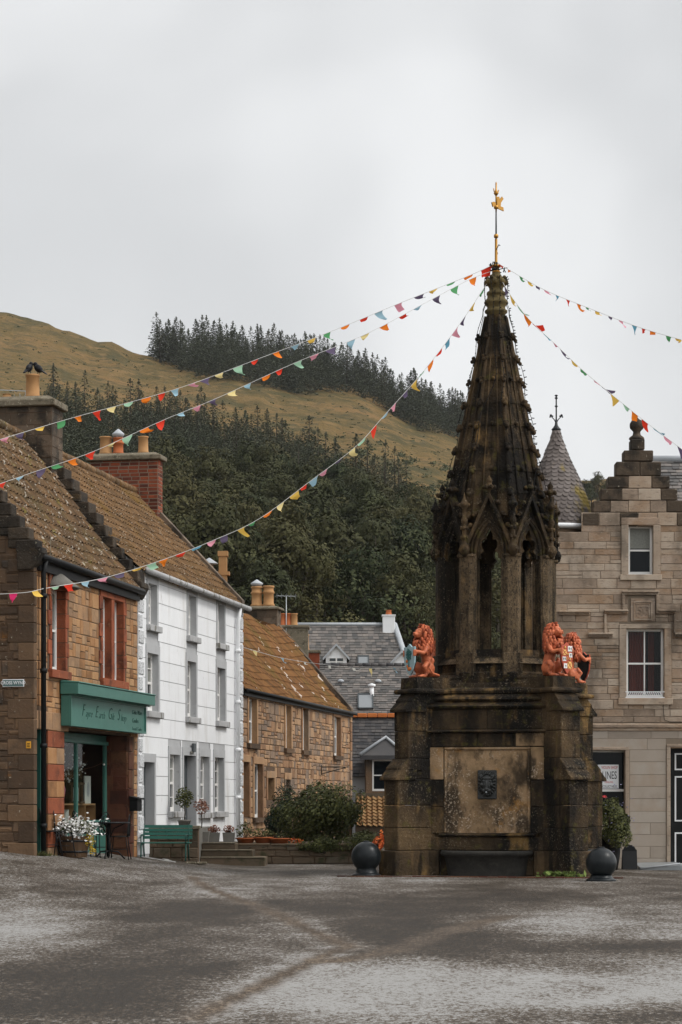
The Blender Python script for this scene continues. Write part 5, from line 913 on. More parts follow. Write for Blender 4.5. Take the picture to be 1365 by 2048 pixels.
def dormer(px0, px1, pyt, pyb):
    Yd = YA+.9; x0, x1 = PX(px0, Yd), PX(px1, Yd); zt, zb = PZ(pyt, Yd), PZ(pyb, Yd); ze = lerp(zb, zt, .42); xm = (x0+x1)/2
    b = MB(); b.prism([(x0+.1, zb-.5), (x1-.1, zb-.5), (x1-.1, ze), (xm, zt-.06), (x0+.1, ze)], Yd, Yd+2.0); d_ = b.build('dormer', 'white', A_)
    b = MB()
    for s_, xs in ((-1, x0-.04), (1, x1+.04)): b.hexa([(xs, Yd-.15, ze-.14), (xm, Yd-.15, zt-.02), (xm, Yd+2.3, zt-.02), (xs, Yd+2.3, ze-.14), (xs, Yd-.15, ze-.05), (xm, Yd-.15, zt+.06), (xm, Yd+2.3, zt+.06), (xs, Yd+2.3, ze-.05)])
    b.build('dormer_roof', 'slate_dk', d_)
    b = MB()
    for xs in (x0-.04, x1+.04): b.hexa([(xs, Yd-.17, ze-.16), (xm, Yd-.17, zt-.08), (xm, Yd-.15, zt-.08), (xs, Yd-.15, ze-.16), (xs, Yd-.17, ze-.04), (xm, Yd-.17, zt+.05), (xm, Yd-.15, zt+.05), (xs, Yd-.15, ze-.04)])
    b.build('bargeboard', 'lead', d_)
    h = (xm-.36, xm+.36, zb+.02, lerp(zb, ze, .95)); g = MB(); g.box(h[0], h[1], Yd-.04, Yd-.01, h[2], h[3]); w2 = g.build('window', 'wframe', d_); g = MB()
    for i in range(2):
        for j in range(2): g.box(lerp(h[0], h[1], i/2)+.04, lerp(h[0], h[1], (i+1)/2)-.03, Yd-.05, Yd-.04, lerp(h[2], h[3], j/2)+.03, lerp(h[2], h[3], (j+1)/2)-.03)
    g.build('window_pane', 'doorg', d_)
dormer(648, 698, 1289, 1333); dormer(781, 828, 1302, 1342)
def skylight(parent, M, u, v, w, h):
    b = MB(); 
    for q in ((u, u+w, v, v+.06), (u, u+w, v+h-.06, v+h), (u, u+.05, v, v+h), (u+w-.05, u+w, v, v+h)): b.v += [M @ Vector((x, y, z)) for z in (.0, .10) for y in q[2:] for x in q[:2]]; n = len(b.v)-8; b.f += [tuple(n+i for i in f) for f in ((0, 1, 3, 2), (4, 6, 7, 5), (0, 4, 5, 1), (2, 3, 7, 6), (0, 2, 6, 4), (1, 5, 7, 3))]; b.r += [.5]*6; b.s += [False]*6
    o = b.build('skylight', 'doorg', parent); g = MB(); g.v = [M @ Vector((x, y, .07)) for x, y in ((u+.05, v+.06), (u+w-.05, v+.06), (u+w-.05, v+h-.06), (u+.05, v+h-.06))]; g.f = [(0, 1, 2, 3)]; g.r = [.5]; g.s = [False]; g.build('skylight_pane', mat('sky_glass', [(.20, .215, .225)], rough=.15, spec=.5), o); return o
skylight(ro, M, PX(716, YA)-xa0, 2.0, .55, .6)
YB = 92.0; B_ = thing('slate_cottage', 'lower slate-roofed house with a white vent pipe and skylight, behind the stone house end', 'house', (PX(750, YB), YB, 1))
xb0, xb1 = PX(600, YB+2), PX(1010, YB+2); zb0, zb1 = PZ(1431, YB), PZ(1331, YB+2.6)
b = MB(); b.box(xb0+.1, xb1-.1, YB+.1, YB+5.1, -.2, zb0); b.build('wall', 'greypaint', B_)
ro, M = slope_roof(B_, 'roof', xb0, xb1, YB, zb0, zb1, 2.6, 'slate', w=.24, h=.15); b = MB(); n_ = 26
for i in range(n_): q = (xb1-xb0)/n_; b.tube([(xb0+i*q, YB+2.6, zb1+.02), (xb0+(i+1)*q-.015, YB+2.6, zb1+.02)], .09, 6)
b.build('ridge_tiles', 'slate_dk', ro); skylight(ro, M, PX(716, YB)-xb0, .35, .62, 1.0)
b = MB(); xv = PX(744, YB+1); zv = PZ(1392, YB+1); b.tube([(xv, YB+1.0, zv-.2), (xv, YB+1.0, zv+.36)], .085, 10); b.lathe([(.13, .36), (.15, .40), (.15, .46), (.02, .50)], 10, (xv, YB+1.0, zv)); b.build('vent_pipe', 'whitep', ro)
for px_ in (682, 757): b = MB(); b.ell((PX(px_, YB+1.6), YB+1.7, PZ(1366, YB+1.6)+.08), (.13, .12, .08)); b.build('roof_vent', 'lead', ro)
YC = 90.2; C_ = thing('bay_cottage', 'dark slate lean-to house with a pointed bay window beside the fountain', 'house', (PX(750, YC), YC, 1)); xc0, xc1 = PX(695, YC), PX(900, YC)
zc0_, zc1_ = PZ(1553, YC), PZ(1434, YC+1.6); b = MB(); b.box(xc0+.05, xc1, YC+.2, YC+2, -.3, zc0_); b.build('wall', 'greypaint', C_)
up = Vector((0, 1.6, zc1_-zc0_)); ro, M = slope_roof(C_, 'roof', xc0, xc1, YC, zc0_, zc1_, 1.6, 'slate_dk', w=.22, h=.15); b = MB(); n_ = 10
for i in range(n_): q = (xc1-xc0)/n_; b.box(xc0+i*q, xc0+(i+1)*q-.015, YC+1.45, YC+1.7, zc1_-.02, zc1_+.14)
b.build('ridge_tiles', 'ridge', ro, bev=.02)
YD = 88.8; x0, x1 = PX(731, YD), PX(805, YD); bz0, bz1 = PZ(1590, YD), PZ(1512, YD); hb = (PX(745, YD), PX(798, YD), PZ(1582, YD), PZ(1519, YD)); MD = frame((0, YD, 0), (1, 0, 0), (0, -1, 0))
b = MB(MD); backing(b, x0, x1, .2, bz1, [hb], rev=.15); b.box(x0, x0+.02, -1.8, 0, .2, bz1); bay = b.build('bay', 'sand_dark', C_); sash(C_, MD, hb, .1, fr=.06)
b = MB(); xm = PX(773, YD); zp = PZ(1476, YD); xl, xr = x0-.2, x1+.15
b.add([(xl, YD-.2, bz1+.02), (xm, YD+.5, zp), (xr, YD-.2, bz1+.02), (xm, YD+2.2, zp), (xl, YD+1.5, bz1+.02), (xr, YD+1.5, bz1+.02)], [(0, 2, 1), (0, 1, 3, 4), (2, 5, 3, 1)], .5); b.box(xl, xr, YD-.2, YD-.1, bz1-.14, bz1+.02); br = b.build('bay_roof', 'slate_dk', C_)
b = MB(); b.tube([(xl, YD-.22, bz1+.05), (xm, YD+.48, zp+.04), (xr, YD-.22, bz1+.05)], .075, 6); b.build('hip_flashing', 'lead', br)
# low pantiled shed
Ys = 80.0; S_ = thing('garden_shed', 'low shed with a curved yellowish pantile roof left of the fountain base', 'shed', (PX(750, Ys), Ys, 0)); xs0, xs1 = PX(712, Ys), PX(812, Ys); M = Matrix.Identity(4); up = Vector((0, 1.4, PZ(1592, Ys+1.4)-PZ(1652, Ys))); L_ = up.length; up.normalize(); nn = Vector((0, -up.z, up.y)); o = Vector((xs0, Ys, PZ(1652, Ys)))
for i in range(3): M[i][0] = (1, 0, 0)[i]; M[i][1] = up[i]; M[i][2] = nn[i]; M[i][3] = o[i]
b = MB(); pantiles(b, M, xs1-xs0, L_, tw=.20, th=.20, amp=.028, sag=.05); b.build('roof', mat('yellow_pantile', [(.13, .07, .03), (.22, .13, .055), (.17, .085, .035)], bump=(20, .5)), S_, recalc=False); b = MB(); b.box(xs0, xs1, Ys+.05, Ys+2.5, -.3, PZ(1654, Ys)); b.box(xs0, xs1, Ys+1.4, Ys+1.9, 0, PZ(1586, Ys+1.4)); b.build('wall', 'mosswall', S_)

# ---------------------------------------------------------------- building on the right
YR = 56.0; BF = frame((0, YR, 0), (1, 0, 0), (0, -1, 0))
def rx(px): return PX(px, YR)
def rz(py): return PZ(py, YR)
rb = thing('crow_stepped_building', 'grey-brown stone building with crow-stepped gable and ball finial at the right', 'building', (rx(1250), YR, 0))
xL, xR = rx(1078), rx(1470); zE = rz(1025); xm = rx(1276)
hU = (rx(1257), rx(1307), rz(1149), rz(1050)); hM = (rx(1253), rx(1329), rz(1396), rz(1257)); hG = (rx(1170), rx(1251), rz(1640), rz(1500)); hD = (rx(1341), rx(1440), -.1, rz(1494)); HO = [hU, hM, hG, hD]
steps = [(878, 1262, 1290), (900, 1247.5, 1307), (923, 1232, 1323), (952, 1216, 1340), (977, 1202, 1355.5), (1001, 1186, 1371), (1025, 1165, 1387)]
xS, zS = rx(1163), rz(1064)
b = MB(BF); backing(b, xL, xR, -.4, zS, [(h[0], h[1], h[2], min(h[3], zS+1)) for h in HO], rev=.35); backing(b, xS, xR, zS, zE, [hU], rev=.35)
b.add([(xL, -.01, -.4), (xL, -6, -.4), (xL, -6, zS), (xL, -.01, zS)], [(0, 1, 2, 3)])
for (py, a, c), nx_ in zip(steps, steps[1:]+[(1050, 0, 0)]): b.box(rx(a)+.03, rx(c)-.03, -.4, -.005, rz(nx_[0]) if nx_[1] else zE-.05, rz(py)-.03)
b.build('wall', 'joint_dk', rb)
def lo(z):
    for (py, a, c) in steps:
        if z > rz(py)-.28 and z > zE: return rx(a)+.02
    return xL
b = MB(BF); mgs = [(h[0]-.17, h[1]+.17, h[2]-.05, h[3]+.2) for h in (hU, hM)]
courses(b, xL, xR, rz(1445), zS, mgs+[(rx(1256), rx(1310), rz(1242), rz(1183))], rh=(.14, .24), rw=(.3, .85), gap=.010, proud=.014, jit=.005, inset=.008, irr=.2); courses(b, xS, xR, zS, zE, mgs, rh=(.2, .27), rw=(.35, 1.0), gap=.008, proud=.008, jit=.003, inset=.006); b.build('ashlar_upper', 'grey_ash', rb)
b = MB(BF); courses(b, xL, xR, -.1, rz(1462), [(h[0]-.10, h[1]+.10, h[2], h[3]+.08) for h in (hG, hD)], rh=(.27, .31), rw=(.6, 1.4), gap=.010, proud=.006, jit=.0, inset=.003); b.build('ashlar_lower', 'grey_clean', rb)
b = MB(BF); b.add([(xL, .0012, -.1), (xR, .0012, -.1), (xR, .0012, rz(1462)), (xL, .0012, rz(1462))], [(0, 1, 2, 3)]) if False else b.box(xL, xR, -.002, .03, rz(1462), rz(1447)); b.box(xL, xR, -.002, .07, rz(1456), rz(1449)); b.build('string_course', 'grey_ash', rb, bev=.015)
b = MB(BF); bc = MB(BF)
for (py, a, c), nx_ in zip(steps, steps[1:]+[(1052, 1150, 1400)]):
    zt, zb = rz(py), rz(nx_[0]); n_ = max(1, int((c-a)/32)); us = [rx(a)+(rx(c)-rx(a))*i/n_ for i in range(n_+1)]
    us = [us[0]]+[u+R.uniform(-.06, .06) for u in us[1:-1]]+[us[-1]]
    for iu, (u, v) in enumerate(zip(us, us[1:])): (bc if (0 < iu < len(us)-2 and R.random() < .8) else b).box(u+.004, v-.004, -.42, .022+R.uniform(0, .012), zb+.006, zt-R.uniform(0, .015))
b.build('crow_stepped_gable', 'crow', rb, bev=.018); bc.build('gable_infill', 'grey_ash', rb, bev=.012)
b = MB(BF); b.lathe([(.17, 0), (.19, .03), (.17, .07), (.10, .12), (.085, .19), (.10, .22), (.16, .28), (.17, .34), (.165, .40), (.12, .47), (.05, .51), (.02, .56)], 14, (xm, -.2, rz(878))); b.build('ball_finial', 'crow', rb)
def arch_margin(h, w, lint, silo, mt='grey_ash', d1=.035):
    b = MB(BF); surround(b, h, w, lint, d0=-.30, d1=d1); b.box(h[0]-w-.03, h[1]+w+.03, -.3, .07, h[2]-silo, h[2]-.003); return b
arch_margin(hU, .17, .17, .14).build('upper_window_margin', 'grey_ash', rb, bev=.01); arch_margin(hM, .17, .10, .16).build('main_window_margin', 'grey_ash', rb, bev=.01)
b = MB(BF); surround(b, hG, .09, .07, d0=-.3, d1=.03); surround(b, hD, .09, .07, d0=-.3, d1=.03); b.build('ground_floor_margins', 'grey_ash', rb, bev=.01)
sash(rb, BF, hU, .16, blind=.46, fr=.06); mw = sash(rb, BF, hM, .14, fr=.06, bars=(2, 1), glass='glass')
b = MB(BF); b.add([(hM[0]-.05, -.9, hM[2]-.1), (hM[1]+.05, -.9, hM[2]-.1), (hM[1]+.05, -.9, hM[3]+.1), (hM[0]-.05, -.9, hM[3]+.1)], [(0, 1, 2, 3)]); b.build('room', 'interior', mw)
b = MB(BF); 
for (a, c) in ((.12, .55), (.62, .78)):
    pts = [(lerp(hM[0], hM[1], lerp(a, c, i/24)), -.32+.03*math.sin(i*1.7), z) for z in (hM[2], hM[3]) for i in range(25)]; b.add(pts, [(i, i+1, 26+i, 25+i) for i in range(24)], .5, True)
b.build('curtain', 'curtain', mw)
wb = thing('window_trellis', 'white wooden trellis strip along the main window sill', 'trellis', (rx(1291), YR, hM[2])); b = MB(BF); z0_, z1_ = rz(1396), rz(1383); b.box(rx(1251), rx(1329), .02, .05, z0_, z0_+.02); b.box(rx(1251), rx(1329), .02, .05, z1_-.02, z1_)
for i in range(18):
    u = rx(1252)+(rx(1328)-rx(1252))*i/18; s_ = 1 if i < 9 else -1; b.hexa([(u, .025, z0_+.02), (u+.02, .025, z0_+.02), (u+.02, .045, z0_+.02), (u, .045, z0_+.02), (u+.06*s_, .025, z1_-.02), (u+.06*s_+.02, .025, z1_-.02), (u+.06*s_+.02, .045, z1_-.02), (u+.06*s_, .045, z1_-.02)])
b.build('slats', 'whitep', wb)
# hood moulding stepping over the main window with monogram panel
b = MB(BF)
def bar(x0, x1, y0, y1, d=.10): b.box(rx(x0), rx(x1), -.002, d, rz(y1), rz(y0)); 
def hbar(x0, x1, y): bar(x0, x1, y, y+4, .13); bar(x0, x1, y+4, y+8, .08)
hbar(1244, 1318, 1182); hbar(1208, 1256, 1220); hbar(1315, 1352, 1220); hbar(1118, 1180, 1222); bar(1244, 1250, 1190, 1228, .09); bar(1312, 1318, 1190, 1228, .09); bar(1208, 1213, 1228, 1266, .07); hbar(1176, 1226, 1266); bar(1347, 1352, 1228, 1266, .07); hbar(1349, 1390, 1266)
b.build('hood_moulding', 'grey_ash', rb, bev=.012)
b = MB(BF); b.box(rx(1262), rx(1310), -.002, .04, rz(1243), rz(1197)); b.build('panel_surround', 'grey_ash', rb); b = MB(BF)
for e, d_ in ((0, .07), (4, .055)): 
    for q in ((1268+e, 1304-e, 1203+e, 1205+e), (1268+e, 1304-e, 1238-e, 1240-e), (1268+e, 1270+e, 1205+e, 1238-e), (1302-e, 1304-e, 1205+e, 1238-e)): b.box(rx(q[0]), rx(q[1]), .04, d_, rz(q[3]), rz(q[2]))
mp_ = b.build('monogram_panel', 'grey_ash', rb)
MF = BF @ Matrix.Translation((0, .045, 0))
for ch_, dx_, sh2 in (('S', -.075, 0), ('J', .0, 0), ('B', .075, 0)): text(ch_, .26, MF @ Matrix.Translation((rx(1286)+dx_, 0, rz(1221))), 'grey_ash', 'monogram', mp_, sh2, .012)
# ground floor shop window with sign
b = MB(BF); b.add([(hG[0], -.3, hG[2]), (hG[1], -.3, hG[2]), (hG[1], -.3, hG[3]), (hG[0], -.3, hG[3])], [(0, 1, 2, 3)]); sg2 = b.build('shop_window', 'pane', rb); b = MB(BF); b.box(hG[0], hG[1], -.3, -.24, rz(1583), rz(1578)); b.box(hG[0], hG[0]+.05, -.3, -.24, hG[2], hG[3]); b.box(hG[0], hG[1], -.3, -.25, hG[3]-.05, hG[3]); b.build('window_frame', 'wframe', sg2)
ws = thing('window_poster', 'white poster with red and black lettering inside the right-hand shop window', 'poster', (rx(1225), YR+.2, rz(1577))); b = MB(BF); b.box(rx(1198), rx(1240), -.235, -.22, rz(1577), rz(1529)); b.build('board', 'whitep', ws)
PM = BF @ Matrix.Translation((0, -.2185, 0))
for t_, py_, sz, mt_, al_x, sx_ in (('VIOLIN SHOP', 1535, .105, 'redink', 1238, .62), ('LINES', 1551, .26, 'black', 1236.5, .55), ('DEALING', 1564, .07, 'redink', 1229, .7), ('COLLECTABLES', 1573, .085, 'black', 1237, .6)): text(t_, sz, PM @ Matrix.Translation((rx(al_x), 0, rz(py_))), mt_, 'lettering', ws, 0, .001, 'RIGHT', sx_)
b = MB(BF); b.box(hD[0]+.03, hD[1], -.32, -.27, -.05, hD[3]-.02); dr_ = b.build('door', 'black', rb); b = MB(BF)
for (z0_, z1_) in ((rz(1540), rz(1506)), (rz(1643), rz(1552)), (rz(1730), rz(1665))):
    x0, x1 = rx(1353), rx(1395)
    for q in ((x0, x1, z0_, z0_+.035), (x0, x1, z1_-.035, z1_), (x0, x0+.035, z0_+.035, z1_-.035), (x1-.035, x1, z0_+.035, z1_-.035)): b.box(q[0], q[1], -.27, -.255, q[2], q[3])
b.build('white_panel_moulding', 'whitep', dr_)
# cable
cb_ = MB(BF); cb_.tube([(rx(1326), .03, rz(1396)), (rx(1327), .03, rz(1420)), (rx(1329), .03, rz(1440)), (rx(1340), .03, rz(1444)), (rx(1380), .03, rz(1444))], .008, 4); cb_.build('cable', 'cable', rb)
# main roof behind the gable
b = MB(); ridge_z = rz(905)
M2 = Matrix.Identity(4); 
for side in (-1, 1):
    up = Vector((-side*1.9, 0, 2.9)); L_ = up.length; up.normalize(); un = Vector((0, 1, 0)); nn = Vector((side*up.z, 0, abs(up.x))); o = Vector((xm+side*1.9, YR+.38, ridge_z-2.9)); M = Matrix.Identity(4)
    for i in range(3): M[i][0] = un[i]; M[i][1] = up[i]; M[i][2] = nn[i]; M[i][3] = o[i]
    slates(b, M, 5.5, L_, w=.3, h=.24)
b.build('roof', 'slate', rb, recalc=False)
b2_ = thing('rear_range', 'slate-roofed range rising behind the right shoulder of the gable', 'building', (rx(1345), 63, 5)); Yq = 62.0
b = MB(); b.box(PX(1310, Yq), PX(1520, Yq), Yq+.1, Yq+6, -.2, PZ(1010, Yq)); b.build('wall', 'grey_ash', b2_); ro, M = slope_roof(b2_, 'roof', PX(1318, Yq), PX(1520, Yq), Yq, PZ(1010, Yq), PZ(928, Yq+2)+.1, 2.0, 'slate', w=.22, h=.18); b = MB(); b.tube([(PX(1318, Yq), Yq+2, PZ(926, Yq+2)+.1), (PX(1520, Yq), Yq+2, PZ(926, Yq+2)+.1)], .10, 6); b.build('ridge', 'lead', ro)
# turret
tx_, ty_ = PX(1113, 57.1), 57.1; prof = [(1058, 77), (1040, 74), (1024, 70), (1000, 62), (967, 50), (940, 37), (916, 26), (900, 20), (887, 14.5), (872, 9), (860, 7)]
tt = thing('turret', 'round stone turret with a fish-scale slate candle-snuffer roof', 'turret', (tx_, ty_, 0)); S2 = F/57.1
b = MB(); b.lathe([(.80, -.3), (.80, PZ(1062, 57.1))], 32, (tx_, ty_, 0)); b.build('wall', 'grey_ash', tt)
pz = [(PZ(py, 57.1), r/S2) for py, r in prof]; b = MB(); b.lathe([(r, z) for z, r in pz], 32, (tx_, ty_, 0)); nrow = 24
for r in range(nrow):
    z0_ = lerp(pz[0][0], pz[-1][0], r/nrow); z1_ = lerp(pz[0][0], pz[-1][0], (r+1.7)/nrow); r0 = interp(pz, z0_); r1 = interp(pz, min(z1_, pz[-1][0])); n_ = max(9, int(2*math.pi*r0/.155))
    for k in range(n_):
        a = 2*math.pi*(k+.5*(r % 2))/n_; da = math.pi/n_*.97; lift = R.uniform(.022, .036)
        def q(t, s_, l): rr_ = lerp(r0, r1, t)+l; aa = a+da*s_; return (tx_+rr_*math.cos(aa), ty_+rr_*math.sin(aa), lerp(z0_, min(z1_, pz[-1][0]+.02), t))
        b.add([q(-.02, 0, lift), q(.06, .62, lift), q(.28, 1, lift*.8), q(1, 1, .004), q(1, -1, .004), q(.28, -1, lift*.8), q(.06, -.62, lift)], [(0, 1, 2, 5, 6), (2, 3, 4, 5)])
rr_ = b.build('roof', 'slate_tur', tt, recalc=False)
b = MB(); b.lathe([(.98, -.02), (1.0, -.08), (.96, -.13)], 40, (tx_, ty_, PZ(1055, 57.1)+.02)); b.build('gutter', 'whitep', tt)
b = MB(); c = (tx_, ty_, PZ(862, 57.1)); b.lathe([(.10, 0), (.12, .04), (.08, .08), (.04, .14), (.02, .3)], 10, c); b.tube([(tx_, ty_, c[2]), (tx_, ty_, PZ(790, 57.1))], .018, 6)
for s_ in (-1, 1):
    b.tube([(tx_, ty_, c[2]+.18), (tx_+s_*.05, ty_, c[2]+.28), (tx_+s_*.12, ty_, c[2]+.35)], .012, 5); b.ell((tx_+s_*.13, ty_, c[2]+.38), .03); b.ell((tx_+s_*.09, ty_, c[2]+.36), .02); b.ell((tx_+s_*.15, ty_, c[2]+.34), .02)
for dz_ in (.86, .80, .60): b.ell((tx_, ty_, c[2]+dz_), (.04, .03, .025))
b.build('weather_finial', 'iron', tt)
# roses, planter, a-board, ramp
bush('flower_bush', 'dense flowering plant in a black tub against the right building', (PX(1222, 53.6), 53.6, .48), (.54, .45, .66), 8000, .055, 'leaf2', 'bush', seed=31, flowers=('lav', 160, .035))
fl = MB(); c = P(1206, 1593, 54.1); fl.leaves([c+Vector((R.gauss(0, .04), R.gauss(0, .03), R.gauss(0, .015))) for _ in range(40)], .05); fr_ = thing('rose', 'single pink rose standing above the flowering plant', 'flower', c-Vector((0, 0, .3))); fl.build('petals', 'pinkf', fr_); fl = MB(); fl.tube([c, c-Vector((.02, 0, .4))], .006, 4); fl.build('stem', 'leaf2', fr_)
pl = thing('planter_tub', 'tall black round tub under the flowering plant', 'planter', (PX(1215, 54.2), 54.2, -.04)); b = MB(); b.lathe([(.24, 0), (.29, .3), (.33, .78), (.36, .78), (.36, .84), (.31, .84), (.3, .8)], 20, (PX(1215, 54.2), 54.2, -.04)); b.build('tub', 'black', pl); b = MB(); b.lathe([(0, .75), (.31, .76)], 16, (PX(1215, 54.2), 54.2, -.04)); b.build('soil', 'mosswall', pl)
ab = thing('pavement_board', 'black round-topped pavement board leaning beside the planter', 'pavement sign', (PX(1262, 54.8), 54.8, -.04)); c = Vector((PX(1261, 54.8), 54.8, -.05)); b = MB(); out = [(-.16, 0), (.16, 0), (.16, .42), (.12, .50), (.05, .55), (-.05, .55), (-.12, .50), (-.16, .42)]
for s_ in (0, 1): b.hexa([c+Vector((-.17, .3*s_+(0 if s_ == 0 else .03), 0)), c+Vector((.17, .3*s_, 0)), c+Vector((.17, .3*s_+.03, 0)), c+Vector((-.17, .3*s_+.03, 0)), c+Vector((-.17, .14, .46)), c+Vector((.17, .14, .46)), c+Vector((.17, .17, .46)), c+Vector((-.17, .17, .46))])
b.prism([(c.x+x, c.z+z+.02) for x, z in out], c.y+.13, c.y+.16); b.build('board', 'black', ab)
rp_ = thing('access_ramp', 'grey metal threshold ramp sloping up to the black door', 'ramp', (PX(1310, 55), 55, -.06)); xa_, xb_ = PX(1278, 55), PX(1362, 55)
b = MB(); b.hexa([(xa_, 54.7, -.06), (xb_, 54.5, -.06), (xb_, 55.9, -.06), (xa_, 55.9, -.06), (xa_, 54.7, .0), (xb_, 54.5, .06), (xb_, 55.9, .10), (xa_, 55.9, .08)]); b.build('plate', 'steel', rp_)
b = MB(); b.tube([(xa_, 54.66, -.03), (xb_-.1, 54.44, .10)], .018, 5); b.build('edge_rail', 'lead', rp_)
pv = MB(); pv.box(rx(1060), rx(1500), 54.95, 56, -.2, -.055); struct(pv.build('pavement', 'concrete'))
# ---------------------------------------------------------------- the fountain
FX, FY = 3.30, 50.0; RZ = Matrix.Rotation(math.radians(-11), 4, 'Z'); MFo = Matrix.Translation((FX, FY, 0)) @ RZ
fo = thing('stone_fountain', 'tall soot-blackened gothic stone fountain with open lantern and crocketed spire', 'fountain', (FX, FY, 0))
A0 = 1.52
rots = [MFo @ Matrix.Rotation(math.pi/2*k, 4, 'Z') for k in range(4)]   # face k=0 looks to -y
def jog(v, a=.006): return v+R.uniform(-a, a)
b = MB(MFo); b.box(-A0+.12, A0-.12, -A0+.12, A0-.12, -.3, 3.44); b.build('core', 'fount', fo)
for k, Mk in enumerate(rots):
    fr = Mk @ frame((0, -A0, 0), (1, 0, 0), (0, -1, 0))
    b = MB(fr)
    # plinth, ledge, jambs, lintel, hood and frieze as separate courses of stone
    for x0, x1, z0, z1, d in ((-1.22, -.98, 0, .52, .10), (.98, 1.22, 0, .52, .10), (-.98, .98, 0, .50, .02), (-1.2, 1.2, .52, .80, .0), (-1.2, -.2, 2.66, 2.95, .0), (-.2, .55, 2.66, 2.95, .0), (.55, 1.2, 2.66, 2.95, .005), (-1.2, 0, 3.02, 3.44, -.03), (0, 1.2, 3.02, 3.44, -.03)): b.box(x0+.004, x1-.004, -.14, d, z0+.004, z1-.004)
    for s_ in (-1, 1):
        for z0, z1 in ((.87, 1.42), (1.42, 1.98), (1.98, 2.66)): xs = sorted((s_*.90, s_*1.2)); b.box(xs[0]+.003, xs[1]-.003, -.14, R.uniform(0, .008), z0+.004, z1-.004)
    b.build('facing_stones', 'fount' if k else 'fount', fo, bev=.012)
    for q in ((-1.195, -.905, 1.985, 2.65), (.905, 1.195, 1.985, 2.65), (.60, 1.195, 2.67, 2.945)): b = MB(fr); b.box(q[0], q[1], -.1, .012, q[2], q[3]); b.build('ochre_stone', 'fpanel', fo, bev=.01)
    b = MB(fr); b.prism([(-.14, .80), (.03, .80), (.09, .83), (.09, .85), (0, .875), (-.14, .875)], -1.0, 1.0, 'yz'); b.prism([(-.14, 2.95), (.08, 2.95), (.11, 2.98), (.02, 3.02), (-.14, 3.02)], -1.24, 1.24, 'yz'); b.build('string_moulding', 'fount', fo, bev=.006)
    b = MB(fr); b.box(-.84, .84, -.14, -.075, .88, 2.60); b.build('carved_panel', 'fpanel', fo)
    b = MB(fr)
    for q in ((-.90, .90, 2.60, 2.66), (-.90, -.84, .88, 2.60), (.84, .90, .88, 2.60)): b.box(q[0], q[1], -.13, -.02, q[2], q[3])
    b.build('panel_frame', 'fpanel', fo, bev=.02)
    # trough
    b = MB(Mk); n = 18; def_ = [(math.cos(math.pi*i/n), math.sin(math.pi*i/n)) for i in range(n+1)]
    def ring(rx_, ry_, z): return [(rx_*c, -A0-ry_*s_**.7 if s_ > 0 else -A0, z) for c, s_ in def_]
    rings = [ring(.80, .46, -.03), ring(.82, .48, .10), ring(.87, .54, .40), ring(.94, .60, .42), ring(.965, .62, .47), ring(.94, .60, .52), ring(.84, .50, .52), ring(.80, .44, .40)]
    vs = [p for r_ in rings for p in r_]; m_ = n+1
    b.add(vs, [(i*m_+j, i*m_+j+1, (i+1)*m_+j+1, (i+1)*m_+j) for i in range(len(rings)-1) for j in range(n)]+[tuple(range(7*m_, 8*m_))], .3, True); tro = b.build('trough', 'trough', fo, recalc=False)
    # lion mask
    b = MB(fr); z0 = 1.90-.02; b.box(-.20, .20, -.075, -.045, z0-.30, z0+.30); pl_ = b.build('mask_plate', 'bronze', fo, bev=.02); b = MB(fr)
    b.ell((0, .0, z0+.02), (.135, .10, .19)); b.ell((0, .075, z0-.02), (.04, .05, .12)); b.ell((0, .09, z0-.09), (.055, .045, .04)); b.ell((0, .04, z0+.13), (.12, .06, .05))
    for s_ in (-1, 1): b.ell((s_*.055, .075, z0-.12), (.05, .05, .045)); b.ell((s_*.06, .07, z0+.075), (.05, .03, .018)); b.ell((s_*.13, 0, z0+.17), (.04, .04, .045)); b.ell((s_*.1, .05, z0), (.045, .04, .05))
    b.ell((0, .03, z0-.20), (.06, .05, .03)); b.build('lion_mask', 'bronze', pl_); b = MB(fr)
    for j in range(22):
        a = 2*math.pi*j/22; x_, z_ = .165*math.cos(a), z0+.02+.245*math.sin(a); b.ell((x_, -.02, z_), (.032, .04, .032)); b.ell((x_*.86, .01, z0+.02+(z_-z0-.02)*.86), (.026, .035, .03))
    b.build('mane', 'bronze', pl_); b = MB(fr); b.tube([(0, .05, z0-.155), (0, .13, z0-.16)], .018, 8); b.build('spout', 'lead', pl_)
def sqloft(name, prof, mt, n=4, a0=math.pi/4, M=MFo, bev=0, parent=None):
    b = MB(M); k = 1/math.cos(math.pi/n)
    b.lathe([(r*k, z) for r, z in prof], n, a0=a0, sm=False); return b.build(name, mt, parent or fo, bev=bev)
sqloft('cornice', [(1.50, 3.44), (1.56, 3.46), (1.60, 3.50), (1.40, 3.60), (1.46, 3.615), (1.50, 3.65), (1.47, 3.69), (1.30, 3.78)], 'fount')
sqloft('upper_cornice', [(1.30, 3.76), (1.38, 3.78), (1.40, 3.83), (1.37, 3.87), (1.30, 3.90), (1.28, 3.98), (1.20, 4.06), (1.22, 4.10), (1.16, 4.17)], 'fount')
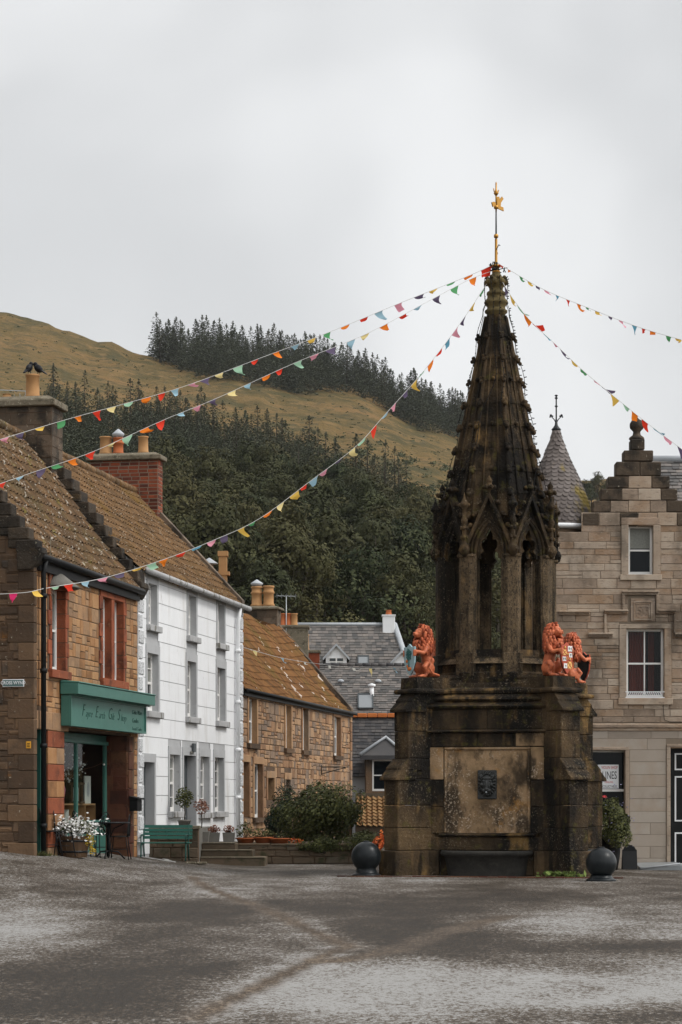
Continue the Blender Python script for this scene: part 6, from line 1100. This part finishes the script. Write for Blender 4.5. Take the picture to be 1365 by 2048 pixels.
# diagonal buttresses
for k in range(4):
    Mb = MFo @ Matrix.Rotation(math.radians(-45+90*k), 4, 'Z')    # +x runs out along the diagonal
    bu = None
    def stage(b, r0, r1, w, z0, z1, splits):
        zs = [z0]+splits+[z1]
        for a, c in zip(zs, zs[1:]):
            o = R.uniform(-.008, .008); b.box(r0, r1+o, -w/2-o*.5, w/2+o*.5, a+.003, c-.003)
    b = MB(Mb); stage(b, 1.5, 2.84, .60, -.05, .52, []); stage(b, 1.5, 2.74, .50, .52, 2.0, [.99, 1.45]); stage(b, 1.5, 2.48, .50, 2.0, 3.46, [2.42, 2.98]); stage(b, 1.5, 2.24, .50, 3.46, 3.80, [])
    bu = b.build('buttress', 'fount', fo, bev=.014)
    for (z0, z1, ra, rb_) in ((1.99, 2.40, 2.80, 2.48), (3.40, 3.78, 2.54, 2.24)):
        b = MB(Mb)
        for i in range(2):
            za, zb = lerp(z0, z1, i/2), lerp(z0, z1, (i+1)/2); xa, xb = lerp(ra, rb_, i/2)+.03, lerp(ra, rb_, (i+1)/2)
            b.prism([(xb-.35, za-.02), (xa, za-.02), (xa, za+.03), (xb, zb+.02), (xb-.35, zb+.02)], -.29, .29, 'xz'); 
        b.build('weathering', 'fount', bu, bev=.01)
    b = MB(Mb)
    prof = [(0, 3.76), (.05, 3.775), (.065, 3.81), (.05, 3.845), (0, 3.86), (-.04, 3.87), (-.05, 4.10)]
    for (d0, z0), (d1, z1) in zip(prof, prof[1:]):
        def rc(d, z): return [(1.25, -.34-d, z), (2.32+d, -.34-d, z), (2.32+d, .34+d, z), (1.25, .34+d, z)]
        b.add(rc(d0, z0)+rc(d1, z1), [(0, 1, 5, 4), (1, 2, 6, 5), (2, 3, 7, 6), (3, 0, 4, 7)], .3)
    b.add(rc(-.05, 4.10), [(0, 1, 2, 3)], .3); b.build('statue_pedestal', 'fount', bu)
# lantern
OCT = math.pi/8
sqloft('lantern_plinth', [(1.26, 4.02), (1.28, 4.20), (1.22, 4.24), (1.20, 4.52), (1.16, 4.56), (1.14, 4.70), (.6, 4.70)], 'fount', 8, a0=OCT)
RP = 1.13
for k in range(8):
    a = OCT+k*math.pi/4; Mc = MFo @ Matrix.Rotation(a, 4, 'Z')        # x outward through the corner
    b = MB(Mc); b.prism([(RP-.20, -.11), (RP-.20, .11), (RP+.02, .19), (RP+.10, .19), (RP+.17, .105), (RP+.17, -.105), (RP+.10, -.19), (RP+.02, -.19)], 4.18, 6.66, 'xy', .5)
    for y in (-.19, .19): b.tube([(RP+.06, y, 4.68), (RP+.06, y, 6.66)], .024, 7); b.tube([(RP-.14, y*.75, 4.68), (RP-.14, y*.75, 6.66)], .03, 7)
    b.box(RP-.24, RP+.20, -.21, .21, 4.14, 4.62); b.box(RP-.22, RP+.19, -.19, .19, 6.62, 6.68)
    p_ = b.build('lantern_pillar', 'pillar', fo, bev=.012)
    b = MB(Mc)   # corbel and pinnacle
    b.lathe([(.03, 6.62), (.09, 6.68), (.12, 6.78), (.09, 6.86), (.05, 6.90), (.045, 7.30), (.07, 7.34), (.07, 7.40), (.045, 7.45), (.045, 7.62), (.10, 7.68), (.10, 7.72), (.07, 7.76), (.03, 7.84), (.0, 7.98)], 8, (RP+.20, 0, 0))
    for z in (6.76, 7.02, 7.22, 7.70):
        for j in range(4): a_ = j*math.pi/2+.5; q_ = .085 if z < 6.9 or z > 7.6 else .05; b.ell((RP+.20+q_*math.cos(a_), q_*math.sin(a_), z), (.04, .04, .045), n=7, m=5)
    b.build('pinnacle', 'fount', p_)
    # face between corners
    Ma = MFo @ Matrix.Rotation(a+OCT, 4, 'Z'); ap = RP*math.cos(OCT)+.06; Wf = .50; fr = Ma @ frame((ap, 0, 0), (0, 1, 0), (1, 0, 0))
    half = [(-.20, 6.60), (-.20, 6.70), (-.125, 6.76), (-.165, 6.80), (-.185, 6.87), (-.175, 6.95), (-.13, 7.0), (-.065, 7.0), (-.085, 7.05), (-.075, 7.11), (-.04, 7.17), (0, 7.24)]
    inner = half+[(-x, z) for x, z in half[-2::-1]]
    oh = [(-Wf, 6.60), (-Wf, 6.66), (-Wf, 6.72), (-Wf, 6.78), (-Wf, 6.84), (-Wf, 6.90), (-Wf, 6.98), (-.40, 7.14), (-.31, 7.30), (-.21, 7.47), (-.10, 7.66), (0, 7.84)]; outer = oh+[(-x, z) for x, z in oh[-2::-1]]
    n = len(inner); b = MB(fr)
    for d0, d1 in ((-.16, 0),):
        vs = [(x, d1, z) for x, z in inner]+[(x, d1, z) for x, z in outer]+[(x, d0, z) for x, z in inner]+[(x, d0, z) for x, z in outer]
        b.add(vs, [(i, i+1, n+i+1, n+i) for i in range(n-1)]+[(2*n+i, 3*n+i, 3*n+i+1, 2*n+i+1) for i in range(n-1)]+[(i, 2*n+i, 2*n+i+1, i+1) for i in range(n-1)]+[(n+i, n+i+1, 3*n+i+1, 3*n+i) for i in range(n-1)], .5)
    g_ = b.build('gable_arch', 'fount', fo)
    b = MB(fr); arch = [(-.29, 6.60), (-.29, 6.78), (-.26, 6.95), (-.20, 7.11), (-.11, 7.25), (0, 7.37)]; arch = arch+[(-x, z) for x, z in arch[-2::-1]]
    b.tube([(x, .01, z) for x, z in arch], .045, 6); b.tube([(x*1.28, .035, z+.05) for x, z in arch], .03, 6)
    b.tube([(x, -.01, z) for x, z in inner], .02, 5); b.build('arch_moulding', 'fount', g_)
    b = MB(fr)
    for s_ in (-1, 1):
        b.hexa([(s_*.53, -.05, 6.82), (s_*.45, -.05, 6.80), (s_*.45, .13, 6.80), (s_*.53, .13, 6.82), (0, -.05, 7.98), (0, -.05, 7.84), (0, .13, 7.84), (0, .13, 7.98)])
        for j in range(4):
            t = (j+.6)/4.6; x_, z_ = s_*lerp(.52, .04, t), lerp(6.88, 7.96, t); b.ell((x_+s_*.035, .06, z_+.03), (.055, .06, .05), n=7, m=5); b.ell((x_+s_*.07, .07, z_-.0), (.035, .045, .035), n=6, m=4)
    b.lathe([(.03, 7.90), (.035, 8.0), (.10, 8.04), (.12, 8.08), (.06, 8.13), (.05, 8.17), (.07, 8.2), (.0, 8.32)], 8, (0, .05, 0))
    for j in range(6): a_ = j*1.047; b.ell((.11*math.cos(a_), .05+.11*math.sin(a_), 8.07), (.045, .045, .05), n=6, m=4)
    b.build('gable_coping', 'fount', g_)
# splayed sills
for k in range(8):
    Ma = MFo @ Matrix.Rotation(OCT+k*math.pi/4+OCT, 4, 'Z'); fr = Ma @ frame((1.12, 0, 0), (0, 1, 0), (1, 0, 0)); b = MB(fr)
    b.hexa([(-.40, .20, 4.40), (.40, .20, 4.40), (.40, -.2, 4.40), (-.40, -.2, 4.40), (-.26, -.10, 4.70), (.26, -.10, 4.70), (.26, -.2, 4.70), (-.26, -.2, 4.70)]); b.build('splayed_sill', 'pillar', fo)
# spire
def rsp(z): return lerp(1.20, .20, (z-7.0)/(11.86-7.0))
nc = 10; zb_ = 7.0; ch = (11.86-7.0)/nc
b = MB(MFo)
for i in range(1, nc):
    z0, z1 = zb_+i*ch, zb_+(i+1)*ch; r0, r1 = rsp(z0), rsp(z1); 
    for k in range(8):
        a0, a1 = OCT+k*math.pi/4, OCT+(k+1)*math.pi/4
        for h0, h1 in ((0, .5), (.5, 1)):
            def q(a_, b_, t, r): p0 = Vector((r*math.cos(a_), r*math.sin(a_))); p1 = Vector((r*math.cos(b_), r*math.sin(b_))); return p0.lerp(p1, t)
            e = .016+R.uniform(0, .014); A = q(a0, a1, h0+.01, r0+e); B = q(a0, a1, h1-.01, r0+e); C = q(a0, a1, h1-.01, r1+.006); D = q(a0, a1, h0+.01, r1+.006); E = q(a0, a1, h0+.01, r0-.02); G_ = q(a0, a1, h1-.01, r0-.02)
            b.add([(*A, z0+.01), (*B, z0+.01), (*C, z1+.012), (*D, z1+.012), (*E, z0), (*G_, z0)], [(0, 1, 2, 3), (4, 5, 1, 0)])
b.lathe([(1.06, 7.44), (rsp(7.5)-.012, 7.5), (rsp(11.86)-.01, 11.87)], 8, a0=OCT, sm=False, r=.2); sp = b.build('spire', 'fount', fo, recalc=False)
b = MB(MFo)
for k in range(8):
    a = OCT+k*math.pi/4
    b.tube([((rsp(z)+.03)*math.cos(a), (rsp(z)+.03)*math.sin(a), z) for z in (7.45, 9, 11.84)], [.055, .045, .025], 7)
    am = a+OCT
    for off in (-.30, .30):
        pts = []
        for z in (7.5, 9, 11.2): rm = rsp(z)*math.cos(OCT)+.03; t = off*rsp(z)*.55; pts.append((rm*math.cos(am)-t*math.sin(am), rm*math.sin(am)+t*math.cos(am), z))
        b.tube(pts, [.028, .022, .012], 5)
b.build('spire_ribs', 'fount', sp)
b = MB(MFo)
for i in range(1, nc):
    for k in range(8):
        a = OCT+k*math.pi/4; z = zb_+i*ch+.02; r = rsp(z)+.085; s_ = .066 if i < 7 else .048
        c, s2 = math.cos(a), math.sin(a); b.ell((r*c, r*s2, z), (s_*1.2, s_*1.2, s_), n=7, m=5); b.ell(((r+.045)*c, (r+.045)*s2, z-.045), s_*.9, n=7, m=5); b.ell(((r+.02)*c-.03*s2, (r+.02)*s2+.03*c, z+.04), s_*.65, n=6, m=4); b.ell(((r+.02)*c+.03*s2, (r+.02)*s2-.03*c, z+.04), s_*.65, n=6, m=4)
        if i % 2 and i < 8: am = a+OCT; rm = rsp(z)*math.cos(OCT)+.05; b.ell((rm*math.cos(am), rm*math.sin(am), z+.03), .045, n=7, m=5)
b.build('crockets', 'fount', sp)
b = MB(MFo); b.lathe([(.20, 11.84), (.20, 11.90), (.24, 11.93), (.245, 11.97), (.20, 12.0), (.19, 12.05), (.25, 12.12), (.26, 12.15), (.23, 12.19), (.19, 12.24), (.19, 12.30), (.205, 12.31), (.20, 12.36), (.145, 12.40), (.15, 12.46), (.22, 12.56), (.21, 12.62), (.14, 12.68), (.09, 12.76), (.05, 12.95), (.04, 13.0)], 16)
for j in range(8): a_ = j*math.pi/4; b.ell((.20*math.cos(a_), .20*math.sin(a_), 12.57), (.065, .065, .07)); b.ell((.2*math.cos(a_+.4), .2*math.sin(a_+.4), 12.66), (.045, .045, .045))
fi = b.build('finial', mat('finial_stone', [(.07, .055, .025), (.16, .12, .05)], rn=0, a=8, overlays=[((.03, .025, .015), 6, .5, .65, (1, 1, 1), .8)], bump=(16, .8)), fo)
b = MB(MFo)
b.lathe([(.03, 12.77), (.085, 12.78), (.09, 12.80), (.085, 12.82), (.03, 12.84), (.03, 12.89), (.1, 12.90), (.105, 12.92), (.1, 12.94), (.03, 12.96), (.028, 13.5)], 12)
b.lathe([(.0, 13.50), (.045, 13.53), (.05, 13.56), (.045, 13.59), (0, 13.62)], 10); b.build('gilt_rings', 'gold', fi)
b = MB(MFo); b.tube([(0, 0, 12.9), (0, 0, 14.35)], .022, 8, .014); b.build('rod', 'iron', fi)
ft = MFo @ Matrix.Rotation(math.radians(60), 4, 'Z'); b = MB(ft); b.tube([(0, 0, 14.08), (0, 0, 14.70)], .018, 6)
b.lathe([(0, 14.12), (.05, 14.15), (.05, 14.2), (0, 14.23)], 8); b.lathe([(.02, 14.42), (.055, 14.47), (.02, 14.54), (.0, 14.74)], 8)
b.prism([(.02, 14.16), (.26, 14.14), (.24, 14.22), (.15, 14.22), (.16, 14.30), (.25, 14.40), (.20, 14.44), (.12, 14.36), (.10, 14.42), (.02, 14.40)], -.012, .012); b.prism([(-.02, 14.2), (-.12, 14.16), (-.16, 14.25), (-.08, 14.28), (-.02, 14.26)], -.012, .012)
for s_ in (-1, 1): b.tube([(0, 0, 14.46), (s_*.07, 0, 14.50), (s_*.09, 0, 14.56)], .012, 5)
b.build('weather_vane', 'gold', fi)
sl_ = MB(MFo)
for k, tw in ((0, .4), (2, -.5), (3, .2), (4, .3), (5, .9), (6, -.2), (7, .3)):
    pts = []
    for i in range(40): z = 12.65-5.2*i/39; a = OCT+k*math.pi/4+tw*math.sin(i*.12)*.5+.10*math.sin(i*.5); r = (max(rsp(z), .2)+.12 if z < 12 else .25)+.02*math.sin(i*.9); pts.append((r*math.cos(a), r*math.sin(a), z))
    sl_.tube(pts, .008, 4)
    for p in pts: sl_.tube([p, (p[0]*1.06+.02, p[1]*1.06, p[2]+R.uniform(-.02, .02))], .012, 4)
tag(sl_.build('string_lights', 'cable', recalc=False), 'dark cables with tiny bulbs draped down the ribs of the spire', 'string lights')
tk = MB(); c = Vector((FX, FY, 12.95))
for i in range(9): q = [c+Vector((R.gauss(0, .03), R.gauss(0, .03), R.uniform(-.15, .15)))]; [q.append(q[-1]+Vector((R.gauss(0, .06), R.gauss(0, .05), R.gauss(0, .05)))) for _ in range(5)]; tk.tube(q, .012, 4)
tag(tk.build('tied_cord', 'cable', recalc=False), 'knot of dark cord and tape tied round the rod above the finial', 'cord')
# ---------------------------------------------------------------- heraldic lions
def remeshed(mb, name, mt, parent, vox):
    o = mb.build('tmp', mt, recalc=False); m1 = o.modifiers.new('r', 'REMESH'); m1.mode = 'VOXEL'; m1.voxel_size = vox; m1.use_smooth_shade = True; m2 = o.modifiers.new('s', 'SMOOTH'); m2.factor = .5; m2.iterations = 2
    dg = bpy.context.evaluated_depsgraph_get(); me = bpy.data.meshes.new_from_object(o.evaluated_get(dg)); bpy.data.objects.remove(o); me.materials.clear(); me.materials.append(MT[mt]); p = bpy.data.objects.new(name, me); COL.objects.link(p); p.parent = parent; ORG[p] = Vector(); return p
def lion():
    t = thing('lion_statue', 'x', 'statue', (0, 0, 0)); b = MB()
    b.tube([(-.12, 0, .14), (-.13, 0, .30), (-.09, 0, .46), (-.04, 0, .62), (-.01, 0, .76)], [.13, .125, .115, .135, .11], 14); b.ell((-.01, 0, .62), (.12, .15, .14)); b.ell((-.13, 0, .14), (.13, .16, .13))
    for s_ in (-1, 1):
        b.ell((-.07, s_*.13, .20), (.15, .075, .13), (0, -.5, 0)); b.tube([(-.02, s_*.15, .30), (.08, s_*.16, .22), (.0, s_*.16, .10), (.05, s_*.15, .04)], [.07, .065, .045, .045], 9)
        b.ell((.10, s_*.15, .035), (.10, .06, .04))
        for j in range(4): b.ell((.19, s_*.15+(j-1.5)*.028, .028), (.035, .018, .027), n=7, m=5)
        b.ell((.0, s_*.14, .64), (.075, .07, .10)); b.tube([(.0, s_*.16, .66), (.10, s_*.235, .54), (.17, s_*.235, .50)], [.062, .048, .045], 9); b.tube([(.15, s_*.235, .50), (.24, s_*.21, .53), (.31, s_*.18, .52)], [.046, .038, .045], 9)
        for j in range(4): z = .56-.035*j; b.tube([(.31, s_*.20, z), (.355, s_*.185, z), (.365, s_*.155, z-.008)], [.019, .018, .012], 6)
        b.ell((.30, s_*.16, .575), (.02, .03, .016))
    b.ell((.05, 0, .93), (.12, .10, .115)); b.ell((.14, 0, .91), (.085, .065, .055)); b.ell((.13, 0, .86), (.075, .05, .03)); b.ell((.215, 0, .93), (.025, .035, .024)); b.ell((.12, 0, .975), (.07, .03, .028)); b.ell((.09, 0, 1.0), (.05, .085, .035))
    for s_ in (-1, 1): b.ell((.19, s_*.03, .895), (.04, .032, .028)); b.ell((.13, s_*.055, .955), (.022, .022, .018)); b.ell((.0, s_*.10, 1.02), (.03, .03, .045))
    b.tube([(-.24, 0, .07), (-.30, .10, .05), (-.24, .24, .05), (-.05, .28, .09), (.02, .27, .20), (-.04, .26, .30)], [.035, .032, .028, .025, .024, .02], 8); b.ell((-.07, .25, .35), (.045, .04, .065))
    remeshed(b, 'body', 'coral', t, .013)
    b = MB(); rr = random.Random(5)
    for row in range(9):
        z = 1.06-row*.062; f = row/8; n = 15 if row else 9; rx_ = [.08, .125, .15, .155, .16, .165, .165, .155, .13][row]; ry_ = [.07, .12, .145, .16, .17, .175, .18, .175, .15][row]
        for j in range(n):
            a = 2*math.pi*(j+.5*(row % 2))/n+rr.uniform(-.12, .12)
            if row < 5 and abs((a+math.pi) % (2*math.pi)-math.pi) < (.75 if row > 0 else .3): continue
            cx = -.03+.02*f; p = Vector((cx+rx_*math.cos(a), ry_*math.sin(a), z)); o = Vector((math.cos(a), math.sin(a), 0)); tn = Vector((-math.sin(a), math.cos(a), 0))*rr.choice((-1, 1))
            b.tube([p-o*.03+Vector((0, 0, .03)), p+o*.025, p+o*.03+tn*.012+Vector((0, 0, -.04)), p+o*.012+tn*.03+Vector((0, 0, -.075)), p+o*.03+tn*.02+Vector((0, 0, -.10))], [.02, .032, .03, .022, .008], 6)
    for j in range(7): a = rr.uniform(0, 6.28); b.tube([(.0, 0, 1.05), (.03*math.cos(a)+.02, .04*math.sin(a), 1.10), (.06*math.cos(a)+.03, .06*math.sin(a), 1.12)], [.03, .025, .01], 6)
    b.build('mane', 'coral_mane', t, recalc=False)
    return t
SH = [(-.19, .60), (-.10, .585), (0, .66), (.10, .585), (.19, .60), (.20, .45), (.18, .26), (.11, .12), (0, .0), (-.11, .12), (-.18, .26), (-.20, .45)]
def shield(parent, kind):
    fr = frame((.335, 0, .04), (0, 1, 0), (1, 0, 0)); b = MB(fr); b.prism(SH, -.025, .012); sh = b.build('shield', 'skyblue' if kind == 'tree' else 'crest_r', parent, bev=.006); b = MB(fr); b.prism([(x*.98, z*.98+.006) for x, z in SH], -.04, -.026); b.build('shield_back', 'black', sh)
    if kind == 'tree':
        b = MB(fr); rr = random.Random(3)
        for _ in range(70): a = rr.uniform(0, 6.28); q = rr.random()**.5; b.ell((.085*q*math.cos(a), .02, .44+.12*q*math.sin(a)), (.018, .014, .018), n=6, m=4)
        b.tube([(0, .016, .14), (0, .016, .36)], .014, 6); b.build('tree_charge', 'teal', sh)
        b = MB(fr); b.ell((.02, .02, .14), (.075, .016, .04)); b.ell((-.055, .022, .20), (.025, .015, .028)); b.tube([(-.03, .02, .16), (-.05, .02, .20)], .016, 6); b.ell((-.07, .02, .30), (.035, .015, .035)); b.build('stag_charge', 'orange_en', sh); return sh
    w_ = MB(fr); y_ = MB(fr); k_ = MB(fr); r_ = MB(fr)
    def cell(T, x0, x1, z0, z1): T.box(x0, x1, .013, .019, z0, z1)
    def key(x, z): k_.prism([(x-.008, z-.03), (x+.008, z-.03), (x+.008, z), (x-.008, z)], .02, .025); k_.ell((x, .022, z+.008), (.017, .006, .017), n=8, m=5)
    def salt(x0, x1, z0, z1):
        for q in (((x0, z0), (x1, z1)), ((x0, z1), (x1, z0))): r_.tube([(q[0][0], .02, q[0][1]), (q[1][0], .02, q[1][1])], .008, 4)
    cell(w_, .015, .165, .47, .58); key(.055, .53); key(.12, .53); cell(w_, .06, .165, .35, .44); key(.11, .40); cell(w_, -.165, -.05, .27, .355); key(-.135, .315); key(-.085, .315); cell(w_, -.12, -.012, .12, .22); key(-.06, .17)
    cell(y_, -.17, -.03, .39, .50); salt(-.16, -.035, .395, .495); cell(y_, .005, .15, .12, .26); salt(.01, .145, .125, .255); cell(y_, -.03, .03, .30, .36); salt(-.025, .025, .302, .358)
    def lis(x, z): y_.tube([(x, .02, z-.03), (x, .02, z+.03)], .008, 5); [y_.tube([(x, .02, z-.01), (x+s_*.022, .02, z+.008), (x+s_*.026, .02, z-.008)], .006, 5) for s_ in (-1, 1)]
    lis(.09, .305); lis(-.08, .545); lis(.01, .41)
    w_.build('white_quarters', 'crest_w', sh); y_.build('gold_quarters', 'crest_y', sh); k_.build('black_charges', 'black', sh); r_.build('red_saltires', 'crest_r', sh); return sh
L0 = lion(); tl = [(c, kids(c)) for c in kids(L0)]
RL = 1.93
info = [(-45, 'coral lion statue beside the quartered shield, head turned right, on the near right buttress', 'q'), (-135, 'coral lion statue holding the pale blue tree shield at the left of the fountain', 'tree'), (45, 'coral lion statue seen from behind at the far right, its dark-backed shield facing away', 'q'), (135, 'coral lion statue mostly hidden behind the left lantern pillars', 'q')]
for i, (a, lb_, kd) in enumerate(info):
    aa = math.radians(a-11); RLi = RL+(.17 if a == 45 else 0); loc = (FX+RLi*math.cos(aa), FY+RLi*math.sin(aa), 4.10)
    o = L0 if i == 0 else copytree(L0, loc, aa, lb_, None, tl); o.location = loc; o.rotation_euler = (0, 0, aa+(.25 if i == 0 else 0)); o['label'] = lb_; o['group'] = 'lion statues on the buttresses'; ORG[o] = Vector(); shield(o, kd)
# weeds at the base, kerb of setts
stp = MB(); 
for (a0, b0) in ((-2.9, 2.9),):
    for i in range(30): x = -2.9+5.8*i/30; stp.box(x+.01, x+5.8/30-.01, -2.86, -2.70, -.1, .018+R.uniform(0, .01))
stp.M = MFo; stp.v = [MFo @ p for p in stp.v]; struct(stp.build('paving_setts', 'jamb'))
wd2 = thing('weeds', 'green weeds growing at the foot of the right fountain buttress', 'weeds', P(1125, 1752, 47.6)); b = MB()
for _ in range(110): c = Vector((PX(R.gauss(1125, 20), 47.3), 47.35+R.uniform(-.1, .1), R.uniform(.01, .10))); b.leaves([c], .11, up=.9)
b.build('leaves', mat('weed_leaf', [(.06, .09, .02), (.12, .16, .04)], rn=1), wd2)
for px, cy, rp_x, by, lb_ in ((733, 1713, 30, 1752, 'black iron ball bollard at the left foot of the fountain'), (1203, 1726, 31, 1762, 'black iron ball bollard at the right foot of the fountain')):
    Y = 1.5*F/(by-1606); s_ = F/Y; r = rp_x/s_; c = (PX(px, Y), Y, 0); t = thing('ball_bollard', lb_, 'bollard', c, 'ball bollards beside the fountain'); zc = (by-cy)/s_; b = MB(); b.lathe([(r*.98, 0), (r*.97, .03), (r*.80, .05), (r*.70, .09), (r*.66, .13)]+[(r*math.sin(th), zc-r*math.cos(th)) for th in [math.pi*i/22 for i in range(5, 22)]]+[(.0, zc+r)], 36, c); b.build('ball', 'iron', t); b = MB(); b.lathe([(.07, zc+r*.985), (.07, zc+r*1.01), (.05, zc+r*1.04), (0, zc+r*1.05)], 12, c); b.build('cap', 'iron', t)
# ---------------------------------------------------------------- bunting
def bunting(label, pts, cols, step=.40, sz=.21, seed=1, ys=None, gap=None, group='strings of bunting'):
    """pts: (px, py, Y) control points; the cord hangs smoothly through them"""
    rr = random.Random(seed); C = [P(*p) for p in pts]; t = thing('bunting', label, 'bunting', C[0], group); dense = []
    for i in range(len(C)-1):
        p0, p1, p2, p3 = C[max(0, i-1)], C[i], C[i+1], C[min(len(C)-1, i+2)]
        for j in range(16): u = j/16; dense.append(.5*((2*p1)+(p2-p0)*u+(2*p0-5*p1+4*p2-p3)*u*u+(3*p1-p0-3*p2+p3)*u**3))
    dense.append(C[-1]); b = MB(); b.tube(dense, .006, 4); b.build('cord', 'rope', t, recalc=False)
    acc = 0; nxt = step*.5; k = 0
    for a, c in zip(dense, dense[1:]):
        L_ = (c-a).length
        while nxt < acc+L_:
            p = a.lerp(c, (nxt-acc)/L_); d = (c-a).normalized(); w2 = sz*rr.uniform(.8, 1.2); drop = sz*rr.uniform(.45, 1.15); wind = Vector((rr.uniform(-.2, 1.0), rr.uniform(-.4, .4), rr.uniform(0, .25)))*sz*rr.uniform(.1, 1.1); nn = 5; vs = []
            curl = rr.uniform(-.06, .06); lift = rr.random()**2*.75
            for i in range(nn+1):
                f = i/nn
                for j in (0, .5, 1):
                    w3 = w2*(1-f*(.93 if k % 5 else .5))*(j-.5); wob = math.sin(f*3.5+k+j*2)*.035*f**.5; vs.append(p+d*(w2*.5)*.0+d*w3+Vector((0, 0, -1))*drop*f*(1-lift*f)+wind*f*f+Vector((wob*.6, wob+curl*f*2*(j-.5), wob*.4)))
            m = MB(); m.add(vs, [(3*i+j, 3*i+j+1, 3*i+4+j, 3*i+3+j) for i in range(nn) for j in range(2)], .5, True); m.build('flag', FL[cols[k % len(cols)]], t, recalc=False)
            k += 1; nxt += step*rr.uniform(.75, 1.25)
        acc += L_
S1 = ['red', 'orange', 'green', 'yellow', 'purple', 'pink', 'blue', 'red', 'orange', 'green', 'yellow', 'sky', 'pink', 'red', 'orange', 'mint', 'cream']; S2 = ['red', 'orange', 'green', 'cream', 'purple', 'sky', 'magenta', 'orange', 'sky', 'cream', 'purple', 'pink', 'sky']
bunting('highest bunting string running left from the spire to the frame edge above the chimney', [(990, 528, 50), (937, 552, 50), (806, 604, 49.8), (660, 664, 49.5), (532, 712, 49.2), (374, 771, 48.7), (255, 806, 48.3), (137, 838, 47.9), (-30, 888, 47)], ['red', 'orange', 'green', 'yellow', 'purple', 'pink', 'sky', 'red', 'orange', 'green', 'yellow', 'sky', 'orange', 'red', 'mint', 'cream', 'purple', 'pink', 'sky', 'red', 'orange', 'mint', 'cream'], .40, seed=2)
bunting('second bunting string running left from the spire, just below the highest one', [(990, 540, 50), (938, 560, 49.8), (860, 601, 49.5), (733, 668, 49), (592, 725, 48.6), (435, 796, 48.1), (323, 842, 47.7), (187, 903, 47.2), (68, 944, 46.8), (-30, 978, 46.4)], ['red', 'orange', 'green', 'purple', 'sky', 'red', 'orange', 'cream', 'sky', 'purple', 'pink', 'mint', 'red', 'orange', 'sky', 'cream', 'purple', 'pink', 'sky', 'red', 'orange', 'mint', 'cream'], .40, seed=3)
bunting('long sagging bunting string sweeping from the spire down to the shop front gutter', [(988, 545, 50), (958, 592, 49.8), (915, 655, 49.7), (848, 742, 49.5), (768, 832, 49.3), (712, 893, 49.1), (620, 963, 49), (518, 1038, 48.8), (424, 1082, 48.6), (325, 1120, 48.4), (212, 1155, 48), (118, 1172, 47.3), (84, 1178, 46.9)], ['orange', 'green', 'yellow', 'purple', 'pink', 'blue', 'red', 'orange', 'mint', 'yellow', 'purple', 'pink', 'sky', 'red', 'mint', 'cream', 'purple', 'pink', 'sky', 'red', 'yellow', 'cream'], .335, seed=4)
bunting('short end of bunting crossing the rough gable beside the street name plate', [(84, 1178, 46.75), (50, 1185, 46.4), (-20, 1189, 46)], ['yellow', 'magenta'], .42, sz=.17, seed=5)
bunting('sparse pale bunting string hanging between the white house corner and the left lion', [(478, 1292, 62), (560, 1315, 60), (640, 1328, 57), (720, 1336, 54), (790, 1335, 51.3), (816, 1331, 50.2)], ['cream', 'sky', 'white', 'white', 'white', 'cream', 'sky', 'white'], 1.75, sz=.22, seed=6)
bunting('thin bunting string running right from the spire to the far edge of the sky', [(992, 524, 50), (1028, 545, 49.5), (1090, 580, 48.5), (1180, 617, 47), (1280, 655, 45.5), (1400, 690, 44)], ['red', 'orange', 'green', 'yellow', 'purple', 'pink', 'blue'], .40, sz=.17, seed=7)
bunting('lower right bunting string descending steeply past the ball finial', [(992, 538, 50), (1020, 588, 49.6), (1060, 640, 49.2), (1113, 690, 48.6), (1171, 745, 48), (1250, 810, 47.2), (1300, 850, 46.6), (1400, 925, 45.6)], ['pink', 'purple', 'yellow', 'mint', 'orange', 'red', 'blue', 'pink', 'purple', 'yellow', 'green'], .37, sz=.27, seed=8)
